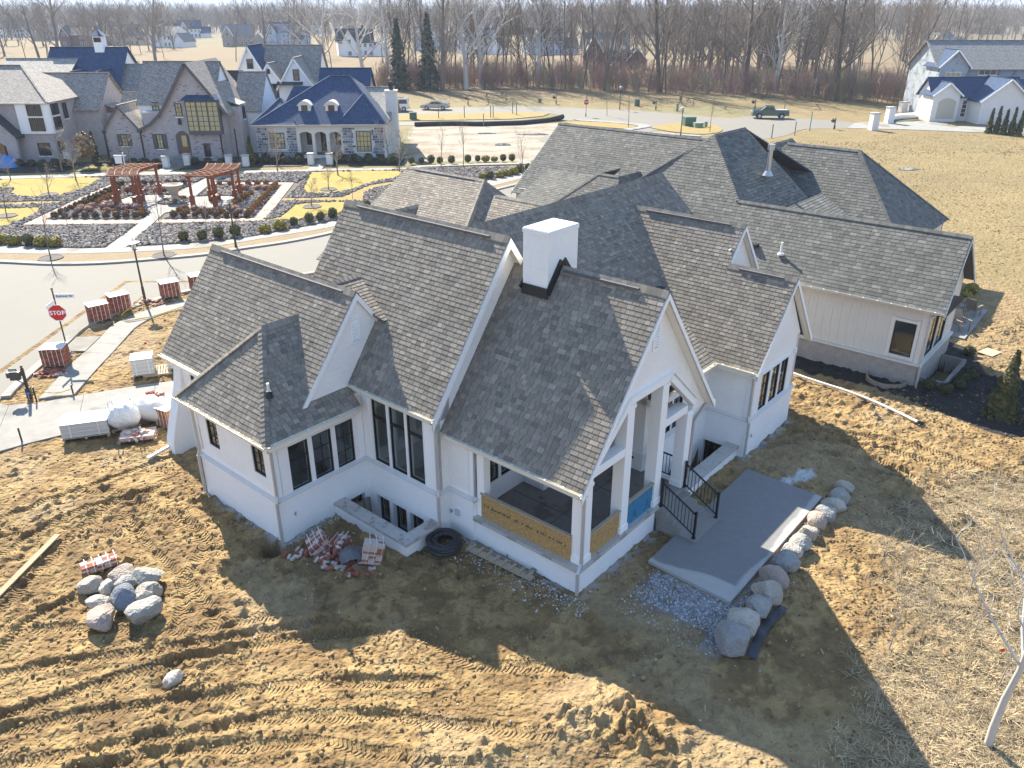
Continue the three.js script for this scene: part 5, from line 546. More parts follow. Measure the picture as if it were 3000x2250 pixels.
{ // painted brick house with the tall swept gable
  const H = thing('swept_gable_house', 'grey painted brick house with one tall swept gable and big mullioned bay window', 'house', [-39.5, 0, -93]); const X = x => x + 39.5;
  const sh = new THREE.Shape(); sh.moveTo(X(-42), -0.3); sh.lineTo(X(-33), -0.3); sh.lineTo(X(-32.6), 5.6); sh.lineTo(X(-35.7), 10.3); sh.lineTo(X(-38.4), 6.4); sh.quadraticCurveTo(X(-39.6), 4.4, X(-42), 3.5); const g = new THREE.ExtrudeGeometry(sh, { depth: 0.5, bevelEnabled: false, curveSegments: 10 }); g.translate(0, 0, -0.5); part(H, 'wall', triUV(g), WM.greyBrick);
  // roof following the sweep
  const prof = [[-42.2, 3.45], [-40.6, 4.2], [-39.4, 5.2], [-38.5, 6.4], [-37.2, 8.3], [-35.7, 10.5]]; const dark = S([0.11, 0.1, 0.1]); for (let i = 0; i < prof.length - 1; i++) { const [a, b] = [prof[i], prof[i + 1]]; part(H, 'roof', planeSlab([[X(a[0]), a[1], i < 2 ? -2.6 : -10], [X(a[0]), a[1], 0.35], [X(b[0]), b[1], 0.35], [X(b[0]), b[1], i < 2 ? -2.6 : -10]], 0.2), RM.tan); part(H, 'rake_board', bar([X(a[0]), a[1] - 0.1, 0.38], [X(b[0]), b[1] - 0.1, 0.38], 0.1, 0.3), dark); }
  part(H, 'roof', planeSlab([[X(-31.8), 5.2, 0.35], [X(-31.8), 5.2, -10], [X(-35.7), 10.5, -10], [X(-35.7), 10.5, 0.35]], 0.2), RM.tan); part(H, 'rake_board', bar([X(-31.8), 5.1, 0.38], [X(-35.7), 10.4, 0.38], 0.1, 0.3), dark);
  part(H, 'wall', triUV(box(9, 5.6, 9.5, X(-37.2), 2.5, -5.3)), WM.greyBrick); gableH(H, { x0: X(-42.6), x1: X(-34), z0: -9.5, z1: -2.2, eave: 6.2, ridge: 10.3, axis: 'x', wall: WM.white, roof: RM.tan, ov: 0.2 }); winH(H, X(-41.1), X(-40.3), 4.9, 6.2, -2.2, { glass: warmGlass, rows: 3 });
  gableH(H, { x0: X(-46), x1: X(-42), z0: -8, z1: 0, eave: 3.6, ridge: 6.1, axis: 'z', wall: WM.greyBrick, roof: RM.tan, ov: 0.25, trim: dark }); gableH(H, { x0: X(-46.2), x1: X(-42), z0: -10, z1: -4, eave: 3.9, ridge: 6.8, axis: 'x', wall: WM.greyBrick, roof: RM.tan, ov: 0.2 });
  gableH(H, { x0: X(-33), x1: X(-30), z0: -14, z1: -6, eave: 5, ridge: 8.9, axis: 'x', wall: WM.white, roof: RM.tan, ov: 0.2 }); part(H, 'roof', planeSlab([[X(-33), 6.6, -2.4], [X(-31.2), 5.9, -2.4], [X(-31.2), 5.9, -5], [X(-33), 6.6, -5]]), RM.pale); part(H, 'wall', triUV(box(2.2, 5.6, 2.6, X(-32.4), 2.9, -3.7)), WM.greyBrick); winH(H, -4.3, -3.5, 4.2, 5.6, X(-31.3), { face: 'x', rows: 3 });
  winH(H, X(-44.3), X(-43.6), 1.7, 3, 0, { glass: warmGlass, rows: 3 }); winH(H, X(-40.3), X(-39.6), 1.4, 3, 0, { glass: warmGlass, rows: 3 }); winH(H, X(-35.1), X(-34.4), 0.5, 2.0, 0, { rows: 3 }); winH(H, X(-37.6), X(-36.9), 4.9, 6.3, 0, { glass: warmGlass, rows: 3 });
  for (const [a, b, y0, y1] of [[-44.75, -44.35, 1.7, 3], [-43.55, -43.15, 1.7, 3], [-40.75, -40.35, 1.4, 3], [-39.55, -39.15, 1.4, 3]]) part(H, 'shutter', box(b - a, y1 - y0, 0.06, X((a + b) / 2), (y0 + y1) / 2, 0.04), dark);
  const bay = part(H, 'bay_window', box(3.7, 3.7, 0.7, X(-34.45), 4.85, 0.2), dark); for (let i = 0; i < 3; i++) { const x = X(-35.65) + i * 1.2; part(bay, 'pane', box(1.0, 3.0, 0.04, x, 4.95, 0.56), warmGlass); part(bay, 'glazing_bar', [box(0.05, 3, 0.04, x, 4.95, 0.59), ...[3.95, 4.45, 5.0, 5.55, 6].map(y => box(1, 0.05, 0.041, x, y, 0.59))], MAT.black); } part(bay, 'bay_roof', planeSlab([[X(-36.6), 6.75, 0.7], [X(-32.3), 6.75, 0.7], [X(-32.8), 7.25, -0.1], [X(-36.1), 7.25, -0.1]]), RM.slate);
  { const s = new THREE.Shape(); s.moveTo(-0.75, 0); s.lineTo(0.75, 0); s.lineTo(0.75, 2.1); s.quadraticCurveTo(0, 3.1, -0.75, 2.1); const a = new THREE.ExtrudeGeometry(s, { depth: 0.06, bevelEnabled: false }); a.translate(X(-37.35), 0.75, 0.0); const d = part(H, 'porch_arch', a, S([0.12, 0.1, 0.09])); part(d, 'door', box(0.8, 2.2, 0.05, X(-37.15), 1.85, 0.09), S([0.3, 0.13, 0.05], { map: woodT })); part(d, 'door_glass', box(0.55, 1.2, 0.03, X(-37.15), 2.25, 0.12), warmGlass); }
  part(H, 'wall_lantern', [box(0.25, 0.5, 0.25, X(-37.3), 4.3, 0.2), cyl(0.02, 0.2, 0.2, 4, X(-37.3), 4.65, 0.2)], MAT.black); for (const x of [-46.1, -42, -33, -31.3]) part(H, 'downspout', box(0.12, 3.6, 0.12, X(x), 1.8, 0.12), MAT.black); part(H, 'step', box(1.9, 0.7, 1.3, X(-37.4), 0.3, 0.7), MAT.concrete); part(H, 'step', box(1.9, 0.35, 0.6, X(-37.4), 0.15, 1.7), MAT.concrete);
  const r = rng(4), bg = box(0.26, 0.075, 0.03), dm = [S([0.08, 0.07, 0.075]), S([0.16, 0.14, 0.14])]; for (let i = 0; i < 210; i++) { const x = -46 + 13.3 * r(), y = 0.2 + 8.5 * r(); const lim = x < -42 ? 3.6 + 2.4 * (1 - Math.abs(x + 44) / 2) : x < -38.4 ? 3.5 + 2.6 * sst(-42, -38.4, x) : 10.2 - Math.abs(x + 35.7) * 1.45; if (y > lim - 0.35 || (x > -36.5 && x < -32.4 && y > 2.9 && y < 6.9) || (x > -38.2 && x < -36.4 && y < 3.9) || (x > -44.8 && x < -43.1 && y > 1.6 && y < 3.1) || (x > -40.8 && x < -39.1 && y > 1.3 && y < 3.1) || (x > -35.2 && x < -34.3 && y < 2.1)) continue; const m = part(H, 'dark_brick', bg, dm[i & 1]); m.position.set(X(x), y, 0.004); }
}
{ // two storey brick house with the white window bay
  const H = thing('hip_roof_house', 'two storey taupe brick house with tan hip roof and white corner window bay', 'house', [-54, 0, -92]); const X = x => x + 54;
  hipH(H, { x0: X(-61), x1: X(-51.4), z0: -11, z1: 0, eave: 6.5, ridge: 10, rx0: X(-60), rx1: X(-56), zr: -5, wall: WM.greyBrick, roof: RM.tan }); part(H, 'wall', box(3.5, 3.3, 0.3, X(-53.0), 4.85, 0.12), MAT.trim); part(H, 'wall', box(0.3, 3.3, 2.2, X(-51.3), 4.85, -0.9), MAT.trim);
  winH(H, X(-53.5), X(-52.75), 5.1, 6.3, 0.28, { sill: false }); winH(H, X(-52.65), X(-51.9), 5.1, 6.3, 0.28, { sill: false }); winH(H, X(-53.5), X(-52.75), 3.5, 4.9, 0.28, { sill: false }); winH(H, X(-52.65), X(-51.9), 3.5, 4.9, 0.28, { sill: false }); winH(H, X(-53.4), X(-52.75), 0.8, 2.2, 0); winH(H, X(-52.7), X(-52.05), 0.8, 2.2, 0); for (const [a, b] of [[5.1, 6.3], [3.5, 4.9]]) { winH(H, -1.75, -1.1, a, b, X(-51.12), { face: 'x', sill: false }); winH(H, -0.95, -0.3, a, b, X(-51.12), { face: 'x', sill: false }); } winH(H, -1.6, -0.5, 0.9, 2.3, X(-51.38), { face: 'x' }); winH(H, -4, -3.2, 4.4, 6.1, X(-51.38), { face: 'x' });
  gableH(H, { x0: X(-56), x1: X(-48.4), z0: -13, z1: -5.5, eave: 5.4, ridge: 8.9, axis: 'x', wall: WM.greyBrick, roof: RM.tan, ov: 0.3 }); winH(H, -9.5, -9.1, 2, 3.4, X(-48.38), { face: 'x', cols: 1 }); winH(H, -8, -7.6, 2, 3.4, X(-48.38), { face: 'x', cols: 1 }); part(H, 'roof', planeSlab([[X(-48.6), 5.6, -7], [X(-46.6), 5.0, -7], [X(-46.6), 5, -10], [X(-48.6), 5.6, -10]]), RM.pale);
  part(H, 'wall', box(2.2, 4.8, 3.4, X(-47.6), 2.2, -8.6), WM.greyBrick); { const s = new THREE.Shape([[X(-60), -0.3], [X(-55.1), -0.3], [X(-54.9), 3.1], [X(-58), 6.6], [X(-60), 6.6]].map(p => new THREE.Vector2(...p))); const p = new THREE.Path(); p.moveTo(X(-58.4), 0); p.lineTo(X(-56.2), 0); p.lineTo(X(-56.2), 2); p.quadraticCurveTo(X(-57.3), 3, X(-58.4), 2); s.holes.push(p); const g = new THREE.ExtrudeGeometry(s, { depth: 0.4, bevelEnabled: false }); g.translate(0, 0, 0.9); part(H, 'porch_gable', triUV(g), WM.greyBrick); part(H, 'roof', planeSlab([[X(-54.6), 3.0, 1.6], [X(-54.6), 3.0, -0.4], [X(-58.2), 6.9, -0.4], [X(-58.2), 6.9, 1.6]], 0.2), RM.dark); part(H, 'porch_wall', box(3, 2.8, 0.1, X(-57.3), 1.2, 0.2), S([0.42, 0.22, 0.1])); winH(H, X(-57), X(-56.4), 0.9, 2.2, 0.25, { sill: false }); }
}
{ // white farmhouse with the cupola
  const H = thing('cupola_house', 'white farmhouse with long slate blue roof and a square cupola on the ridge', 'house', [-55, 0, -110]); const X = x => x + 55;
  gableH(H, { x0: X(-60.5), x1: X(-51), z0: -8, z1: 1.5, eave: 6.4, ridge: 11.2, axis: 'x', wall: WM.white, roof: RM.slate, ov: 0.4 }); gableH(H, { x0: X(-53.9), x1: X(-50.6), z0: -3, z1: 3, eave: 6, ridge: 8.7, axis: 'z', wall: WM.white, roof: RM.slate, ov: 0.25 }); gableH(H, { x0: X(-57.2), x1: X(-54.6), z0: -3, z1: 2.4, eave: 6.4, ridge: 8.6, axis: 'z', wall: WM.white, roof: RM.slate, ov: 0.25 }); gableH(H, { x0: X(-66), x1: X(-57.2), z0: -6, z1: 2, eave: 7.6, ridge: 9.9, axis: 'x', wall: WM.white, roof: RM.pale, ov: 0.3 }); gableH(H, { x0: X(-51), x1: X(-47), z0: -5, z1: 1, eave: 6, ridge: 9.2, axis: 'x', wall: WM.white, roof: RM.grey, ov: 0.3 });
  const c = part(H, 'cupola', box(1.2, 2.3, 1.2, X(-54.2), 11.4, -3.25), WM.white); part(c, 'cupola_roof', new THREE.ConeGeometry(1.15, 0.95, 4, 1).rotateY(Math.PI / 4).translate(X(-54.2), 13, -3.25), RM.slate); part(c, 'cupola_vent', box(0.95, 0.55, 0.05, X(-54.2), 12.1, -2.64), MAT.black);
  winH(H, X(-52.6), X(-52.1), 7, 7.8, 3, { cols: 1 }); winH(H, X(-53.1), X(-51.4), 4.1, 5.6, 3, { cols: 3, rows: 1, glass: warmGlass }); winH(H, X(-56.1), X(-55.6), 7, 8, 2.4, { cols: 1 }); for (const x of [-49.8, -48.9, -48.2]) winH(H, X(x), X(x + 0.45), 4.2, 5.4, 1, { cols: 1 }); for (const x of [-60.3, -59.2, -62]) winH(H, X(x), X(x + 0.45), 6, 7.2, 2, { cols: 1 });
}
{ // white house behind the slate roof
  const H = thing('white_gable_house', 'white house of steep gables with grey roof behind the slate blue roof', 'house', [-29.5, 0, -112]); const X = x => x + 29.5;
  gableH(H, { x0: X(-33.4), x1: X(-26.2), z0: -10, z1: -1, eave: 6, ridge: 11.3, axis: 'x', wall: WM.white, roof: RM.tan, ov: 0.3 }); gableH(H, { x0: X(-30.9), x1: X(-26.2), z0: -4, z1: 0.5, eave: 6.5, ridge: 10, axis: 'z', wall: WM.white, roof: RM.tan, ov: 0.25 }); gableH(H, { x0: X(-33.4), x1: X(-30.8), z0: -4, z1: 0.2, eave: 7.4, ridge: 9.3, axis: 'z', wall: WM.white, roof: RM.tan, ov: 0.2 }); gableH(H, { x0: X(-36.8), x1: X(-32.6), z0: -7, z1: -0.5, eave: 7.6, ridge: 11.4, axis: 'z', wall: WM.white, roof: RM.slate, ov: 0.3 }); part(H, 'roof', planeSlab([[X(-31), 6.8, 1.3], [X(-27.6), 6.8, 1.3], [X(-27.6), 7.1, 0.4], [X(-31), 7.1, 0.4]]), RM.dark); winH(H, X(-28.8), X(-28), 7.2, 8.6, 0.5, { cols: 1 }); winH(H, X(-32.3), X(-31.9), 8, 8.6, 0.2, { cols: 1 }); winH(H, X(-35), X(-34.2), 8.6, 9.8, -0.5, { cols: 1 }); winH(H, X(-32), X(-31), 4.6, 6.8, 0.2, { cols: 2, rows: 4 });
  gableH(H, { x0: X(-36.8), x1: X(-33.8), z0: 4, z1: 8, eave: 6.2, ridge: 8.8, axis: 'x', wall: WM.white, roof: RM.dark, ov: 0.2 });
}
{ // white brick house on the right with the long grey roof
  const H = thing('white_brick_house', 'white brick house with arched portico, wide front gable and long grey roof', 'house', [72, 0, -128]); const X = x => x - 72;
  gableH(H, { x0: X(66.4), x1: X(92), z0: -14, z1: -4, eave: 7.6, ridge: 11.2, axis: 'x', wall: S([0.38, 0.42, 0.46], { map: rep(mottleT, 0.4) }), roof: RM.grey, ov: 0.5 }); gableH(H, { x0: X(66.2), x1: X(70.6), z0: -8, z1: -3.4, eave: 7.9, ridge: 10.1, axis: 'z', wall: S([0.4, 0.44, 0.48], { map: rep(mottleT, 0.4) }), roof: RM.slate, ov: 0.35 }); winH(H, X(67.2), X(69.6), 6.2, 6.9, -3.4, { cols: 3, rows: 1, frame: MAT.trim, glass: warmGlass }); winH(H, X(72.6), X(75.4), 6.4, 7.2, -4, { cols: 3, rows: 1, frame: MAT.trim });
  gableH(H, { x0: X(64.6), x1: X(78), z0: -5, z1: -0.4, eave: 3.9, ridge: 6.2, axis: 'x', wall: WM.whiteBrick, roof: RM.slate, ov: 0.4 }); gableH(H, { x0: X(70.2), x1: X(77.4), z0: -3, z1: 3.2, eave: 3.5, ridge: 6.4, axis: 'z', wall: WM.whiteBrick, roof: RM.slate, ov: 0.4 }); gableH(H, { x0: X(64.2), x1: X(68.2), z0: -3, z1: 0.6, eave: 4.1, ridge: 5.7, axis: 'z', wall: WM.whiteBrick, roof: RM.slate, ov: 0.35 });
  { const s = new THREE.Shape(); s.moveTo(-1.35, 0.3); s.lineTo(1.35, 0.3); s.lineTo(1.35, 2.7); s.quadraticCurveTo(0, 3.8, -1.35, 2.7); const g = new THREE.ExtrudeGeometry(s, { depth: 0.06, bevelEnabled: false }); g.translate(X(66.4), 0.2, 0.6); part(H, 'garage_arch', g, S([0.5, 0.45, 0.36])); } winH(H, X(69.2), X(70), 0.6, 3.1, -0.4, { cols: 1, rows: 4, frame: MAT.trim, sill: false }); part(H, 'roof_vent', cyl(0.15, 0.15, 0.5, 8, X(75.6), 5.2, 1), MAT.pipeWhite); part(H, 'downspout', box(0.12, 3.6, 0.12, X(77.3), 1.8, 3.3), MAT.trim); gableH(H, { x0: X(77.4), x1: X(92), z0: -4, z1: 2.4, eave: 3.5, ridge: 6, axis: 'x', wall: WM.whiteBrick, roof: RM.slate, ov: 0.4 });
}
// far streets of houses between the trees
{ const r = rng(77); const list = [[40, 140, 0, 'brown', 'brick', 'with a white columned porch'], [150, 85, 0.4, 'grey', 'white', ''], [285, 104, 0.1, 'grey', 'white', ''], [372, 112, 0.7, 'pale', 'greige', ''], [440, 128, -0.2, 'brown', 'brick', ''], [560, 126, 0.2, 'brown', 'tan', ''], [650, 130, -0.3, 'grey', 'white', ''], [720, 104, 0.3, 'slate', 'white', ''], [835, 128, 0.2, 'grey', 'greige', ''], [935, 122, -0.2, 'slate', 'blue', ''], [1120, 156, 0.25, 'dark', 'white', ''], [1300, 142, 0, 'grey', 'blue', ''], [1405, 150, -0.3, 'slate', 'white', ''], [1585, 152, 0.2, 'dark', 'blue', ''], [1730, 192, 0, 'grey', 'brick', ''], [2545, 150, 0.3, 'grey', 'tan', ''], [2780, 90, 0, 'slate', 'blue', ''], [2880, 120, -0.3, 'slate', 'cream', ''], [90, 62, 0.2, 'dark', 'brick', ''], [230, 66, 0, 'brown', 'tan', ''], [500, 78, 0.5, 'slate', 'white', ''], [610, 72, 0, 'grey', 'cream', ''], [1010, 92, 0.2, 'grey', 'white', ''], [1480, 96, 0, 'brown', 'brick', ''], [2650, 92, 0.2, 'brown', 'brick', '']];
  const ctx = ['beside the far avenue', 'past the mown field', 'behind bare saplings', 'at the bend of the far lane', 'in the far row of roofs', 'close to the tall sycamores', 'next to a gravel drive', 'under the wooded skyline'], roofW = { brown: 'brown', grey: 'mid grey', pale: 'pale tan', slate: 'slate blue', dark: 'charcoal' }, wallW = { brick: 'red brown brick', white: 'white', greige: 'beige', tan: 'tan', blue: 'pale blue', cream: 'cream' };
  list.forEach(([px, py, ry, rf, wl, ex], i) => { const dep = 16 / ((py - 20) / 2318 * 0.9026 + 0.0), k = (px - 1500) / 2318, z = -dep * 0.985, x = k * dep * 1.09; const H = thing('distant_house', [wallW[wl], 'distant house,', roofW[rf], 'roof', ex, ctx[(i * 3 + (i >> 3)) % 8]].filter(Boolean).join(' '), 'house', [x, 0, z], ry, 'distant houses beyond the trees'); const W = 11 + 4 * r(), D = 9 + 2 * r(), e = 4.8 + 1.2 * r(), rg = e + 3.4 + r(); gableH(H, { x0: -W / 2, x1: W / 2, z0: -D, z1: 0, eave: e, ridge: rg, axis: 'x', wall: WM[wl], roof: RM[rf] }); const gx = -W / 4 + (r() - 0.5) * 2; gableH(H, { x0: gx - 2.3, x1: gx + 2.3, z0: -4, z1: 1.6, eave: e - 0.2, ridge: rg - 0.6, axis: 'z', wall: WM[wl], roof: RM[rf], ov: 0.3 }); gableH(H, { x0: W / 2 - 0.5, x1: W / 2 + 5, z0: -7, z1: 1, eave: 3, ridge: 6, axis: i % 2 ? 'x' : 'z', wall: WM[wl], roof: RM[rf], ov: 0.3 });
    for (const [a, y] of [[gx - 0.6, 5], [gx - 0.6, 1.2]]) winH(H, a, a + 1.2, y - 0.4, y + 1, 1.6, { sill: false, frame: MAT.trim }); for (let q = 0; q < 3; q++) { const a = W / 2 - 1.6 - q * 1.9; if (a > gx + 2.6) { winH(H, a, a + 1, 3.4, 4.6, 0, { sill: false, frame: MAT.trim }); winH(H, a, a + 1, 0.8, 2.3, 0, { sill: false, frame: MAT.trim }); } } part(H, 'chimney', box(0.9, 3, 0.9, W / 4, rg - 0.4, -D / 2 - 1.2), WM.brick); }); }
// ---------------------------------------------------------------- trees and plants
class TB { // smooth tapered branch tubes
  constructor() { this.p = []; this.n = []; this.i = []; }
  tube(pts, rad, sides) { const base = this.p.length / 3; for (let k = 0; k < pts.length; k++) { const a = pts[Math.max(0, k - 1)], b = pts[Math.min(pts.length - 1, k + 1)], d = nrm(sub(b, a)), e = nrm(crs(d, Math.abs(d[1]) > 0.9 ? [1, 0, 0.1] : [0, 1, 0])), f = crs(d, e); for (let s = 0; s < sides; s++) { const an = s / sides * 6.2832, c = Math.cos(an), q = Math.sin(an), n = [0, 1, 2].map(j => e[j] * c + f[j] * q); this.p.push(pts[k][0] + n[0] * rad[k], pts[k][1] + n[1] * rad[k], pts[k][2] + n[2] * rad[k]); this.n.push(...n); } } for (let k = 0; k < pts.length - 1; k++) for (let s = 0; s < sides; s++) { const a = base + k * sides + s, b = base + k * sides + (s + 1) % sides, c = a + sides, d = b + sides; this.i.push(a, b, c, b, d, c); } }
  geo() { const g = new THREE.BufferGeometry(); g.setAttribute('position', new THREE.Float32BufferAttribute(this.p, 3)); g.setAttribute('normal', new THREE.Float32BufferAttribute(this.n, 3)); g.setAttribute('uv', new THREE.BufferAttribute(new Float32Array(this.p.length / 3 * 2), 2)); g.setIndex(this.i); return g; } }
function bareTree(seed, { h = 18, r0 = 0.28, levels = 3, clear = 0.35, kids = [9, 6, 4], spread = 0.75, minR = 0.02, wob = 0.12, lenF = [0.5, 0.5, 0.5], fork = false } = {}) {
  const r = rng(seed), T = new TB(), B = new TB();
  const grow = (p, d, len, rad, lv, tb) => { const n = lv === 0 ? 7 : lv === 1 ? 5 : lv === 2 ? 4 : 3, pts = [p.slice()], rr = [rad]; let q = p.slice(), dir = d.slice(); for (let i = 1; i <= n; i++) { dir = nrm([dir[0] + (r() - 0.5) * wob * (1 + lv), dir[1] + (r() - 0.5) * wob + (lv ? 0.07 : 0.03), dir[2] + (r() - 0.5) * wob * (1 + lv)]); q = [0, 1, 2].map(j => q[j] + dir[j] * len / n); pts.push(q.slice()); rr.push(Math.max(minR * 0.6, rad * (1 - (lv === 0 ? 0.78 : 0.85) * i / n))); } (lv === 0 ? T : B).tube(pts, rr, lv === 0 ? 7 : lv === 1 ? 5 : 3);
    if (lv < levels) { const m = kids[lv]; for (let k = 0; k < m; k++) { const t = lv === 0 ? clear + (1 - clear) * (k + r() * 0.8) / m : 0.2 + 0.8 * (k + r()) / m, f = Math.min(n - 0.001, t * n), i = Math.floor(f), w = f - i, o = [0, 1, 2].map(j => lerp(pts[i][j], pts[i + 1][j], w)), pr = lerp(rr[i], rr[i + 1], w), dd = nrm(sub(pts[i + 1], pts[i])), az = r() * 6.283, e = nrm(crs(dd, [0.3, 0.2, 1])), g = crs(dd, e), sp = spread * (0.7 + 0.6 * r()), nd = nrm([0, 1, 2].map(j => dd[j] * Math.cos(sp) + (e[j] * Math.cos(az) + g[j] * Math.sin(az)) * Math.sin(sp) + (j === 1 ? 0.12 : 0))); const ln = len * lenF[lv] * (0.6 + 0.6 * r()) * (lv === 0 ? 1.15 - 0.6 * (t - clear) : 1 - 0.4 * t); grow(o, nd, ln, Math.max(minR, pr * (lv === 0 ? 0.55 : 0.6)), lv + 1); } } };
  grow([0, -0.2, 0], nrm([(r() - 0.5) * 0.12, 1, (r() - 0.5) * 0.12]), h, r0, 0); return { trunk: T.geo(), crown: B.geo() }; }
const bark = [S([0.11, 0.09, 0.072]), S([0.17, 0.142, 0.115]), S([0.22, 0.19, 0.16]), S([0.5, 0.47, 0.43])], twig = [S([0.19, 0.155, 0.125]), S([0.25, 0.205, 0.165]), S([0.29, 0.245, 0.2]), S([0.5, 0.475, 0.435])];
function plantTree(geo, k, name, label, pos, ry, s, group, lean = 0) { const t = thing(name, label, 'tree', pos, ry, group); t.scale.setScalar(s); t.rotation.z = lean; part(t, 'trunk', geo.trunk, bark[k]); part(t, 'crown', geo.crown, twig[k]); return t; }
// belt of bare wood behind the lots
{ const P = []; for (let i = 0; i < 7; i++) P.push(bareTree(100 + i, { h: 17 + i % 3 * 2, r0: 0.14 + 0.03 * (i % 3), kids: [14, 7, 4], levels: 3, clear: 0.32 - 0.03 * (i % 3), spread: 0.6, minR: 0.024, lenF: [0.36, 0.5, 0.5], wob: 0.2 })); const thin = []; for (let i = 0; i < 4; i++) thin.push(bareTree(140 + i, { h: 12 + i, r0: 0.08, kids: [11, 6, 3], levels: 2, clear: 0.3, spread: 0.5, minR: 0.028, lenF: [0.32, 0.45, 0.4] })); const big = []; for (let i = 0; i < 3; i++) big.push(bareTree(160 + i, { h: 21, r0: 0.55, kids: [12, 7, 5, 3], levels: 3, clear: 0.24, spread: 0.85, minR: 0.035, wob: 0.2, lenF: [0.55, 0.55, 0.5] }));
  const r = rng(900), line = x => x < 0 ? -175 - (x + 24) * 0.22 : x < 12 ? -181 + x * 0.63 : -173.6 + (x - 12) * 0.36; const G = 'bare trees of the wood behind the lots';
  for (let i = 0; i < 118; i++) { const x = -26 + 108 * (i + r()) / 118, z = line(x) - 1 - r() * (x < 12 ? 12 : 26), k = r() < 0.5 ? 0 : r() < 0.7 ? 1 : 2; if (i % 3 === 0) plantTree(thin[i % 4], k, 'sapling_tree', 'slender bare tree standing in the wood behind the lots', [x, 0, z], r() * 6.3, 0.8 + 0.5 * r(), G, (r() - 0.5) * 0.12); else plantTree(P[i % 7], k, 'bare_tree', 'tall bare brown tree of the wood behind the lots', [x, 0, z], r() * 6.3, 0.8 + 0.4 * r(), G, (r() - 0.5) * 0.08); }
  // broad oaks at the front of the wood
  for (const [x, z, s, k] of [[29.5, -169, 1.0, 0], [46, -166, 1.02, 0], [61, -158, 0.95, 0], [-14.2, -172, 0.95, 1], [19, -172, 0.85, 1]]) plantTree(big[Math.abs(Math.round(x)) % 3], k, 'spreading_tree', 'broad dark bare tree with heavy limbs at the wood edge', [x, 0, z], x, s, 'broad trees at the wood edge');
  // white barked sycamores
  for (const [x, z, s] of [[-9.6, -176, 1.05], [-6.6, -179, 1.0], [-33, -190, 0.95], [-44, -196, 0.9], [-27, -186, 0.9], [5.5, -180, 0.95], [52.5, -168, 0.95]]) plantTree(big[Math.abs(Math.round(x * 3)) % 3], 3, 'sycamore_tree', 'bare sycamore with chalk white bark at the wood edge', [x, 0, z], x * 2, s, 'white barked sycamores');
  // looser trees on the far meadow to the left and right
  for (let i = 0; i < 48; i++) { const left = i < 30, x = left ? -165 + 140 * (i + r()) / 30 : 76 + 60 * (i - 30 + r()) / 18, z = left ? -205 - r() * 120 : -165 - r() * 130; plantTree(i % 4 === 3 ? big[i % 3] : P[i % 7], i % 3, 'meadow_tree', left ? 'bare tree standing in the meadow before the distant houses' : 'bare tree standing past the white brick house', [x, 0, z], r() * 6, 0.65 + 0.4 * r(), left ? 'bare trees in the meadow' : 'bare trees past the brick house'); }
  // brushwood along the edge
  const bush = bareTree(180, { h: 3.4, r0: 0.045, kids: [14, 6, 3], levels: 2, clear: 0.05, spread: 0.6, minR: 0.018, lenF: [0.6, 0.5, 0.5] }); const bg = mergeGeometries([bush.trunk, bush.crown]); const N = 1100, im = new THREE.InstancedMesh(bg, S([0.3, 0.225, 0.18]), N), o = new THREE.Object3D(); for (let i = 0; i < N; i++) { const x = -28 + 112 * r(), d = Math.pow(r(), 1.6) * 24; o.position.set(x, 0, line(x) + 1.4 - d); o.rotation.set(0, r() * 6.3, (r() - 0.5) * 0.3); o.scale.setScalar(0.6 + 0.9 * r()); o.updateMatrix(); im.setMatrixAt(i, o.matrix); im.setColorAt(i, lin(0.75 + 0.5 * r(), 0.75 + 0.4 * r(), 0.75 + 0.35 * r())); } im.name = 'brushwood'; im.userData = { kind: 'stuff', label: 'tangled brown brushwood along the foot of the wood', category: 'brushwood' }; im.castShadow = im.receiveShadow = true; scene.add(im);
  // far off woods that read as one mass up to the skyline
  const ft = bareTree(190, { h: 15, r0: 0.3, kids: [12, 6], levels: 2, clear: 0.15, spread: 0.8, minR: 0.09, lenF: [0.5, 0.5] }), fg = mergeGeometries([ft.trunk, ft.crown]); const M = 5200, fm = new THREE.InstancedMesh(fg, S([0.21, 0.175, 0.145]), M); let c = 0; for (let i = 0; c < M && i < 60000; i++) { const z = -215 - Math.pow(r(), 1.7) * 1900, x = (r() - 0.5) * 2 * (140 - z * 0.78), den = vn(x * 0.006 + 3, z * 0.01, 5); const open = z > -430 && (x < 40 || x > 90); if (open ? (den < 0.75 || r() < 0.85) : den < 0.3 || (z > -560 && x < 20 && r() < 0.7)) continue; const gy = z < -420 ? 16 * sst(-420, -2600, z) * (0.3 + fbm(x * 0.0025, z * 0.0025, 3, 18)) - 3 * sst(-420, -900, z) : 0; o.position.set(x, gy - 0.3, z); o.rotation.set(0, r() * 6.3, 0); const s = 0.7 + 0.45 * r(); o.scale.set(s * 1.25, s * (z < -600 ? 0.9 : 1), s * 1.25); o.updateMatrix(); fm.setMatrixAt(c, o.matrix); const q = 0.75 + 0.5 * r(); fm.setColorAt(c, lin(q, q * (0.96 + 0.08 * r()), q)); c++; } fm.count = c; fm.name = 'far_wood'; fm.userData = { kind: 'stuff', label: 'distant bare woods rising to the skyline', category: 'woodland' }; fm.castShadow = fm.receiveShadow = true; scene.add(fm); }
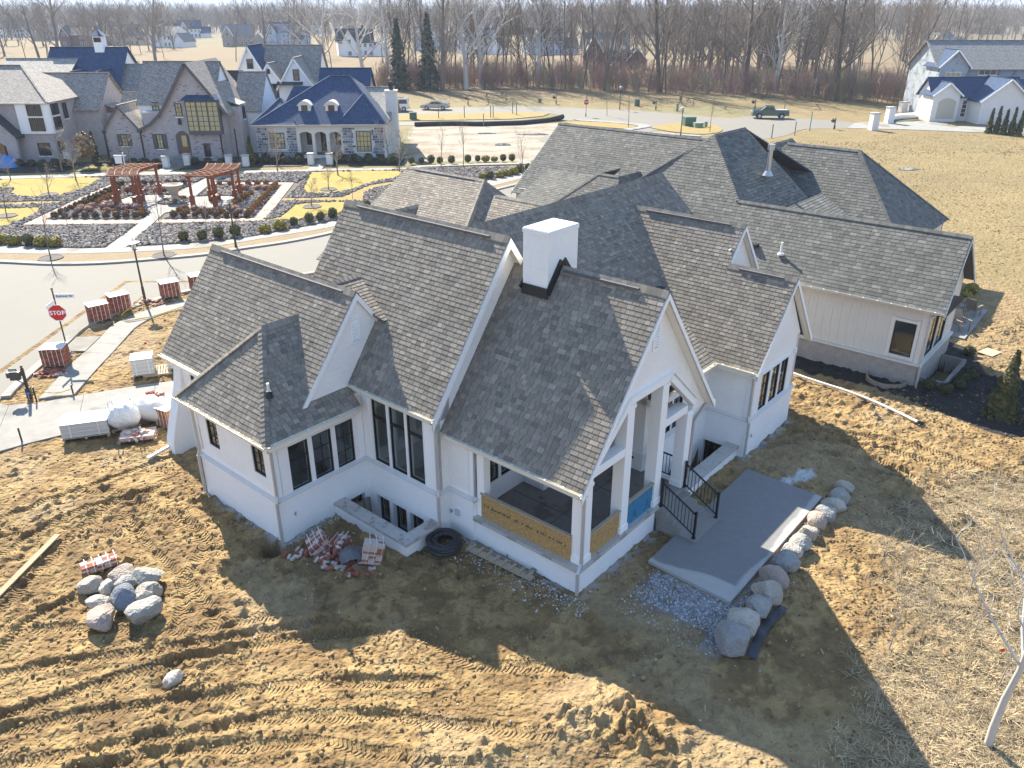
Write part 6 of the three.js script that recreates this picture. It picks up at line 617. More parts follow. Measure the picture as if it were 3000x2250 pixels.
// ---- leafy things
function leafCloud(seed, n, place, size, col) { const r = rng(seed), g = new GB(); for (let i = 0; i < n; i++) { const { p, nrm: nn } = place(r), s = size * (0.6 + 0.8 * r()), a = nrm([nn[0] + (r() - 0.5) * 1.4, nn[1] + (r() - 0.5) * 1.4, nn[2] + (r() - 0.5) * 1.4]), e = nrm(crs(a, [0.31, 0.2, 0.9])), f = crs(a, e), k = 0.7 + 0.6 * r(), c = col(r).map(q => q * k); const P = (x, y) => [0, 1, 2].map(j => p[j] + e[j] * x * s + f[j] * y * s); g.tri(P(-0.5, -0.4), P(0.5, -0.4), P(0.1, 0.9), c); } return g.geo(); }
const leafM = S([1, 1, 1], { vertexColors: true, roughness: 0.8 });
const ballPlace = (rx, ry, cy) => r => { const u = 2 * r() - 1, a = r() * 6.283, q = Math.sqrt(1 - u * u), d = [q * Math.cos(a), u, q * Math.sin(a)], k = Math.pow(r(), 0.22) * (0.86 + 0.2 * vn(d[0] * 3 + 9, d[1] * 3 + d[2] * 5, 4)); return { p: [d[0] * rx * k, cy + d[1] * ry * k, d[2] * rx * k], nrm: d }; };
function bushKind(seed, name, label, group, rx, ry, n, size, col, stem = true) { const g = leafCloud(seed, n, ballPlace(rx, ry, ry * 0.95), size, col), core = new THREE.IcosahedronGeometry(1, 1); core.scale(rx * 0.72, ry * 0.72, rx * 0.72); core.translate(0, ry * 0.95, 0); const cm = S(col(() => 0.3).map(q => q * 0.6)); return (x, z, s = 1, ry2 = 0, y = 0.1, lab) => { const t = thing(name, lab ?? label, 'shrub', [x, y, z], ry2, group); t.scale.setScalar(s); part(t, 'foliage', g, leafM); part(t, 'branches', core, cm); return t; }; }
const greenC = r => r() < 0.4 ? [0.13, 0.12, 0.035] : [0.08, 0.082, 0.028], goldC = r => r() < 0.5 ? [0.36, 0.16, 0.03] : [0.22, 0.1, 0.028], yelC = r => r() < 0.5 ? [0.3, 0.24, 0.03] : [0.16, 0.14, 0.03], brownC = r => r() < 0.5 ? [0.16, 0.085, 0.05] : [0.1, 0.06, 0.04], redC = r => r() < 0.5 ? [0.32, 0.17, 0.13] : [0.24, 0.15, 0.12];
const boxwood = bushKind(1, 'round_shrub', 'small round olive brown clipped shrub in a row along the brick edging', 'clipped round shrubs edging the garden beds', 0.29, 0.3, 420, 0.08, r => r() < 0.4 ? [0.15, 0.085, 0.035] : [0.09, 0.07, 0.028]);
const golden = bushKind(2, 'golden_shrub', 'small rust orange shrub in the garden beds round the pergolas', 'rust orange shrubs in the beds', 0.3, 0.26, 380, 0.09, goldC);
const upright = bushKind(3, 'evergreen_shrub', 'dark green upright shrub beside the pavement', 'evergreen shrubs along the pavement', 0.42, 0.5, 700, 0.11, greenC);
const yellowS = bushKind(4, 'yellow_shrub', 'spreading yellow green shrub beside the pavement', 'yellow green shrubs along the pavement', 0.56, 0.38, 620, 0.15, yelC);
const lotS = bushKind(5, 'lot_shrub', 'dark rounded shrub in the row before the muddy lot', 'shrubs in front of the muddy lot', 0.42, 0.48, 600, 0.11, greenC);
const mulchS = bushKind(6, 'mulch_shrub', 'low dark green shrub in black mulch beside a house', 'low shrubs planted in dark mulch', 0.5, 0.42, 500, 0.12, r => r() < 0.3 ? [0.11, 0.09, 0.02] : [0.04, 0.05, 0.018]);
const twigS = bushKind(7, 'russet_shrub', 'loose russet twiggy shrub in the garden beds', 'russet twiggy shrubs in the beds', 0.5, 0.3, 190, 0.085, redC);
{ const r = rng(31); const rowOf = (f, a, b, n, s = 1) => { for (let i = 0; i < n; i++) { const t = n === 1 ? 0 : i / (n - 1); f(lerp(a[0], b[0], t) + (r() - 0.5) * 0.12, lerp(a[1], b[1], t) + (r() - 0.5) * 0.12, s * (0.88 + 0.24 * r()), r() * 6); } };
  rowOf(boxwood, [-38.1, -65.5], [-31.3, -65.5], 9); rowOf(boxwood, [-38.1, -66.6], [-38.3, -78.6], 15); rowOf(boxwood, [-28.2, -65.6], [-22.2, -65.8], 8); rowOf(golden, [-22.2, -66.6], [-23.2, -78.6], 14); rowOf(boxwood, [-37, -78.8], [-32.4, -78.9], 7); rowOf(golden, [-28.8, -78.9], [-24.2, -78.9], 6); rowOf(golden, [-31.2, -66.3], [-31.9, -68.2], 4); rowOf(golden, [-28.6, -66.4], [-28.2, -68.2], 3); rowOf(golden, [-36.8, -68.4], [-36.9, -74.6], 8); rowOf(golden, [-24.6, -69.4], [-24.4, -74.4], 6); rowOf(golden, [-27.6, -66.9], [-24.6, -66.8], 4); rowOf(golden, [-34.6, -67.2], [-32.8, -67], 3); rowOf(boxwood, [-37.6, -70], [-37.6, -76], 6); rowOf(golden, [-30.9, -72.6], [-29.9, -72.2], 3, 0.8); rowOf(golden, [-30.2, -71.2], [-31.2, -71.6], 2, 0.8);
  for (let i = 0; i < 26; i++) { const L2 = i < 14, x = L2 ? -37.2 + 5 * r() : -27.6 + 4.6 * r(), z = L2 ? -66.6 - 3 * r() : -67 - (r() < 0.5 ? 1.6 * r() : 8 + 3 * r()); twigS(x, z, 0.8 + 0.4 * r(), r() * 6); } for (let i = 0; i < 14; i++) twigS(-37 + 4.6 * r(), -75.5 - 2.6 * r(), 0.8 + 0.4 * r(), r() * 6);
  for (const [x, z, k] of [[-37.95, -57.7, 1], [-36.8, -57.3, 1], [-35.6, -57.1, 0], [-34.5, -56.9, 1], [-33.6, -56.9, 1], [-24.6, -58.2, 0], [-23.3, -58.5, 0], [-22.3, -59.2, 0], [-21.2, -59.7, 0], [-19.3, -60.9, 1], [-18.3, -61.8, 1], [-17.5, -62.8, 0], [-16.5, -63.9, 0], [-15.7, -64.5, 0], [-14.9, -65.4, 0], [-3, -82.1, 1], [-2.2, -82.2, 0], [-1.2, -83, 1], [-0.5, -83.9, 1], [0.2, -84.7, 1], [0.9, -85.8, 0], [1.7, -86.8, 0], [2.4, -87.8, 0], [-12.6, -68.6, 0], [-10.8, -71, 1], [-9, -73.4, 0]]) (k ? yellowS : upright)(x, z, 0.8 + 0.25 * r(), r() * 6);
  for (const [x, z] of [[-11.3, -90.9], [-10.2, -91.2], [-9.1, -91.2], [-8.1, -90.9], [-6.8, -91.1], [-5, -91.7], [-3.9, -92.2], [-3, -92.3], [-2, -92.3], [-1, -92.5], [0, -92.5]]) (Math.abs(x + 2.5) < 0.6 ? yellowS : lotS)(x, z, 0.75 + 0.3 * r(), r() * 6);
  // mulch planting against the stone, brick and hip roof houses and the grey roof house
  const bed = S([0.02, 0.017, 0.015], { map: rep(grainT, 1) }); for (const p of [[[-29.8, -94.6], [-23.3, -94.6], [-23.3, -89.6], [-29.8, -89]], [[-20.8, -94.6], [-12.4, -94.6], [-12.4, -90.2], [-20.8, -89.8]], [[-47, -92.8], [-38.6, -92.8], [-38.6, -87.2], [-47, -86.6]], [[-36.2, -92.8], [-30.4, -92.8], [-30.4, -88.8], [-36.2, -87.6]], [[-59, -91.8], [-48, -91.8], [-48, -86.4], [-59, -85.2]]]) setting('mulch_bed', sheet(p, 0.07, 0.2), bed);
  for (const [x0, x1, z, n] of [[-29, -24, -91.5, 5], [-20, -13.4, -91.6, 6], [-46, -39.4, -90, 6], [-35.4, -31, -90.6, 4], [-57, -49, -89.4, 7], [-28.4, -24.4, -93.4, 3], [-19.6, -15, -93.4, 4]]) rowOf((x, zz, s, a) => mulchS(x, zz, s, a, 0.08), [x0, z], [x1, z + 0.4], n); for (const q of [[12.84, 26.33], [13.54, 26.31], [13.83, 28.07], [13.88, 27.22], [14.05, 28.79], [13.27, 31.8]]) { const [x, z] = UVW(...q); mulchS(x, z, 0.62, r() * 6, 0.02); } for (const q of [[10.87, 40.9], [10.9, 42.6]]) { const [x, z] = UVW(...q); yellowS(x, z, 0.8, 1, 0.02, 'yellow green shrub in mulch past the wooden lounge chairs'); } }
// conifers
function conifer(seed, h, rad, n, size, col) { const place = r => { const t = Math.pow(r(), 0.75), y = h * (0.04 + 0.96 * (1 - t)), lay = 0.82 + 0.18 * Math.sin(y * 7 + 3 * r()), R = rad * Math.pow(t, 0.85) * lay * (0.75 + 0.35 * vn(y * 2, r() * 3, 2)), a = r() * 6.283, k = Math.pow(r(), 0.4); return { p: [Math.cos(a) * R * k, y - 0.12 * R * k, Math.sin(a) * R * k], nrm: [Math.cos(a), 0.5, Math.sin(a)] }; }; return leafCloud(seed, n, place, size, col); }
function coniferThing(name, label, x, z, h, rad, n, size, col, seed, y = 0, group) { const t = thing(name, label, 'tree', [x, y, z], seed, group); part(t, 'trunk', cyl(0.03 * h * 0.3, 0.02 * h, h * 0.9, 7, 0, h * 0.45, 0), bark[1]); part(t, 'crown', conifer(seed, h, rad, n, size, col), leafM); return t; }
{ const g1 = r => r() < 0.25 ? [0.12, 0.1, 0.02] : [0.055, 0.06, 0.018], g2 = r => r() < 0.5 ? [0.1, 0.07, 0.03] : [0.06, 0.055, 0.03], g3 = r => r() < 0.5 ? [0.2, 0.15, 0.03] : [0.12, 0.1, 0.025], g4 = r => r() < 0.3 ? [0.09, 0.1, 0.06] : [0.05, 0.065, 0.045];
  const [cx, cz] = UVW(15.96, 25.4); coniferThing('arborvitae_tree', 'cone shaped yellow green evergreen in black mulch by the light well', cx, cz, 3.1, 0.85, 5200, 0.12, g1, 41); const [dx, dz] = UVW(17.6, 25.9); coniferThing('arborvitae_tree', 'second cone shaped evergreen in the mulch, further from the light well', dx, dz, 3.6, 0.9, 4200, 0.13, g1, 42);
  coniferThing('cedar_tree', 'brown green cedar beside the white brick house', 71.1, -143.8, 8.5, 2.6, 2600, 0.5, g2, 43); coniferThing('cypress_tree', 'golden green conical evergreen before the cedar by the white brick house', 71.4, -137.5, 4.8, 1.5, 1800, 0.35, g3, 44); for (let i = 0; i < 5; i++) coniferThing('hedge_tree', 'narrow dark evergreen in a row along the white drive', 66.6 + i * 0.72, -115 + i * 0.55, 3.3 + (i % 2) * 0.3, 0.62, 900, 0.24, g1, 50 + i, 0.03, 'evergreens along the white drive'); coniferThing('hedge_tree', 'narrow dark evergreen in a row along the white drive', 70.6, -112.2, 3.3, 0.62, 900, 0.24, g1, 57, 0.03, 'evergreens along the white drive');
  coniferThing('pine_tree', 'tall open grey green pine among the bare trees', -23, -172, 14, 3.2, 1000, 0.6, g4, 60); coniferThing('pine_tree', 'leaning grey green pine beside the white sycamores', -17, -173, 15, 3.6, 1000, 0.6, g4, 61); coniferThing('cedar_tree', 'small round cedar in the meadow behind the brick house', -58, -190, 4, 1.8, 900, 0.4, g2, 62); coniferThing('juniper_tree', 'narrow dark juniper against the brick side wall', -46.9, -91.5, 3.6, 0.7, 900, 0.2, g1, 63); coniferThing('juniper_tree', 'dark juniper at the corner of the grey brick garage', -29.3, -91.2, 3, 0.7, 800, 0.2, g1, 64); }
// young street trees and ornamental trees
{ const Y = [bareTree(210, { h: 4.4, r0: 0.05, kids: [13, 4, 3], levels: 2, clear: 0.4, spread: 0.5, minR: 0.008, lenF: [0.38, 0.45, 0.4] }), bareTree(211, { h: 4.8, r0: 0.055, kids: [14, 4, 3], levels: 2, clear: 0.4, spread: 0.42, minR: 0.008, lenF: [0.36, 0.45, 0.4] })], Lw = [bareTree(212, { h: 2.6, r0: 0.06, kids: [11, 6, 4], levels: 3, clear: 0.3, spread: 0.9, minR: 0.01, lenF: [0.5, 0.5, 0.5] })]; const r = rng(61);
  const ring = (x, z) => { const t = thing('mulch_ring', 'dark round mulch ring at the foot of a young tree', 'mulch', [x, 0.1, z], 0, 'mulch rings under young trees'); part(t, 'mulch', cyl(0.75, 0.85, 0.05, 20, 0, 0.02, 0), S([0.06, 0.05, 0.04], { map: rep(grainT, 1) })); part(t, 'stone_edge', new THREE.TorusGeometry(0.78, 0.04, 4, 20).rotateX(Math.PI / 2).translate(0, 0.04, 0), S([0.2, 0.18, 0.16])); };
  for (const [x, z, i] of [[-32.3, -53.8, 0], [-24.65, -54.5, 1], [1.06, -81.0, 0], [27.83, -115.8, 1], [15.4, -134.6, 0], [17, -120.5, 1], [-7.7, -87.7, 0], [-5.3, -87.8, 1]]) { plantTree(Y[i], 1, 'street_tree', 'thin bare young tree in the verge beside a street', [x, 0.08, z], r() * 6, 1, 'young street trees'); if (z > -60) ring(x, z); }
  for (const [x, z] of [[-34.4, -60.6], [-24, -61.4], [-14.6, -72.7]]) plantTree(Y[0], 2, 'garden_sapling', 'thin leafless sapling rising from the rock bed', [x, 0.05, z], r() * 6, 0.6, 'saplings in the rock beds');
  for (const [x, z, s] of [[-43.4, -74.6, 1], [-42.5, -66.2, 0.9], [-17.7, -76.9, 0.9], [-17.6, -69.6, 0.85]]) { plantTree(Lw[0], 1, 'lawn_tree', 'small bare tree in a mulch ring on the yellow lawn', [x, 0.1, z], r() * 6, s, 'small trees on the park lawns'); ring(x, z); }
  for (const [x, z, s] of [[-44.4, -81.6, 1.4], [-18.2, -84.2, 1.5], [-25.1, -86.2, 1.5], [-12.05, -86.2, 1.5], [-48.5, -87, 1.5], [-41.6, -88.4, 1.2], [-27.8, -92.4, 1.3], [-14, -92.2, 1.6], [-51.2, -81.9, 1.1]]) plantTree(Lw[0], 2, 'ornamental_tree', 'low rounded bare ornamental tree before the far houses', [x, 0.1, z], r() * 6, s, 'ornamental trees before the far houses');
  const mg2 = leafCloud(77, 900, ballPlace(0.9, 1.2, 2.0), 0.22, q => q() < 0.6 ? [0.36, 0.26, 0.16] : [0.22, 0.13, 0.07]); const mgT = plantTree(Lw[0], 1, 'magnolia_tree', 'small tree still holding pale tan leaves between the brick houses', [-46.6, 0.05, -88.9], 1, 1.2); part(mgT, 'foliage', mg2, leafM); }
// river rock in the beds: countless stones
{ const r = rng(71), g0 = new THREE.IcosahedronGeometry(1, 1), p = g0.attributes.position; for (let i = 0; i < p.count; i++) { const v = V3().fromBufferAttribute(p, i), k = 0.8 + 0.4 * vn(v.x * 2 + 5, v.y * 2 + v.z * 3, 6); p.setXYZ(i, v.x * k, v.y * 0.62 * k, v.z * k * 0.85); } g0.computeVertexNormals(); const beds = [[[[-53, -62], [-44, -58.7], [-37.8, -57.3], [-31.7, -56.5], [-29.8, -56.6], [-30.4, -63.2], [-39.6, -62.9], [-41, -62.6], [-53, -61.6]], 3400], [[[-28.3, -56.9], [-25.2, -57.6], [-22.5, -58.4], [-20.2, -59.6], [-14.4, -65], [-15, -66.6], [-20.4, -64.4], [-29, -63.4]], 2600], [[[-53, -82], [-41, -83.4], [-39.9, -80.6], [-39.7, -63.6], [-53, -62.2]], 3600], [[[-40, -83.6], [-31.6, -84.6], [-31.8, -80.6], [-40, -80.6]], 1100], [[[-29.8, -84.8], [-21.2, -86], [-21.6, -80.5], [-29.8, -80.5]], 1300], [[[-21.2, -86], [-20.6, -64.9], [-14.2, -65.6], [-8.6, -73], [-2.5, -81.4], [3, -88.6], [-9.6, -88.4], [-12, -87]], 5200], [[[-38.5, -65.1], [-31, -65.1], [-31.2, -67.5], [-34.6, -69], [-36.2, -71], [-35.6, -74.2], [-32.2, -75], [-31.9, -79.4], [-38.8, -79.4]], 2600], [[[-29, -65.2], [-21.8, -65.8], [-23, -79.1], [-29.8, -79.2], [-29.3, -74], [-26, -74.2], [-25, -71], [-25.8, -69], [-28.2, -68.8]], 2300]]; let n = 0; beds.forEach(b => n += b[1]); const im = new THREE.InstancedMesh(g0, S([1, 1, 1], { roughness: 0.9 }), n), o = new THREE.Object3D(); let c = 0; beds.forEach(([poly, k]) => { const xs = poly.map(q => q[0]), zs = poly.map(q => q[1]), x0 = Math.min(...xs), x1 = Math.max(...xs), z0 = Math.min(...zs), z1 = Math.max(...zs); for (let i = 0, t = 0; i < k && t < k * 6; t++) { const x = lerp(x0, x1, r()), z = lerp(z0, z1, r()); if (!inPoly(x, z, poly) || lawns.some(q => inPoly(x, z, q))) continue; const s = 0.1 + 0.11 * r(); o.position.set(x, 0.05 + s * 0.25, z); o.rotation.set(r(), r() * 6, r()); o.scale.setScalar(s); o.updateMatrix(); im.setMatrixAt(c, o.matrix); const a = r(), q = 0.08 + 0.2 * r(); im.setColorAt(c, a < 0.45 ? lin(q * 1.15, q * 0.98, q * 0.82) : a < 0.7 ? lin(q, q * 0.98, q * 0.94) : lin(q * 1.0, q * 0.74, q * 0.6)); c++; i++; } }); im.count = c; im.name = 'river_rock'; im.userData = { kind: 'stuff', label: 'grey and tan river rock covering the park beds', category: 'river rock' }; im.castShadow = im.receiveShadow = true; scene.add(im); }
// dry grass: tufts of bleached blades on the bank, fine tufts over the field
{ const r = rng(81), tuft = (n, h, w, seed, flat) => { const q = rng(seed), g = new GB(); for (let i = 0; i < n; i++) { const a = q() * 6.28, l = h * (0.5 + 0.8 * q()), t = flat * (0.5 + q()), p = [(q() - 0.5) * 0.14, -0.02, (q() - 0.5) * 0.14], e = [Math.cos(a) * t * l, l * Math.max(0.12, 1 - t * 0.75), Math.sin(a) * t * l], s = [-Math.sin(a) * w, 0, Math.cos(a) * w], m = [p[0] + e[0] * 0.5, p[1] + e[1] * 0.72, p[2] + e[2] * 0.5]; g.quad([p[0] - s[0], p[1], p[2] - s[2]], [p[0] + s[0], p[1], p[2] + s[2]], [m[0] + s[0], m[1], m[2] + s[2]], [m[0] - s[0], m[1], m[2] - s[2]]); g.tri([m[0] - s[0], m[1], m[2] - s[2]], [m[0] + s[0], m[1], m[2] + s[2]], [p[0] + e[0], p[1] + e[1], p[2] + e[2]]); } return g.geo(); };
  const lay = (name, label, geo, N, fn, base) => { const im = new THREE.InstancedMesh(geo, S([1, 1, 1], { roughness: 0.95, side: THREE.DoubleSide }), N), o = new THREE.Object3D(); let c = 0; for (let t = 0; c < N && t < N * 12; t++) { const q = fn(); if (!q) continue; o.position.set(q[0], q[1], q[2]); o.rotation.set((r() - 0.5) * 0.5, r() * 6.3, (r() - 0.5) * 0.5); o.scale.setScalar(q[3]); o.updateMatrix(); im.setMatrixAt(c, o.matrix); const k = 0.4 + 1.0 * r(); im.setColorAt(c, lin(base[0] * k, base[1] * k * (0.95 + 0.1 * r()), base[2] * k)); c++; } im.count = c; im.name = name; im.userData = { kind: 'stuff', label, category: 'grass' }; im.castShadow = im.receiveShadow = true; scene.add(im); };
  const inSite = (x, z) => { const [u, v] = toUV(x, z); return !(u > 9.4 && u < 13.5 && v > 6.4 && v < 14.6) && !inPoly(u, v, houseUV[0]) && !inPoly(u, v, [[7, 10], [9.4, 10], [9.4, 19.5], [7, 19.5]]) && !inPoly(u, v, neighUV) && !inPoly(u, v, mulchUV); };
  lay('dry_grass', 'matted straw coloured dry grass on the bank', tuft(15, 0.27, 0.0075, 5, 1.1), 17000, () => { const x = 5 + 20 * r(), z = -26 + 15 * r(); return inSite(x, z) && r() < strawAt(x, z) * (0.15 + 1.1 * vn(x * 0.7, z * 0.7, 23)) ? [x, dirtY(x, z), z, 0.45 + 0.85 * r()] : null; }, [0.4, 0.305, 0.175]);
  lay('field_grass', 'short tan dormant grass over the field', tuft(7, 0.16, 0.02, 9, 0.8), 26000, () => { const a = Math.pow(r(), 0.8), z = -34 - 85 * a, x = 20 + (75 - z * 0.25) * r() - 2; const [u, v] = toUV(x, z); return x > 12 - z * 0 && !inPoly(u, v, neighUV) && !inPoly(u, v, mulchUV) && !(x < 49 && z < -108) && !(z < -114 && x > 47) && !inPoly(u, v, [[-22, 24], [13.6, 24], [13.6, 46], [-22, 46]]) && !inPoly(x, z, roadPoly) && x > nearX(z) && r() < 0.25 + vn(x * 0.25, z * 0.25, 27) ? [x, z < -49 || x > 31 ? 0 : 0.02, z, 0.5 + 0.7 * r()] : null; }, [0.36, 0.26, 0.13]);
  function nearX(z) { return 20 + (z < -60 ? (-60 - z) * 0.7 : 0) * 0.2; } }
// ---------------------------------------------------------------- street furniture, site materials, boulders, vehicles
const font = await new FontLoader().loadAsync('fonts/droid/droid_sans_bold.typeface.json');
function text(str, size, depth = 0.006) { const g = new TextGeometry(str, { font, size, depth, curveSegments: 4, bevelEnabled: false }); g.computeBoundingBox(); const b = g.boundingBox; g.translate(-(b.min.x + b.max.x) / 2, -(b.min.y + b.max.y) / 2, 0); return g; }
function oct(r, th) { const s = new THREE.Shape(); for (let i = 0; i < 8; i++) { const a = Math.PI / 8 + i * Math.PI / 4; s[i ? 'lineTo' : 'moveTo'](r * Math.cos(a), r * Math.sin(a)); } return new THREE.ExtrudeGeometry(s, { depth: th, bevelEnabled: false }); }
function stopSign(x, z, ry, label, blades) { const t = thing('stop_sign', label, 'sign', [x, 0.05, z], ry); part(t, 'post', [cyl(0.035, 0.035, 3.4, 10, 0, 1.7, 0), cyl(0.07, 0.09, 0.5, 10, 0, 0.25, 0), new THREE.SphereGeometry(0.055, 10, 8).translate(0, 3.43, 0)], MAT.post); const p = part(t, 'sign_plate', [oct(0.46, 0.012).translate(0, 2.2, 0.04)], MAT.signWhite); part(p, 'red_face', oct(0.425, 0.004).translate(0, 2.2, 0.053), MAT.red); part(p, 'lettering', text('STOP', 0.225).translate(0, 2.2, 0.057), MAT.signWhite).userData.kind = 'stuff';
  if (blades) { const b = part(t, 'street_name_blade', rbox(0.95, 0.22, 0.02, 0.008, 0.52, 3.05, 0), MAT.signGrey); part(b, 'lettering', text('Exmoor Dr', 0.115).translate(0.52, 3.05, 0.011), MAT.black).userData.kind = 'stuff'; const c = part(t, 'street_name_blade', rbox(0.02, 0.22, 0.9, 0.008, 0, 2.78, 0.5), MAT.signGrey); part(c, 'lettering', text('Ravenhill Dr', 0.1).rotateY(-Math.PI / 2).translate(-0.011, 2.78, 0.5), MAT.black).userData.kind = 'stuff'; } return t; }
stopSign(-22.64, -37.13, 0.08, 'red stop sign with two street name blades at the kerb', true); stopSign(11.9, -133.7, 0.1, 'small red stop sign at the far turning circle');
function lamp(x, z, label, y = 0.08) { const t = thing('street_lamp', label, 'street lamp', [x, y, z], 0.4, 'street lamps'); part(t, 'post', [cyl(0.045, 0.065, 3.1, 12, 0, 1.6, 0), cyl(0.075, 0.085, 0.95, 12, 0, 0.48, 0), cyl(0.09, 0.13, 0.14, 12, 0, 0.07, 0), cyl(0.1, 0.05, 0.1, 12, 0, 3.15, 0)], MAT.post); const l = part(t, 'lantern', [cyl(0.2, 0.2, 0.03, 16, 0, 3.21, 0), ...[0, 1, 2, 3].map(i => box(0.025, 0.42, 0.025, 0.16 * Math.cos(i * 1.571), 3.42, 0.16 * Math.sin(i * 1.571)))], MAT.post); part(l, 'lamp_glass', cyl(0.14, 0.12, 0.4, 14, 0, 3.42, 0), S([0.6, 0.6, 0.58], { roughness: 0.15 })); const h = new THREE.LatheGeometry([[0.001, 3.78], [0.05, 3.77], [0.1, 3.71], [0.38, 3.63], [0.39, 3.61], [0.001, 3.62]].map(p => new THREE.Vector2(...p)), 24); part(l, 'hood', h, S([0.5, 0.5, 0.48], { metalness: 0.6, roughness: 0.3 })); part(l, 'finial', cyl(0.012, 0.02, 0.12, 8, 0, 3.84, 0), MAT.post); return t; }
lamp(-21.94, -44.85, 'dark street lamp with wide hood and yellow tape, beside the brick pallets'); lamp(-20.2, -56.6, 'dark street lamp standing in the verge across the street'); lamp(18.5, -143, 'dark street lamp at the far street before the wood'); lamp(23.1, -112.5, 'street lamp showing over the ridge of the grey roof house');
function mailbox(x, z, ry, label) { const t = thing('mailbox', label, 'mailbox', [x, 0.03, z], ry, 'kerbside mailboxes'); part(t, 'post', [rbox(0.11, 1.5, 0.11, 0.01, 0, 0.75, 0), rbox(0.2, 0.55, 0.2, 0.02, 0, 0.27, 0), new THREE.SphereGeometry(0.06, 10, 8).translate(0, 1.56, 0)], MAT.post); part(t, 'brace', bar([-0.05, 0.72, 0], [-0.4, 0.98, 0], 0.03), MAT.post); const b = part(t, 'box', [rbox(0.58, 0.26, 0.24, 0.05, -0.4, 1.2, 0), rbox(0.42, 0.14, 0.2, 0.02, -0.36, 1.02, 0)], S([0.06, 0.052, 0.045], { roughness: 0.5 })); part(b, 'number_plate', rbox(0.34, 0.14, 0.03, 0.01, -0.4, 1.42, 0), MAT.black); part(b, 'house_number', text('11518', 0.075).translate(-0.4, 1.42, 0.017), MAT.signWhite).userData.kind = 'stuff'; return t; }
mailbox(-21.77, -32.0, 0.15, 'dark post mailbox with number plate at the driveway corner'); mailbox(-7.9, -150.3, 0, 'far black mailbox behind the silver sedan'); mailbox(8, -151.6, 0, 'far black mailbox on the tan slope beside the far stop sign'); mailbox(24.7, -143, 0, 'far black mailbox on the slope near the street lamp'); mailbox(41.9, -143.7, 0, 'far black mailbox behind the green pickup'); mailbox(46.6, -119.2, 0.3, 'black mailbox on the grass edge beside the white drive');
// brick pallets ------------------------------------------------
const brickG = rbox(0.205, 0.072, 0.096, 0.006), brickM = [[0.23, 0.065, 0.035], [0.29, 0.085, 0.045], [0.2, 0.055, 0.035], [0.34, 0.12, 0.07]].map(c => S(c, { bumpMap: fineBumpT, bumpScale: 0.004 })), limeM = [S([0.5, 0.42, 0.37]), S([0.42, 0.33, 0.29]), S([0.26, 0.1, 0.07])], greyBrickM = [S([0.34, 0.33, 0.34]), S([0.42, 0.4, 0.4])];
function pallet(t, w, d, mat = MAT.oldWood) { const m = part(t, 'pallet', [-0.45, 0, 0.45].map(k => box(0.09, 0.09, d, k * w, 0.05, 0)), mat); for (let i = 0; i < 6; i++) part(m, 'slat', box(w, 0.02, 0.1, 0, 0.105, (i / 5 - 0.5) * (d - 0.1)), mat); }
function brickPallet(x, z, ry, label, { nx = 5, ny = 11, nz = 9, mats = brickM, tilt = 0, y = 0.03, top = true } = {}) { const t = thing('brick_pallet', label, 'brick pallet', [x, y, z], ry, 'pallets of brick'); const r = rng(Math.round(x * 100 + z * 10)); const W = nx * 0.212, D = nz * 0.102, H = ny * 0.078; if (tilt) t.rotation.set(0, ry, tilt, 'YXZ'); else pallet(t, W, D); part(t, 'stack_core', box(W - 0.23, H - 0.12, D - 0.22, 0, 0.12 + H / 2 - 0.05, 0), S([0.1, 0.04, 0.03]));
  for (let j = 0; j < ny; j++) for (let i = 0; i < nx; i++) for (let k = 0; k < nz; k++) { const shell = k === nz - 1 || i === 0 || i === nx - 1 || (j === ny - 1 && !top); if (!shell || (k === 0)) continue; const m = part(t, 'brick', brickG, mats[Math.floor(r() * mats.length)]); m.position.set((i - (nx - 1) / 2) * 0.212 + (r() - 0.5) * 0.008, 0.155 + j * 0.078, (k - (nz - 1) / 2) * 0.102 + (r() - 0.5) * 0.008); }
  for (let i = 0; i < nx; i++) part(t, 'strap', [box(tilt ? 0.01 : 0.022, H + 0.02, 0.004, (i - (nx - 1) / 2) * 0.212 + 0.04, 0.12 + H / 2, D / 2 + 0.004), box(0.022, 0.004, D, (i - (nx - 1) / 2) * 0.212 + 0.04, 0.128 + H, 0)], MAT.strap); if (top) part(t, 'cap_sheet', rbox(W + 0.02, 0.02, D + 0.02, 0.008, 0, 0.128 + H, 0), S([0.62, 0.57, 0.53], { roughness: 0.6 })); return t; }
brickPallet(-23.3, -41.95, 0.72, 'strapped pallet of red brick, lower of the touching pair by the kerb'); brickPallet(-22.75, -43.35, 0.72, 'strapped pallet of red brick, taller of the pair next to the lamp', { ny: 12 }); brickPallet(-20.85, -45.95, 0.6, 'strapped pallet of red brick between the lamp and the roof edge'); brickPallet(-19.55, -47.3, 0.6, 'strapped pallet of red brick half hidden by the white house roof'); brickPallet(-22.45, -35.75, 0.15, 'strapped red brick pallet with loose bricks on top beside the stop sign'); brickPallet(-14.5, -29.4, -0.5, 'pallet of orange brown brick beside the plastic covered heap', { nx: 4, ny: 10, nz: 6, mats: [S([0.36, 0.16, 0.07]), S([0.3, 0.12, 0.06])] });
function looseBricks(name, label, cat, n, cx, cz, rx, rz, hgt, mats, seed, y0 = 0.02) { const t = thing(name, label, cat, [cx, y0, cz]); const r = rng(seed); for (let i = 0; i < n; i++) { const a = r() * 6.28, q = Math.sqrt(r()), k = 1 - q; const m = part(t, 'brick', brickG, mats[Math.floor(r() * mats.length)]); m.position.set(Math.cos(a) * q * rx, 0.04 + hgt * k * r(), Math.sin(a) * q * rz); m.rotation.set((r() - 0.5) * 0.9 * Math.min(1, hgt * 4), r() * 6.3, (r() - 0.5) * 0.7 * Math.min(1, hgt * 4)); } return t; }
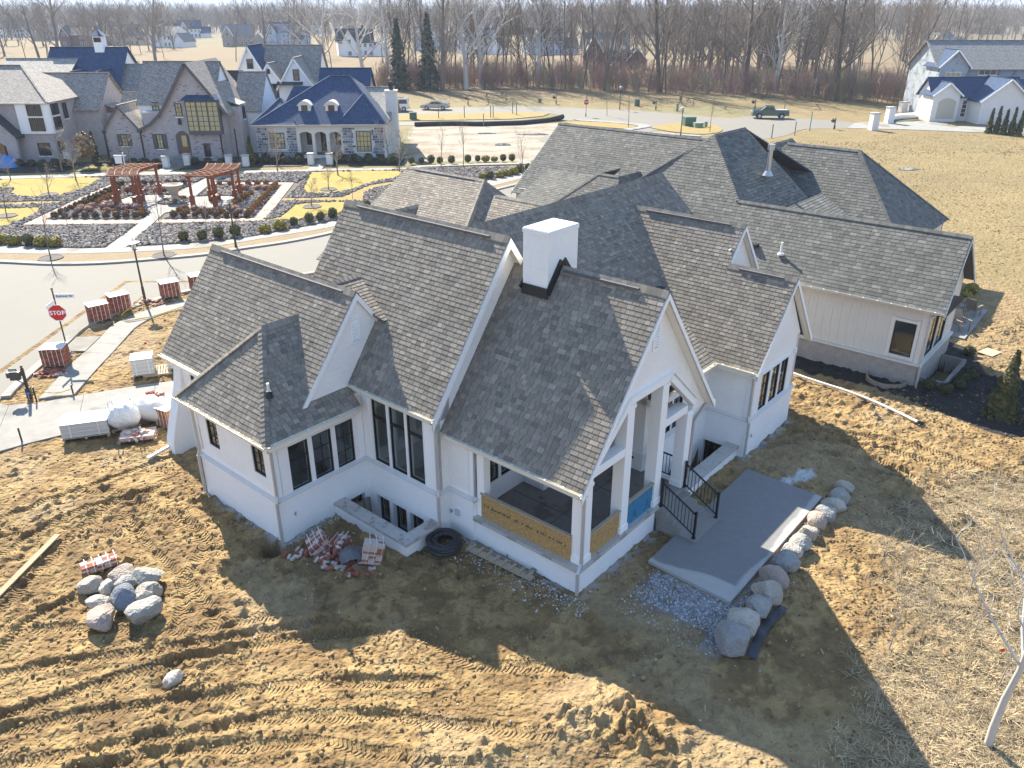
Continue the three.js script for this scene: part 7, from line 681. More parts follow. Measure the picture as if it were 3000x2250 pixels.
looseBricks('brick_heap', 'broken red bricks heaped below the stop sign pallet', 'brick heap', 70, -22.2, -34.6, 0.75, 0.45, 0.3, [...brickM, ...limeM], 3); looseBricks('brick_heap', 'broken bricks lying behind the street lamp', 'brick heap', 60, -21.6, -44.7, 0.9, 0.5, 0.25, [...brickM, ...limeM], 4); looseBricks('brick_heap', 'loose whitewashed bricks tumbled by the light well', 'brick heap', 95, -5.5, -20.55, 0.8, 0.6, 0.45, [...limeM, ...brickM], 5, 0); looseBricks('brick_scatter', 'small scatter of bricks near the house corner downspout', 'bricks', 16, -6.9, -20.75, 0.5, 0.28, 0.06, [...limeM, ...brickM], 6, 0); looseBricks('brick_scatter', 'bricks fallen in front of the tarpaulin', 'bricks', 22, -5.1, -19.9, 0.8, 0.3, 0.05, [...brickM, ...limeM], 7, 0);
brickPallet(-6.15, -21.15, 0.45, 'toppled pallet of whitewashed brick leaning by the house wall', { nx: 3, ny: 6, nz: 8, mats: [...limeM, brickM[0]], tilt: 0.55, y: -0.05, top: false }); brickPallet(-4.55, -20.35, 0.2, 'upright stack of whitewashed brick ends next to the light well', { nx: 3, ny: 10, nz: 5, mats: [limeM[0], limeM[0], limeM[1], brickM[3]], tilt: -0.28, y: -0.02, top: false }); brickPallet(-5.5, -21.0, -0.3, 'half pallet of mixed brick behind the tarpaulin', { nx: 3, ny: 5, nz: 6, mats: [...limeM, ...brickM], tilt: 0.3, y: -0.02, top: false }); brickPallet(-12.95, -20.0, 0.62, 'low pallet of whitewashed brick behind the boulder heap', { nx: 5, ny: 3, nz: 5, mats: [...limeM, brickM[1]], top: false }); { const t = looseBricks('brick_pile_pallet', 'low pile of pale bricks on a pallet before the white bag', 'brick pile', 90, -15.3, -28.35, 0.68, 0.42, 0.3, [limeM[0], limeM[1], brickM[3]], 9, 0.15); t.rotation.y = 0.25; pallet(t, 1.5, 0.9); t.children.slice(-7).forEach(c => c.position.y -= 0.1); part(t, 'brick_bed', rbox(1.3, 0.14, 0.78, 0.02, 0, 0.07, 0), limeM[1]); }
{ // tarpaulin crumpled between the fallen pallets
  const g = new THREE.PlaneGeometry(0.9, 0.7, 22, 18); g.rotateX(-Math.PI / 2); const p = g.attributes.position; for (let i = 0; i < p.count; i++) { const x = p.getX(i), z = p.getZ(i); p.setY(i, 0.42 * Math.exp(-((x + 0.1) ** 2 + z * z) * 4) + 0.16 * fbm(x * 6, z * 6, 3, 4)); } g.computeVertexNormals(); const t = thing('tarpaulin', 'crumpled dark grey tarpaulin over fallen bricks', 'tarpaulin', [-5.05, 0.05, -20.35], 0.4); part(t, 'sheet', g, S([0.1, 0.1, 0.105], { roughness: 0.5, side: THREE.DoubleSide })); }
// stacked pale stone slabs on pallets
function slabPallet(x, z, ry, w, d, n, label) { const t = thing('stone_slab_pallet', label, 'stone pallet', [x, 0.06, z], ry, 'pallets of pale stone'); pallet(t, w + 0.1, d + 0.1, MAT.paleWood); const m = [S([0.6, 0.58, 0.53]), S([0.52, 0.51, 0.48])]; for (let i = 0; i < n; i++) { const e = 0.012 * (hsh(i, 3, 5) - 0.5); part(t, 'stone_slab', rbox(w + e, 0.085, d + e, 0.012, e, 0.17 + i * 0.094, e), m[i & 1]); } for (const k of [-0.3, 0.3]) part(t, 'strap', [box(0.05, n * 0.094, 0.006, k * w, 0.12 + n * 0.047, d / 2 + 0.016), box(0.05, 0.006, d + 0.04, k * w, 0.14 + n * 0.094, 0)], MAT.strap); part(t, 'cap_sheet', rbox(w + 0.04, 0.03, d + 0.04, 0.01, 0, 0.155 + n * 0.094, 0), S([0.8, 0.79, 0.76])); return t; }
slabPallet(-17.7, -34.65, 0.35, 0.95, 0.9, 8, 'pallet of pale stone slabs standing on a wider empty pallet'); slabPallet(-16.35, -35.5, 0.35, 1.0, 0.95, 8, 'pallet of pale stone slabs tucked by the buttress'); slabPallet(-17.55, -28.75, 0.3, 1.75, 1.05, 6, 'wide pallet of pale stone slabs beside the concrete driveway');
{ const t = thing('wood_pallet', 'empty pale timber pallet under the stone slab stack', 'pallet', [-17.1, 0.03, -34.9], 0.35); for (let i = 0; i < 9; i++) part(t, 'slat', box(0.09, 0.02, 1.2, (i - 4) * 0.125, 0.11, 0), MAT.paleWood); for (const k of [-0.5, 0, 0.5]) part(t, 'runner', box(1.2, 0.09, 0.08, 0, 0.055, k), MAT.paleWood); }
{ // bulk bag of sand and film wrapped heap
  const sack = (seed, rx, ry, h, sq) => { const g = new THREE.SphereGeometry(1, 40, 28), p = g.attributes.position; for (let i = 0; i < p.count; i++) { let x = p.getX(i), y = p.getY(i), z = p.getZ(i); const pw = sq, l = Math.pow(Math.abs(x) ** pw + Math.abs(z) ** pw, 1 / pw) || 1, l2 = Math.hypot(x, z) || 1, k = l2 / l; x *= k * (1 + 0.25 * Math.max(0, 0.5 - Math.abs(y))); z *= k * (1 + 0.25 * Math.max(0, 0.5 - Math.abs(y))); const w = 1 + 0.13 * (fbm(x * 3 + seed, y * 3 + z * 3, 4, seed) - 0.5); p.setXYZ(i, x * rx * w, (Math.sign(y) * Math.pow(Math.abs(y), 0.7) + 1) / 2 * h * (y > 0.6 ? 0.94 + 0.12 * fbm(x * 4, z * 4, 3, seed) : 1), z * ry * w); } g.computeVertexNormals(); return g; };
  const t = thing('bulk_bag', 'white woven bulk bag with blue print and lifting loops', 'bulk bag', [-16.15, 0.1, -29.25], 0.35); part(t, 'sack', sack(3, 0.56, 0.52, 1.15, 9), S([0.66, 0.66, 0.65], { roughness: 0.7, bumpMap: rep(bumpT, 3), bumpScale: 0.03 })); for (const [a, b] of [[-0.45, 0.4], [0.45, 0.4], [-0.4, -0.4], [0.4, -0.4]]) part(t, 'lifting_loop', tubeG([[a, 0.95, b], [a * 1.05, 1.3, b], [a * 0.8, 1.42, b * 0.9], [a * 0.7, 1.15, b * 0.8]], 0.025, 14, 6), MAT.signWhite); const r = rng(12); for (let i = 0; i < 9; i++) part(t, 'blue_print', rbox(0.012, 0.07, 0.1 + 0.04 * r(), 0.004, -0.66, 0.95 - i * 0.085, 0.02 + (r() - 0.5) * 0.06), S([0.03, 0.12, 0.5])); pallet(t, 1.1, 1, MAT.oldWood);
  const u = thing('wrapped_heap', 'heap of bricks under clear plastic film on the driveway edge', 'wrapped heap', [-15.2, 0.06, -30.0], -0.2); part(u, 'film', sack(9, 0.85, 0.72, 1.15, 3), new THREE.MeshPhysicalMaterial({ color: lin(0.55, 0.52, 0.49), roughness: 0.25, clearcoat: 0.6 })); for (let i = 0; i < 7; i++) { const m = part(u, 'brick', brickG, brickM[i % 4]); m.position.set((r() - 0.5) * 0.7, 1.14, (r() - 0.5) * 0.6); m.rotation.y = r() * 3; } }
// boulders ------------------------------------------------------
function boulder(seed, sx, sy, sz) { const g = new THREE.IcosahedronGeometry(1, 4), p = g.attributes.position, r = rng(seed), fac = []; for (let i = 0; i < 13; i++) { const u = 2 * r() - 1, a = r() * 6.283, q = Math.sqrt(1 - u * u); fac.push([q * Math.cos(a), u, q * Math.sin(a), 0.62 + 0.24 * r()]); } for (let i = 0; i < p.count; i++) { const v = [p.getX(i), p.getY(i), p.getZ(i)]; let k = 1; for (const f of fac) { const d = v[0] * f[0] + v[1] * f[1] + v[2] * f[2]; if (d > f[3]) k = Math.min(k, lerp(1, f[3] / d, 0.93)); } k *= 1 + 0.16 * (fbm(v[0] * 2.2 + seed, v[1] * 2.2 + v[2] * 1.7, 4, seed) - 0.5) + 0.05 * (fbm(v[0] * 7 + seed, v[2] * 7 + v[1] * 5, 2, seed) - 0.5); p.setXYZ(i, v[0] * k * sx, v[1] * k * sy, v[2] * k * sz); } g.computeVertexNormals(); return triUV(g); }
const rockM = [[0.44, 0.39, 0.32], [0.36, 0.35, 0.31], [0.5, 0.45, 0.38], [0.32, 0.315, 0.3], [0.42, 0.34, 0.28]].map(c => S(c, { map: rep(grainT, 0.8), bumpMap: rep(bumpT, 1.5), bumpScale: 0.04 })), rockW = ['tan', 'grey tan', 'pale tan', 'grey', 'pinkish tan'];
const veinM = S([1, 1, 1]);
[[12.15, -24.45, 0.36], [11.75, -23.8, 0.4], [11.3, -23.3, 0.42], [10.88, -22.8, 0.4], [10.38, -22.35, 0.4], [9.92, -21.7, 0.36], [9.42, -21.05, 0.42], [9.0, -20.72, 0.36], [8.62, -20.05, 0.46], [8.05, -19.4, 0.48], [7.68, -18.7, 0.52], [7.2, -18.1, 0.46], [6.6, -17.4, 0.54], [6.1, -16.7, 0.6]].forEach(([x, z, s], i) => { const ends = ['first boulder of the wall, at the lime spill', 'boulder second from the lime spill end of the wall', 'grey flat boulder in the wall near the sunlit slab edge', 'boulder in the wall beside the sunlit slab edge', 'boulder half in sun along the slab edge', 'squarish boulder catching full sun', 'green grey boulder past the square one', 'small boulder wedged behind the slab edge', 'half shaded boulder along the slab', 'angular grey boulder at the slab corner side', 'greenish round boulder at the slab corner', 'boulder standing just below the slab corner', 'large pale boulder next to the biggest one', 'biggest boulder at the low end of the wall']; const t = thing('boulder', rockW[i % 5] + ' ' + ends[i], 'boulder', [x, s * 0.45, z], i * 1.3, 'boulder wall along the slab'); part(t, 'rock', boulder(300 + i, s * 1.08, s * 0.82, s * 0.95), rockM[i % 5]); });
[[-12.7, -18.95, 0.4], [-12.2, -18.85, 0.36], [-11.95, -19.45, 0.46], [-11.15, -19.25, 0.5], [-11.45, -18.4, 0.5], [-10.85, -18.55, 0.44], [-12.15, -18.2, 0.38], [-11.75, -17.55, 0.46], [-10.65, -17.8, 0.5], [-11.6, -18.95, 0.36]].forEach(([x, z, s], i) => { const w = ['beside the low brick pallet', 'small one in the middle of the heap', 'at the back of the heap touching the brick pallet', 'mottled one at the back of the heap', 'blue grey one at the centre of the heap', 'angular one at the east side of the heap', 'low one under the tan ones', 'long egg shaped one leaning out of the heap', 'smooth oblong one lying apart in front', 'topmost of the heap']; const t = thing('boulder', ['tan boulder', 'brown boulder', 'pale boulder', 'grey boulder', 'boulder'][i % 5] + ' ' + w[i], 'boulder', [x, s * (i === 9 ? 0.9 : 0.5), z], i * 2.1, 'boulder heap on the bare soil'); part(t, 'rock', boulder(340 + i, s * (i > 6 && i < 9 ? 1.25 : 1.05), s * 0.78, s * 0.88), i === 4 ? S([0.2, 0.215, 0.235], { map: rep(grainT, 0.8), bumpMap: rep(bumpT, 1.5), bumpScale: 0.03 }) : rockM[(i * 2) % 5]); });
{ const t = thing('boulder', 'pale lump of limestone lying in the tyre ruts', 'boulder', [-8.85, 0.08, -15.4], 1); part(t, 'rock', boulder(380, 0.32, 0.2, 0.26), rockM[2]); }
// concrete slab beside the stairs: damp patch with a wandering edge, dry rim
{ const nu = 60, nv = 150, pos = [], col = [], uv = [], idx = []; for (let j = 0; j <= nv; j++) for (let i = 0; i <= nu; i++) { const a = i / nu, b = j / nv, u = lerp(lerp(9.74, 12.62, a), lerp(9.66, 12.56, a), b), v = lerp(lerp(6.9, 6.8, a), lerp(14.12, 14.1, a), b); pos.push(u, 0.09, -v); uv.push(u, v); const n = fbm(u * 1.1, v * 1.1, 3, 91) - 0.5, m = fbm(u * 7, v * 7, 3, 92) - 0.5, e = Math.min((1 - a) * 2.9 - 0.16 - 0.12 * sst(0.5, 1, b), b * 7.2 - 0.28 - 0.6 * sst(0.3, 0.75, a) * sst(0.25, 0, b), 9), dry = sst(0.06, -0.06, e + 0.32 * n + 0.05 * m); const wet = [0.2, 0.195, 0.19], dr = [0.4, 0.385, 0.36]; col.push(...[0, 1, 2].map(k => lerp(wet[k], dr[k], dry) * (0.96 + 0.16 * m))); } for (let j = 0; j < nv; j++) for (let i = 0; i < nu; i++) { const q = j * (nu + 1) + i; idx.push(q, q + 1, q + nu + 1, q + 1, q + nu + 2, q + nu + 1); } const g = new THREE.BufferGeometry(); g.setAttribute('position', new THREE.Float32BufferAttribute(pos, 3)); g.setAttribute('color', new THREE.Float32BufferAttribute(col, 3)); g.setAttribute('uv', new THREE.Float32BufferAttribute(uv, 2)); g.setIndex(idx); g.computeVertexNormals();
  const o = new THREE.Group(); o.name = 'concrete_slab'; o.position.copy(FO); o.rotation.y = TH; o.userData.kind = 'structure'; scene.add(o); part(o, 'top', g, S([1, 1, 1], { vertexColors: true, bumpMap: rep(fineBumpT, 0.8), bumpScale: 0.002 })); part(o, 'edge', slabUV(patioUV, 0.087, 0.3), S([0.46, 0.44, 0.41], { map: rep(mottleT, 0.4) })); }
// ground clutter
{ const t = thing('drain_coil', 'coil of black corrugated drain pipe on the soil by the house', 'pipe coil', [-2.2, 0.05, -21.05]); [[0.5, 0.09, 0], [0.46, 0.2, 0.04], [0.5, 0.3, -0.03], [0.34, 0.3, 0.02]].forEach(([R, y, o], k) => { const g = new THREE.TorusGeometry(R, 0.085, 10, 96); const p = g.attributes.position; for (let i = 0; i < p.count; i++) { const a = Math.atan2(p.getY(i), p.getX(i)), q = 1 + 0.012 * Math.sin(a * 60), rr = Math.hypot(p.getX(i), p.getY(i)), nr = R + (rr - R) * (1 + 0.12 * Math.sin(a * 70)); p.setXYZ(i, Math.cos(a) * nr, Math.sin(a) * nr, p.getZ(i) * (1 + 0.12 * Math.sin(a * 70))); } g.computeVertexNormals(); g.rotateX(Math.PI / 2); g.translate(o, y, o * 0.7); part(t, 'pipe_turn', g, MAT.pvcBlack); }); }
{ const t = thing('cleated_plank', 'weathered plank with cross cleats lying beside the porch wall', 'plank', [-0.41, 0.06, -20.22], -0.65); part(t, 'plank', box(2.6, 0.05, 0.24, 0, 0.03, 0), MAT.paleWood); for (let i = 0; i < 8; i++) part(t, 'cleat', box(0.08, 0.05, 0.36, -1.15 + i * 0.33, 0.08, -0.05), MAT.paleWood); const s = thing('paving_stone', 'single grey paving stone beside the cleated plank', 'paving stone', [0.0, 0.05, -20.75], 0.3); part(s, 'stone', rbox(0.42, 0.08, 0.2, 0.02), MAT.concrete); const b = thing('board', 'short board leaning over the cleated plank end', 'board', [0.62, 0.1, -19.8], 0.8); part(b, 'plank', box(0.55, 0.04, 0.16), MAT.oldWood); }
{ const p = (name, label, a, b, r, m, w) => { const t = thing(name, label, 'lumber', [(a[0] + b[0]) / 2, 0, (a[1] + b[1]) / 2]); const d = [(b[0] - a[0]) / 2, (b[1] - a[1]) / 2]; part(t, 'board', bar([-d[0], a[2], -d[1]], [d[0], b[2], d[1]], w, r), m); }; p('timber_plank', 'long timber plank lying across the tyre ruts', [-15.4, -18.5, 0.1], [-15.1, -21.6, 0.16], 0.05, MAT.wood, 0.2); p('white_post', 'white square post lying by the buttress', [-14.2, -26.6, 0.1], [-12.9, -28.4, 0.35], 0.1, MAT.pipeWhite, 0.1); p('timber_plank', 'short board leaning on the brick pallet by the driveway', [-14.0, -29.0, 0.5], [-13.5, -28.1, 0.05], 0.04, MAT.paleWood, 0.22); }
{ const q = [[6.5, 23.9], [7.95, 23.56], [10.57, 23.28], [12.2, 22.8], [13.47, 22.28]].map(([u, v]) => { const [x, z] = UVW(u, v); return [x, 0.12, z]; }); const t = thing('white_pipe', 'long white drain pipe lying between the two houses', 'pipe'); part(t, 'pipe', tubeG(q, 0.06, 40, 10), MAT.pipeWhite); part(t, 'dark_end', tubeG([q[4], [q[4][0] + 0.25, 0.08, q[4][2] + 0.05]], 0.075, 6, 10), MAT.pvcBlack); }
{ const c = [[6.5, -16.2], [6.9, -16.9], [7.4, -17.6], [8.0, -18.2]], g = new GB(), L2 = smoothLine(c, 5), a = offsetLine(L2, 0.13), b = offsetLine(L2, -0.13), hh = (x, z) => dirtY(x, z) + 0.05 + 0.03 * vn(x * 6, z * 6, 3); for (let i = 0; i < L2.length - 1; i++) g.quad([a[i][0], hh(...a[i]), a[i][1]], [b[i][0], hh(...b[i]), b[i][1]], [b[i + 1][0], hh(...b[i + 1]), b[i + 1][1]], [a[i + 1][0], hh(...a[i + 1]), a[i + 1][1]]); const t = thing('landscape_fabric', 'strip of black landscape fabric behind the biggest boulders', 'fabric'); part(t, 'sheet', g.geo(), S([0.02, 0.023, 0.03], { roughness: 0.35, side: THREE.DoubleSide })); }
{ const [x, z] = UVW(14, 32.8); const t = thing('plywood_sheet', 'pale plywood sheet lying on sunny soil by the mulch', 'plywood', [x, 0.06, z], 0.6); part(t, 'sheet', box(1.0, 0.03, 0.75), MAT.paleWood);
  const o = new THREE.Group(); o.name = numbered('back_terrace'); o.userData.kind = 'structure'; scene.add(o); part(o, 'slab', sheet([[12.57, 33.9], [12.45, 39.7], [8, 40], [8, 33.9]].map(q => UVW(...q)), 0.08, 0.2), MAT.concrete);
  [[12.0, 35.2, 0.3, 'nearest the plywood'], [11.6, 36.6, 1.2, 'in the middle of the terrace'], [11.9, 38.2, 2.2, 'beside the round table']].forEach(([u, v, a, w]) => { const [cx, cz] = UVW(u, v), c = thing('lounge_chair', 'slatted wooden lounge chair ' + w, 'chair', [cx, 0.08, cz], a, 'terrace chairs'); for (let i = 0; i < 6; i++) part(c, 'back_slat', box(0.085, 0.75, 0.025, (i - 2.5) * 0.1, 0.68, -0.3, 0, -0.45), MAT.oldWood); for (let i = 0; i < 5; i++) part(c, 'seat_slat', box(0.6, 0.025, 0.085, 0, 0.34 - i * 0.012, 0.28 - i * 0.11), MAT.oldWood); for (const s of [-0.33, 0.33]) { part(c, 'arm', box(0.1, 0.03, 0.72, s, 0.58, 0), MAT.oldWood); part(c, 'leg', box(0.05, 0.58, 0.06, s, 0.29, 0.3), MAT.oldWood); part(c, 'leg', box(0.05, 0.4, 0.06, s, 0.2, -0.3), MAT.oldWood); } }); const [tx, tz] = UVW(11.2, 39); const tb = thing('round_table', 'small dark round table on the back terrace', 'table', [tx, 0.08, tz]); part(tb, 'tabletop', cyl(0.4, 0.4, 0.03, 18, 0, 0.5, 0), MAT.blackMetal); for (let i = 0; i < 4; i++) part(tb, 'leg', bar([0.3 * Math.cos(i * 1.57), 0, 0.3 * Math.sin(i * 1.57)], [0.2 * Math.cos(i * 1.57), 0.49, 0.2 * Math.sin(i * 1.57)], 0.025), MAT.blackMetal); }
// stones, chips and clods on the soil
{ const r = rng(401), g0 = boulder(400, 1, 0.7, 0.85), small = new THREE.IcosahedronGeometry(1, 1), put = (name, label, cat, geo, mat, N, fn) => { const im = new THREE.InstancedMesh(geo, mat, N), o = new THREE.Object3D(); let c = 0; for (let t = 0; c < N && t < N * 20; t++) { const q = fn(); if (!q) continue; o.position.set(q[0], dirtY(q[0], q[1]) + q[2] * 0.25, q[1]); o.rotation.set(r() * 6, r() * 6, r() * 6); o.scale.set(q[2] * (q[4] ?? 1), q[2], q[2] * (0.7 + 0.5 * r())); o.updateMatrix(); im.setMatrixAt(c, o.matrix); im.setColorAt(c, lin(...q[3])); c++; } im.count = c; im.name = name; im.userData = { kind: 'stuff', label, category: cat }; im.castShadow = im.receiveShadow = true; scene.add(im); }; const free = (x, z) => { const [u, v] = toUV(x, z); return !inPoly(u, v, houseUV[0]) && !inPoly(u, v, area1) && !inPoly(u, v, area2) && !inPoly(u, v, neighUV) && !inPoly(x, z, roadPoly) && !inPoly(x, z, walkPoly) && !inPoly(x, z, drive) && !inPoly(u, v, patioUV) && !inPoly(u, v, [[8, 8], [10.6, 8], [10.6, 15], [8, 15]]); };
  put('soil_clods', 'brown clods of churned soil', 'soil', small, S([1, 1, 1]), 9500, () => { const x = -19 + 44 * r(), z = -33 + 21 * r(); if (!free(x, z) || r() > 0.15 + sst(0.48, 0.66, fbm(x * 0.5, z * 0.5, 3, 44)) || strawAt(x, z) > 0.7) return null; const k = 0.4 + 0.8 * r(); return [x, z, 0.01 + 0.045 * Math.pow(r(), 5) + 0.012 * r(), [0.29 * k, 0.19 * k, 0.08 * k]]; });
  put('pebbles', 'pale pebbles and mortar crumbs on the soil', 'pebbles', small, S([1, 1, 1]), 1500, () => { const w = r(); let u, v; if (w < 0.4) { u = 4 + 5.6 * r(); v = 4 - 1.4 * r() * r(); } else if (w < 0.7) { u = 10 + 3.2 * r(); v = 4.4 + 2.4 * r(); } else if (w < 0.8) { u = 0.1 + 0.3 * r(); v = 2 * r(); } else { u = -8 + 24 * r(); v = -6 + 20 * r(); } const [x, z] = UVW(u, v); if (!free(x, z)) return null; const k = 0.25 + 0.35 * r(); return [x, z, 0.012 + 0.03 * r() * r(), [k, k * 0.97, k * 0.93]]; });
  put('wood_scraps', 'small wood offcuts on the soil', 'wood scraps', new THREE.BoxGeometry(1, 0.35, 1), S([1, 1, 1]), 70, () => { const [x, z] = UVW(-6 + 22 * r(), -4 + 16 * r()); if (!free(x, z)) return null; return [x, z, 0.035, [0.42, 0.34, 0.22], 3.5 + 3 * r()]; });
  put('crushed_stone', 'blue grey crushed stone round the concrete slab', 'gravel', small, S([1, 1, 1]), 2600, () => { const w = r() < 0.7; const u = w ? 10.2 + 3.2 * r() : 12.75 + 0.5 * r(), v = w ? 5.3 + 1.5 * r() : 5 + 9 * r(); const [x, z] = UVW(u, v); if (!free(x, z)) return null; const k = 0.2 + 0.3 * r(); return [x, z, 0.012 + 0.02 * r(), [k * 0.96, k, k * 1.06]]; }); }
// brush and the lone tree on the bank
{ const b1 = bareTree(501, { h: 1.9, r0: 0.02, kids: [9, 5, 3], levels: 2, clear: 0.15, spread: 0.7, minR: 0.005, lenF: [0.5, 0.5, 0.4] }), b2 = bareTree(502, { h: 1.5, r0: 0.016, kids: [8, 5, 3], levels: 2, clear: 0.1, spread: 0.9, minR: 0.004, lenF: [0.6, 0.5, 0.4] }), m = S([0.36, 0.3, 0.24]); [[11.6, -19.8, 1.1, 'beside the lime spill end of the bank'], [12.0, -19.4, 0.9, 'with upright shoots in the house shadow'], [12.3, -18.2, 1, 'at the dark hollow of the bank'], [10.4, -16.6, 1.2, 'in the sunny straw'], [13.1, -17.2, 1, 'next to the red tagged stem'], [13.9, -18.9, 1.1, 'high on the straw bank'], [14.8, -20.4, 1, 'beside the deep rut'], [12.8, -15.4, 1.1, 'under the lone pale tree'], [14.8, -17.6, 1.3, 'behind the lone pale tree'], [9.0, -14.2, 0.8, 'low in the shaded grass']].forEach(([x, z, s, w], i) => { const t = thing('bare_bush', 'thin leafless bush ' + w, 'bush', [x, dirtY(x, z), z], i * 1.7, 'leafless bushes on the bank'); t.scale.setScalar(s); const g = i % 2 ? b1 : b2; part(t, 'stem', g.trunk, m); part(t, 'twigs', g.crown, m); });
  const T = bareTree(510, { h: 7, r0: 0.105, kids: [12, 6, 4], levels: 3, clear: 0.42, spread: 0.95, minR: 0.007, wob: 0.16, lenF: [0.42, 0.5, 0.5] }); const t = plantTree(T, 3, 'pale_tree', 'lone pale barked bare tree on the dry bank', [11.5, dirtY(11.5, -13.5) - 0.1, -13.5], 2.2, 1, undefined, -0.06); t.rotation.x = 0.02;
  const f = thing('survey_flag', 'small red marking flag among the bank bushes', 'flag', [12.95, 0, -15.9]); part(f, 'wire', cyl(0.006, 0.006, 0.7, 5, 0, 0.3, 0), MAT.steel); part(f, 'cloth', box(0.12, 0.1, 0.01, 0.06, 0.6, 0), MAT.red); [[-19.0, -42.6, 'by the footpath edge'], [-19.3, -41.1, 'in the lamp post shadow'], [-19.0, -37.8, 'on the bare soil by the footpath']].forEach(([x, z, w]) => { const k = thing('survey_flag', 'small red marking flag ' + w, 'flag', [x, 0, z]); part(k, 'wire', cyl(0.006, 0.006, 0.35, 5, 0, 0.17, 0), MAT.steel); part(k, 'cloth', box(0.14, 0.12, 0.01, 0.06, 0.32, 0), MAT.red); }); }
{ const tapeM = S([0.7, 0.55, 0.03], { side: THREE.DoubleSide, roughness: 0.5 }); const ribbon = (pts, w) => { const g = new GB(), c = new THREE.CatmullRomCurve3(pts.map(p => V3(...p))).getPoints(40); for (let i = 0; i < 40; i++) { const a = c[i], b = c[i + 1], q = w * (0.6 + 0.5 * Math.sin(i * 0.7)); g.quad([a.x, a.y, a.z], [b.x, b.y, b.z], [b.x + 0.01, b.y + w, b.z + q], [a.x + 0.01, a.y + w, a.z + q]); } return g.geo(); }; const t = thing('caution_tape', 'yellow caution tape trailing from the lamp post over the footpath', 'tape'); part(t, 'ribbon', ribbon([[-21.9, 0.5, -44.7], [-22.1, 0.25, -43.6], [-22.2, 0.12, -42.3], [-21.6, 0.1, -41.6], [-20.7, 0.1, -42.0], [-19.9, 0.1, -42.9], [-19.2, 0.12, -43.9]], 0.07), tapeM); const k = thing('caution_tape', 'yellow caution tape stretched by the mailbox corner', 'tape'); part(k, 'ribbon', ribbon([[-21.5, 0.35, -31.8], [-21.1, 0.2, -32.2], [-20.6, 0.15, -32.3], [-20, 0.3, -32.4]], 0.05), tapeM); }
[[-21.3, -31.67, 0.75, 'beside the mailbox'], [-19.98, -32.33, 0.55, 'at the footpath end'], [-19.9, -28, 0.7, 'at the driveway edge by the stone slabs']].forEach(([x, z, h, w]) => { const t = thing('grade_stake', 'dark wooden grade stake ' + w, 'stake', [x, 0, z], 0, 'grade stakes'); part(t, 'stake', box(0.05, h, 0.05, 0, h / 2, 0), MAT.post); }); for (const [x, z, w] of [[-22.35, -36.9, 'at the foot of the stop sign'], [-21.7, -31.9, 'on the mailbox post']]) { const t = thing('blue_marker', 'small bright blue marker cap ' + w, 'marker', [x, w[0] === 'o' ? 0.35 : 0.2, z + 0.08]); part(t, 'cap', new THREE.SphereGeometry(0.07, 10, 8), S([0.02, 0.2, 0.75], { roughness: 0.4 })); part(t, 'stake', cyl(0.015, 0.015, 0.3, 6, 0, -0.15, 0), MAT.steel); }
// pergolas, urn, bench ------------------------------------------
const lathM = S([0.5, 0.2, 0.1], { map: woodT });
function pergola(mir, label) { const cx = -30.4, t = thing('pergola', label, 'pergola', [cx, 0.1, -72], 0, 'red cedar pergolas'); const m = x => mir * x, O2 = [[m(-4.2), 2.8], [m(-5.3), 0], [m(-4.9), -3]], I2 = [[m(-2.2), 2.6], [m(-3.1), 0], [m(-2.5), -3]]; const arc = P => new THREE.CatmullRomCurve3(P.map(p => V3(p[0], 0, p[1]))); const A = arc(O2), B = arc(I2);
  for (const c of [A, B]) for (const k of [0.06, 0.5, 0.94]) { const p = c.getPoint(k); const po = part(t, 'post', rbox(0.2, 2.5, 0.2, 0.015, p.x, 1.25, p.z), MAT.cedar); part(po, 'plinth', rbox(0.36, 0.95, 0.36, 0.02, p.x, 0.475, p.z), MAT.cedar); part(po, 'plinth_cap', rbox(0.44, 0.05, 0.44, 0.015, p.x, 0.97, p.z), MAT.cedar); }
  for (const c of [A, B]) { for (let i = 0; i < 6; i++) { const p = c.getPoint(i / 6), q = c.getPoint((i + 1) / 6); part(t, 'beam', bar([p.x, 2.58, p.z], [q.x, 2.58, q.z], 0.12, 0.2), MAT.cedar); } }
  for (let i = 0; i <= 9; i++) { const p = A.getPoint(i / 9), q = B.getPoint(i / 9), d = [(q.x - p.x) * 0.18, (q.z - p.z) * 0.18]; part(t, 'rafter', bar([p.x - d[0], 2.74, p.z - d[1]], [q.x + d[0], 2.74, q.z + d[1]], 0.06, 0.13), MAT.cedar); } for (let k = 0; k < 5; k++) for (let i = 0; i < 4; i++) { const f = -0.12 + k * 0.31, P = j => { const a = A.getPoint(j / 4), b = B.getPoint(j / 4); return [lerp(a.x, b.x, f), 2.83, lerp(a.z, b.z, f)]; }; part(t, 'lath', bar(P(i), P(i + 1), 0.05, 0.05), lathM); }
  const s = B.getPoint(0.5); part(t, 'bench', [rbox(0.45, 0.07, 1.7, 0.02, s.x + m(-0.5), 0.46, s.z), box(0.35, 0.42, 0.1, s.x + m(-0.5), 0.22, s.z - 0.6), box(0.35, 0.42, 0.1, s.x + m(-0.5), 0.22, s.z + 0.6)], MAT.cedar); return t; }
pergola(1, 'red cedar pergola on the lamp post side of the stone urn'); pergola(-1, 'red cedar pergola on the stone house side of the stone urn');
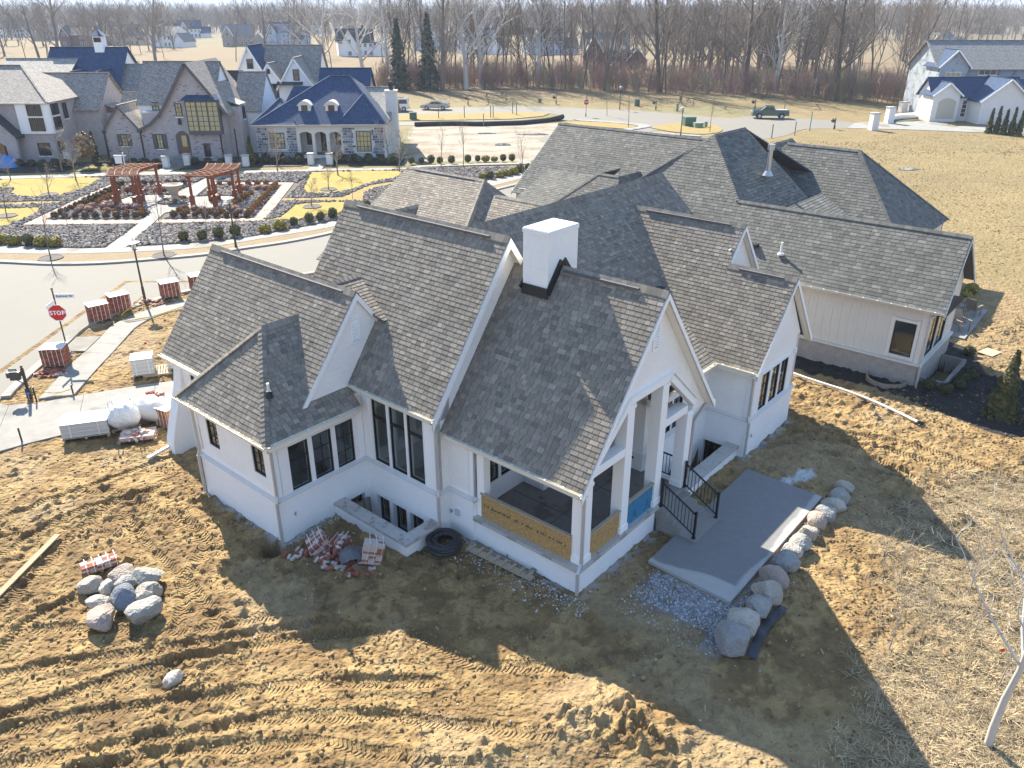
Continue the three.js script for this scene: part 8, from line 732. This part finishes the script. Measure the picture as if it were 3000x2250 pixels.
{ const t = thing('stone_urn', 'large cream stone urn at the crossing of the park paths', 'urn', [-30.5, 0.1, -71.9]); part(t, 'bowl', new THREE.LatheGeometry([[0.001, 0.55], [0.3, 0.58], [0.36, 0.75], [0.5, 1.0], [0.72, 1.3], [0.88, 1.42], [0.9, 1.5], [0.8, 1.5], [0.6, 1.32], [0.001, 1.25]].map(p => new THREE.Vector2(...p)), 28), S([0.5, 0.45, 0.37], { map: rep(mottleT, 1) })); part(t, 'pedestal', new THREE.LatheGeometry([[0.001, 0], [0.55, 0], [0.55, 0.1], [0.34, 0.25], [0.28, 0.5], [0.32, 0.58], [0.001, 0.58]].map(p => new THREE.Vector2(...p)), 24), S([0.42, 0.37, 0.3])); const k = thing('rock_ring', 'dark rock bed ringed round the stone urn', 'rock bed', [-30.5, 0.1, -71.9]); part(k, 'bed', cyl(1.5, 1.6, 0.12, 28, 0, 0.04, 0), S([0.08, 0.07, 0.06])); const r = rng(8), g = boulder(410, 0.13, 0.1, 0.12); for (let i = 0; i < 60; i++) { const a = r() * 6.28, q = 0.6 + 0.9 * r(), m = part(k, 'rock', g, rockM[i % 5]); m.position.set(Math.cos(a) * q, 0.14, Math.sin(a) * q); m.rotation.y = a * 3; } }
[[-38.0, -88.9, 'west of the swept gable steps'], [-36.2, -90.3, 'east of the swept gable steps'], [-31.3, -89.6, 'west of the side gate stones'], [-29.45, -89.6, 'east of the side gate stones'], [-50.5, -92.3, 'before the hip roof house'], [-22.5, -90.7, 'west of the stone house walk'], [-20.4, -90.7, 'east of the stone house walk']].forEach(([x, z, w]) => { const t = thing('gate_pillar', 'white brick gate pillar ' + w, 'pillar', [x, 0, z], 0, 'gate pillars'); part(t, 'shaft', triUV(box(0.62, 1.15, 0.62, 0, 0.6, 0)), WM.whiteBrick); part(t, 'cap', rbox(0.78, 0.12, 0.78, 0.03, 0, 1.24, 0), MAT.stoneCap); });
slabs('garden_walk', [[-22.2, -96.6], [-22.2, -87.4]], [[-20.7, -96.6], [-20.7, -87.4]], 0.1, 0.16, 1.3, slabMat); slabs('garden_walk', [[-38.2, -91.4], [-38.2, -85.6]], [[-36.6, -91.4], [-36.6, -85.6]], 0.1, 0.16, 1.1, slabMat); slabs('garden_walk', [[-31, -92], [-31, -87]], [[-29.8, -92], [-29.8, -87]], 0.09, 0.16, 0.9, slabMat);
{ const t = thing('picket_fence', 'black metal picket fence before a yellow lawn strip', 'fence', [-46.3, 0.08, -86.7], 0.22); for (let i = 0; i < 24; i++) part(t, 'picket', box(0.03, 0.95, 0.03, i * 0.135, 0.5, 0), MAT.blackMetal); part(t, 'rail', box(3.2, 0.04, 0.03, 1.55, 0.85, -0.02), MAT.blackMetal); part(t, 'rail', box(3.2, 0.04, 0.03, 1.55, 0.2, -0.02), MAT.blackMetal); setting('lawn', sheet([[-46.6, -87], [-43, -87.8], [-43.2, -89.8], [-46.6, -89.4]], 0.1, 0.15), lawnMat); }
{ const t = thing('sale_sign', 'white yard sign on a cross post behind the west pergola', 'sign', [-42.0, 0.08, -86.9], 0); part(t, 'post', [box(0.1, 1.9, 0.1, 0.4, 0.95, 0), box(1.3, 0.1, 0.1, 0, 1.55, 0)], MAT.signWhite); part(t, 'board', box(0.75, 0.75, 0.04, -0.2, 1.1, 0), MAT.signWhite); const b = thing('blue_tarp', 'blue tarpaulin over a heap beside the hip roof house', 'tarpaulin', [-56.6, 0.05, -89.3]); const g = new THREE.SphereGeometry(1, 28, 14, 0, 6.283, 0, 1.57), p = g.attributes.position; for (let i = 0; i < p.count; i++) { const k = 0.8 + 0.5 * fbm(p.getX(i) * 3, p.getZ(i) * 3 + p.getY(i) * 2, 3, 6); p.setXYZ(i, p.getX(i) * 2.2 * k, p.getY(i) * 1.2 * k, p.getZ(i) * 1.1 * k); } g.computeVertexNormals(); part(b, 'sheet', g, S([0.05, 0.22, 0.55], { roughness: 0.4 })); }
// far street: boxes, stakes, sock, walls
{ const green = S([0.1, 0.15, 0.11]), paleG = S([0.2, 0.27, 0.2]); const bx = (x, z, w, h, d, label, m) => { const t = thing('utility_box', label, 'utility box', [x, 0, z], 0.2, 'green utility boxes'); part(t, 'cabinet', rbox(w, h, d, 0.05, 0, h / 2, 0), m); part(t, 'lid', rbox(w * 1.04, 0.08, d * 1.04, 0.03, 0, h + 0.02, 0), m); }; bx(26.2, -122.6, 1.7, 1.3, 1.5, 'larger dark green utility box on the grass island', green); bx(27.2, -120.6, 1.3, 0.7, 0.9, 'lower pale green utility box on the grass island', paleG); bx(28.4, -121, 0.4, 0.8, 0.4, 'thin utility box at the end of the island pair', paleG); bx(-15.5, -129.9, 1.1, 1.1, 1.0, 'dark green utility box by the stone house lane', green); bx(5.1, -153.7, 0.5, 0.8, 0.5, 'small utility box low on the tan slope', green); bx(22.3, -149, 0.9, 1.1, 0.6, 'utility box pair below the wood by the lamp', green); bx(28, -141.2, 0.4, 1.2, 0.4, 'slim pale green utility post on the slope', paleG); bx(31.9, -107.9, 0.5, 0.6, 0.5, 'small grey utility box behind the grey roof', paleG);
  const stake = (x, z, h, w, m, k) => { const t = thing('survey_stake', m + ' survey stake ' + w, 'stake', [x, 0, z], 0, 'survey stakes'); part(t, 'stake', box(0.12, h, 0.08, 0, h / 2, 0), k); }; [[-11.65, -131.6], [-7.55, -131.6], [-3.4, -132], [-3.0, -132.2], [0.1, -137], [0.75, -135.5]].forEach(([x, z]) => stake(x, z, 1.9, 'in the lane verge', 'green', green)); [[-4.2, -122.4], [-1.1, -154.6], [32.5, -149.5], [46.2, -141.2], [38.97, -113.3]].forEach(([x, z]) => stake(x, z, 1.8, 'on the tan grass', 'brown', MAT.oldWood)); stake(42.5, -117.6, 2.6, 'by the turning circle', 'tall green', S([0.12, 0.3, 0.24])); stake(35, -110.6, 1.8, 'behind the grey roof', 'dark green', green);
  const sock = (pts, label, r) => { const t = thing('silt_sock', label, 'silt sock'); part(t, 'sock', tubeG(pts.map(p => [p[0], p[2] ?? 0.25, p[1]]), r, 60, 9), S([0.035, 0.028, 0.024])); }; sock([[-14.4, -122.3], [-12.1, -122.9], [-8, -123.4], [-5, -122.9], [-2, -123.5], [1.2, -124.2], [3.6, -125.8], [5.5, -127.4], [7, -128.6, 0.4], [7.9, -129.8, 0.5]], 'long dark silt sock along the muddy lot', 0.4); sock([[-24, -169], [-18, -170.5], [-10, -172.6], [0, -176], [10, -171]], 'dark silt barrier at the foot of the wood', 0.3);
  const wp = (x, z, h, w) => { const t = thing('drive_pillar', 'white brick drive pillar ' + w, 'pillar', [x, 0, z], 0.2, 'drive pillars'); part(t, 'shaft', triUV(box(1.0, h, 1.0, 0, h / 2, 0)), WM.whiteBrick); part(t, 'cap', rbox(1.15, 0.14, 1.15, 0.03, 0, h + 0.06, 0), MAT.stoneCap); }; wp(51.8, -118.3, 2.3, 'standing alone on the grass'); wp(57.2, -125.6, 2.3, 'starting the low white wall'); wp(65.5, -139.6, 1.6, 'at the far end behind the cedar'); const t = thing('garden_wall', 'low white brick wall curving past the drive', 'wall'); part(t, 'wall', tubeG([[57.6, 0.35, -126.2], [59, 0.35, -128.6], [61.5, 0.35, -130.6], [65.6, 0.35, -132.2]], 0.55, 30, 4), WM.whiteBrick); setting('ground_cover', sheet([[58, -126], [62, -128], [64.5, -129.6], [61.4, -130.2], [59, -128]], 0.08, 0.15), S([0.06, 0.08, 0.025], { map: rep(grainT, 1) })); }
// vehicles
function vehicle(name, label, x, z, ry, kind, col) { const t = thing(name, label, 'vehicle', [x, 0.03, z], ry); const paint = new THREE.MeshPhysicalMaterial({ color: lin(...col), roughness: 0.3, metalness: kind === 'sedan' ? 0.5 : 0.1, clearcoat: 1, clearcoatRoughness: 0.05 }); const prof = { sedan: [[-2.35, 0.35], [-2.4, 0.6], [-2.25, 0.78], [-1.25, 0.92], [-0.55, 1.36], [0.5, 1.45], [1.5, 1.12], [2.15, 1.05], [2.35, 0.9], [2.35, 0.4]], pickup: [[-2.7, 0.5], [-2.75, 0.95], [-2.6, 1.15], [-1.5, 1.22], [-0.85, 1.78], [0.35, 1.84], [0.6, 1.25], [2.7, 1.22], [2.75, 0.55]], van: [[-2.6, 0.4], [-2.65, 0.95], [-1.9, 1.15], [-1.3, 1.95], [2.35, 2.05], [2.5, 1.2], [2.5, 0.45]] }[kind]; const wd = kind === 'sedan' ? 0.86 : 0.95, wr = kind === 'sedan' ? 0.33 : 0.4, ax = kind === 'sedan' ? 1.4 : 1.7;
  const s = new THREE.Shape(prof.map(p => new THREE.Vector2(...p))), g = new THREE.ExtrudeGeometry(s, { depth: wd * 2 - 0.16, bevelEnabled: true, bevelSize: 0.07, bevelThickness: 0.08, bevelSegments: 3 }); g.translate(0, 0, -wd + 0.08); const body = part(t, 'body', g, paint);
  const side = { sedan: [[[-1.0, 0.98], [-0.5, 1.3], [0.0, 1.36], [0.0, 0.98]], [[0.07, 0.98], [0.07, 1.37], [0.5, 1.37], [1.25, 1.05], [1.2, 0.98]]], pickup: [[[-1.25, 1.28], [-0.8, 1.7], [-0.3, 1.72], [-0.3, 1.28]], [[-0.22, 1.28], [-0.22, 1.72], [0.3, 1.74], [0.45, 1.28]]], van: [[[-1.55, 1.25], [-1.2, 1.85], [-0.5, 1.88], [-0.5, 1.25]], [[-0.4, 1.25], [-0.4, 1.88], [0.8, 1.9], [0.8, 1.25]], [[0.9, 1.25], [0.9, 1.9], [2.2, 1.93], [2.3, 1.25]]] }[kind]; for (const w of side) for (const k of [-1, 1]) { const q = new THREE.ShapeGeometry(new THREE.Shape(w.map(p => new THREE.Vector2(...p)))), e = new THREE.ExtrudeGeometry(new THREE.Shape(w.map(p => new THREE.Vector2(...p))), { depth: 0.02, bevelEnabled: false }); e.translate(0, 0, k > 0 ? wd + 0.003 : -wd - 0.023); part(body, 'side_window', e, MAT.darkGlass); }
  const ws = { sedan: [[-1.24, 0.96], [-0.6, 1.36]], pickup: [[-1.48, 1.26], [-0.88, 1.76]], van: [[-1.88, 1.2], [-1.34, 1.9]] }[kind]; part(body, 'windscreen', bar([ws[0][0] - 0.06, ws[0][1] + 0.03, 0], [ws[1][0] - 0.06, ws[1][1] + 0.04, 0], wd * 1.7, 0.03), MAT.darkGlass);
  for (const wx of [-ax, ax]) for (const k of [-1, 1]) { const w = part(t, 'wheel', cyl(wr, wr, 0.24, 22).rotateX(Math.PI / 2).translate(wx, wr, k * (wd - 0.06)), S([0.018, 0.018, 0.018])); part(w, 'rim', cyl(wr * 0.62, wr * 0.62, 0.03, 14).rotateX(Math.PI / 2).translate(wx, wr, k * (wd + 0.07)), MAT.steel); part(body, 'wheel_arch', new THREE.TorusGeometry(wr + 0.06, 0.06, 6, 16, Math.PI).translate(wx, wr, k * wd), kind === 'pickup' ? MAT.pvcBlack : paint); }
  const fx = prof[1][0], bx2 = prof[prof.length - 1][0]; for (const k of [-0.65, 0.65]) { part(body, 'headlight', rbox(0.08, 0.16, 0.3, 0.03, fx - 0.05, prof[1][1] + 0.02, k * wd / 0.86), S([0.6, 0.6, 0.6], { roughness: 0.1 })); part(body, 'taillight', rbox(0.08, 0.22, 0.18, 0.03, bx2 + 0.05, 0.95, k * wd / 0.8), MAT.red); } part(body, 'bumper', rbox(0.12, 0.16, wd * 1.9, 0.04, fx - 0.06, 0.5, 0), MAT.pvcBlack); part(body, 'bumper', rbox(0.12, 0.16, wd * 1.9, 0.04, bx2 + 0.06, 0.52, 0), MAT.pvcBlack); part(body, 'door_mirror', rbox(0.16, 0.12, 0.16, 0.04, side[0][0][0] + 0.2, side[0][0][1] + 0.05, wd + 0.14), paint); if (kind === 'pickup') { part(body, 'bed_liner', box(1.95, 0.5, wd * 1.6, 1.68, 1.02, 0), MAT.pvcBlack); part(body, 'bed_cover', box(1.9, 0.04, wd * 1.6, 1.68, 1.32, 0), S([0.3, 0.3, 0.3])); } if (kind === 'van') part(body, 'roof_rack', [box(2.4, 0.05, 0.05, 0.6, 2.16, -0.7), box(2.4, 0.05, 0.05, 0.6, 2.16, 0.7), box(0.06, 0.05, 1.4, 0, 2.161, 0), box(0.06, 0.05, 1.4, 1.2, 2.161, 0)], MAT.black); return t; }
vehicle('parked_sedan', 'silver sedan parked on the far street', -13.2, -143.4, -0.06, 'sedan', [0.4, 0.4, 0.41]); vehicle('parked_van', 'white van with roof rack parked behind the stone house', -20, -141.3, 0.05, 'van', [0.75, 0.76, 0.77]); vehicle('parked_pickup', 'dark green pickup truck parked at the turning circle', 40.9, -131.7, -0.14, 'pickup', [0.03, 0.085, 0.08]);
vehicle('distant_car', 'white car parked before the distant houses', -128, -262, 0.2, 'van', [0.7, 0.7, 0.7]); vehicle('distant_car', 'white pickup parked in the far lane', -116, -258, 0.1, 'pickup', [0.7, 0.71, 0.72]);
setting('street', sheet([[-320, -300], [-150, -255], [-105, -236], [-60, -240], [-40, -246], [-40, -252], [-62, -247], [-104, -244], [-148, -264], [-320, -312]], 0.06, 0.2), MAT.road);
renderer.render(scene, camera);
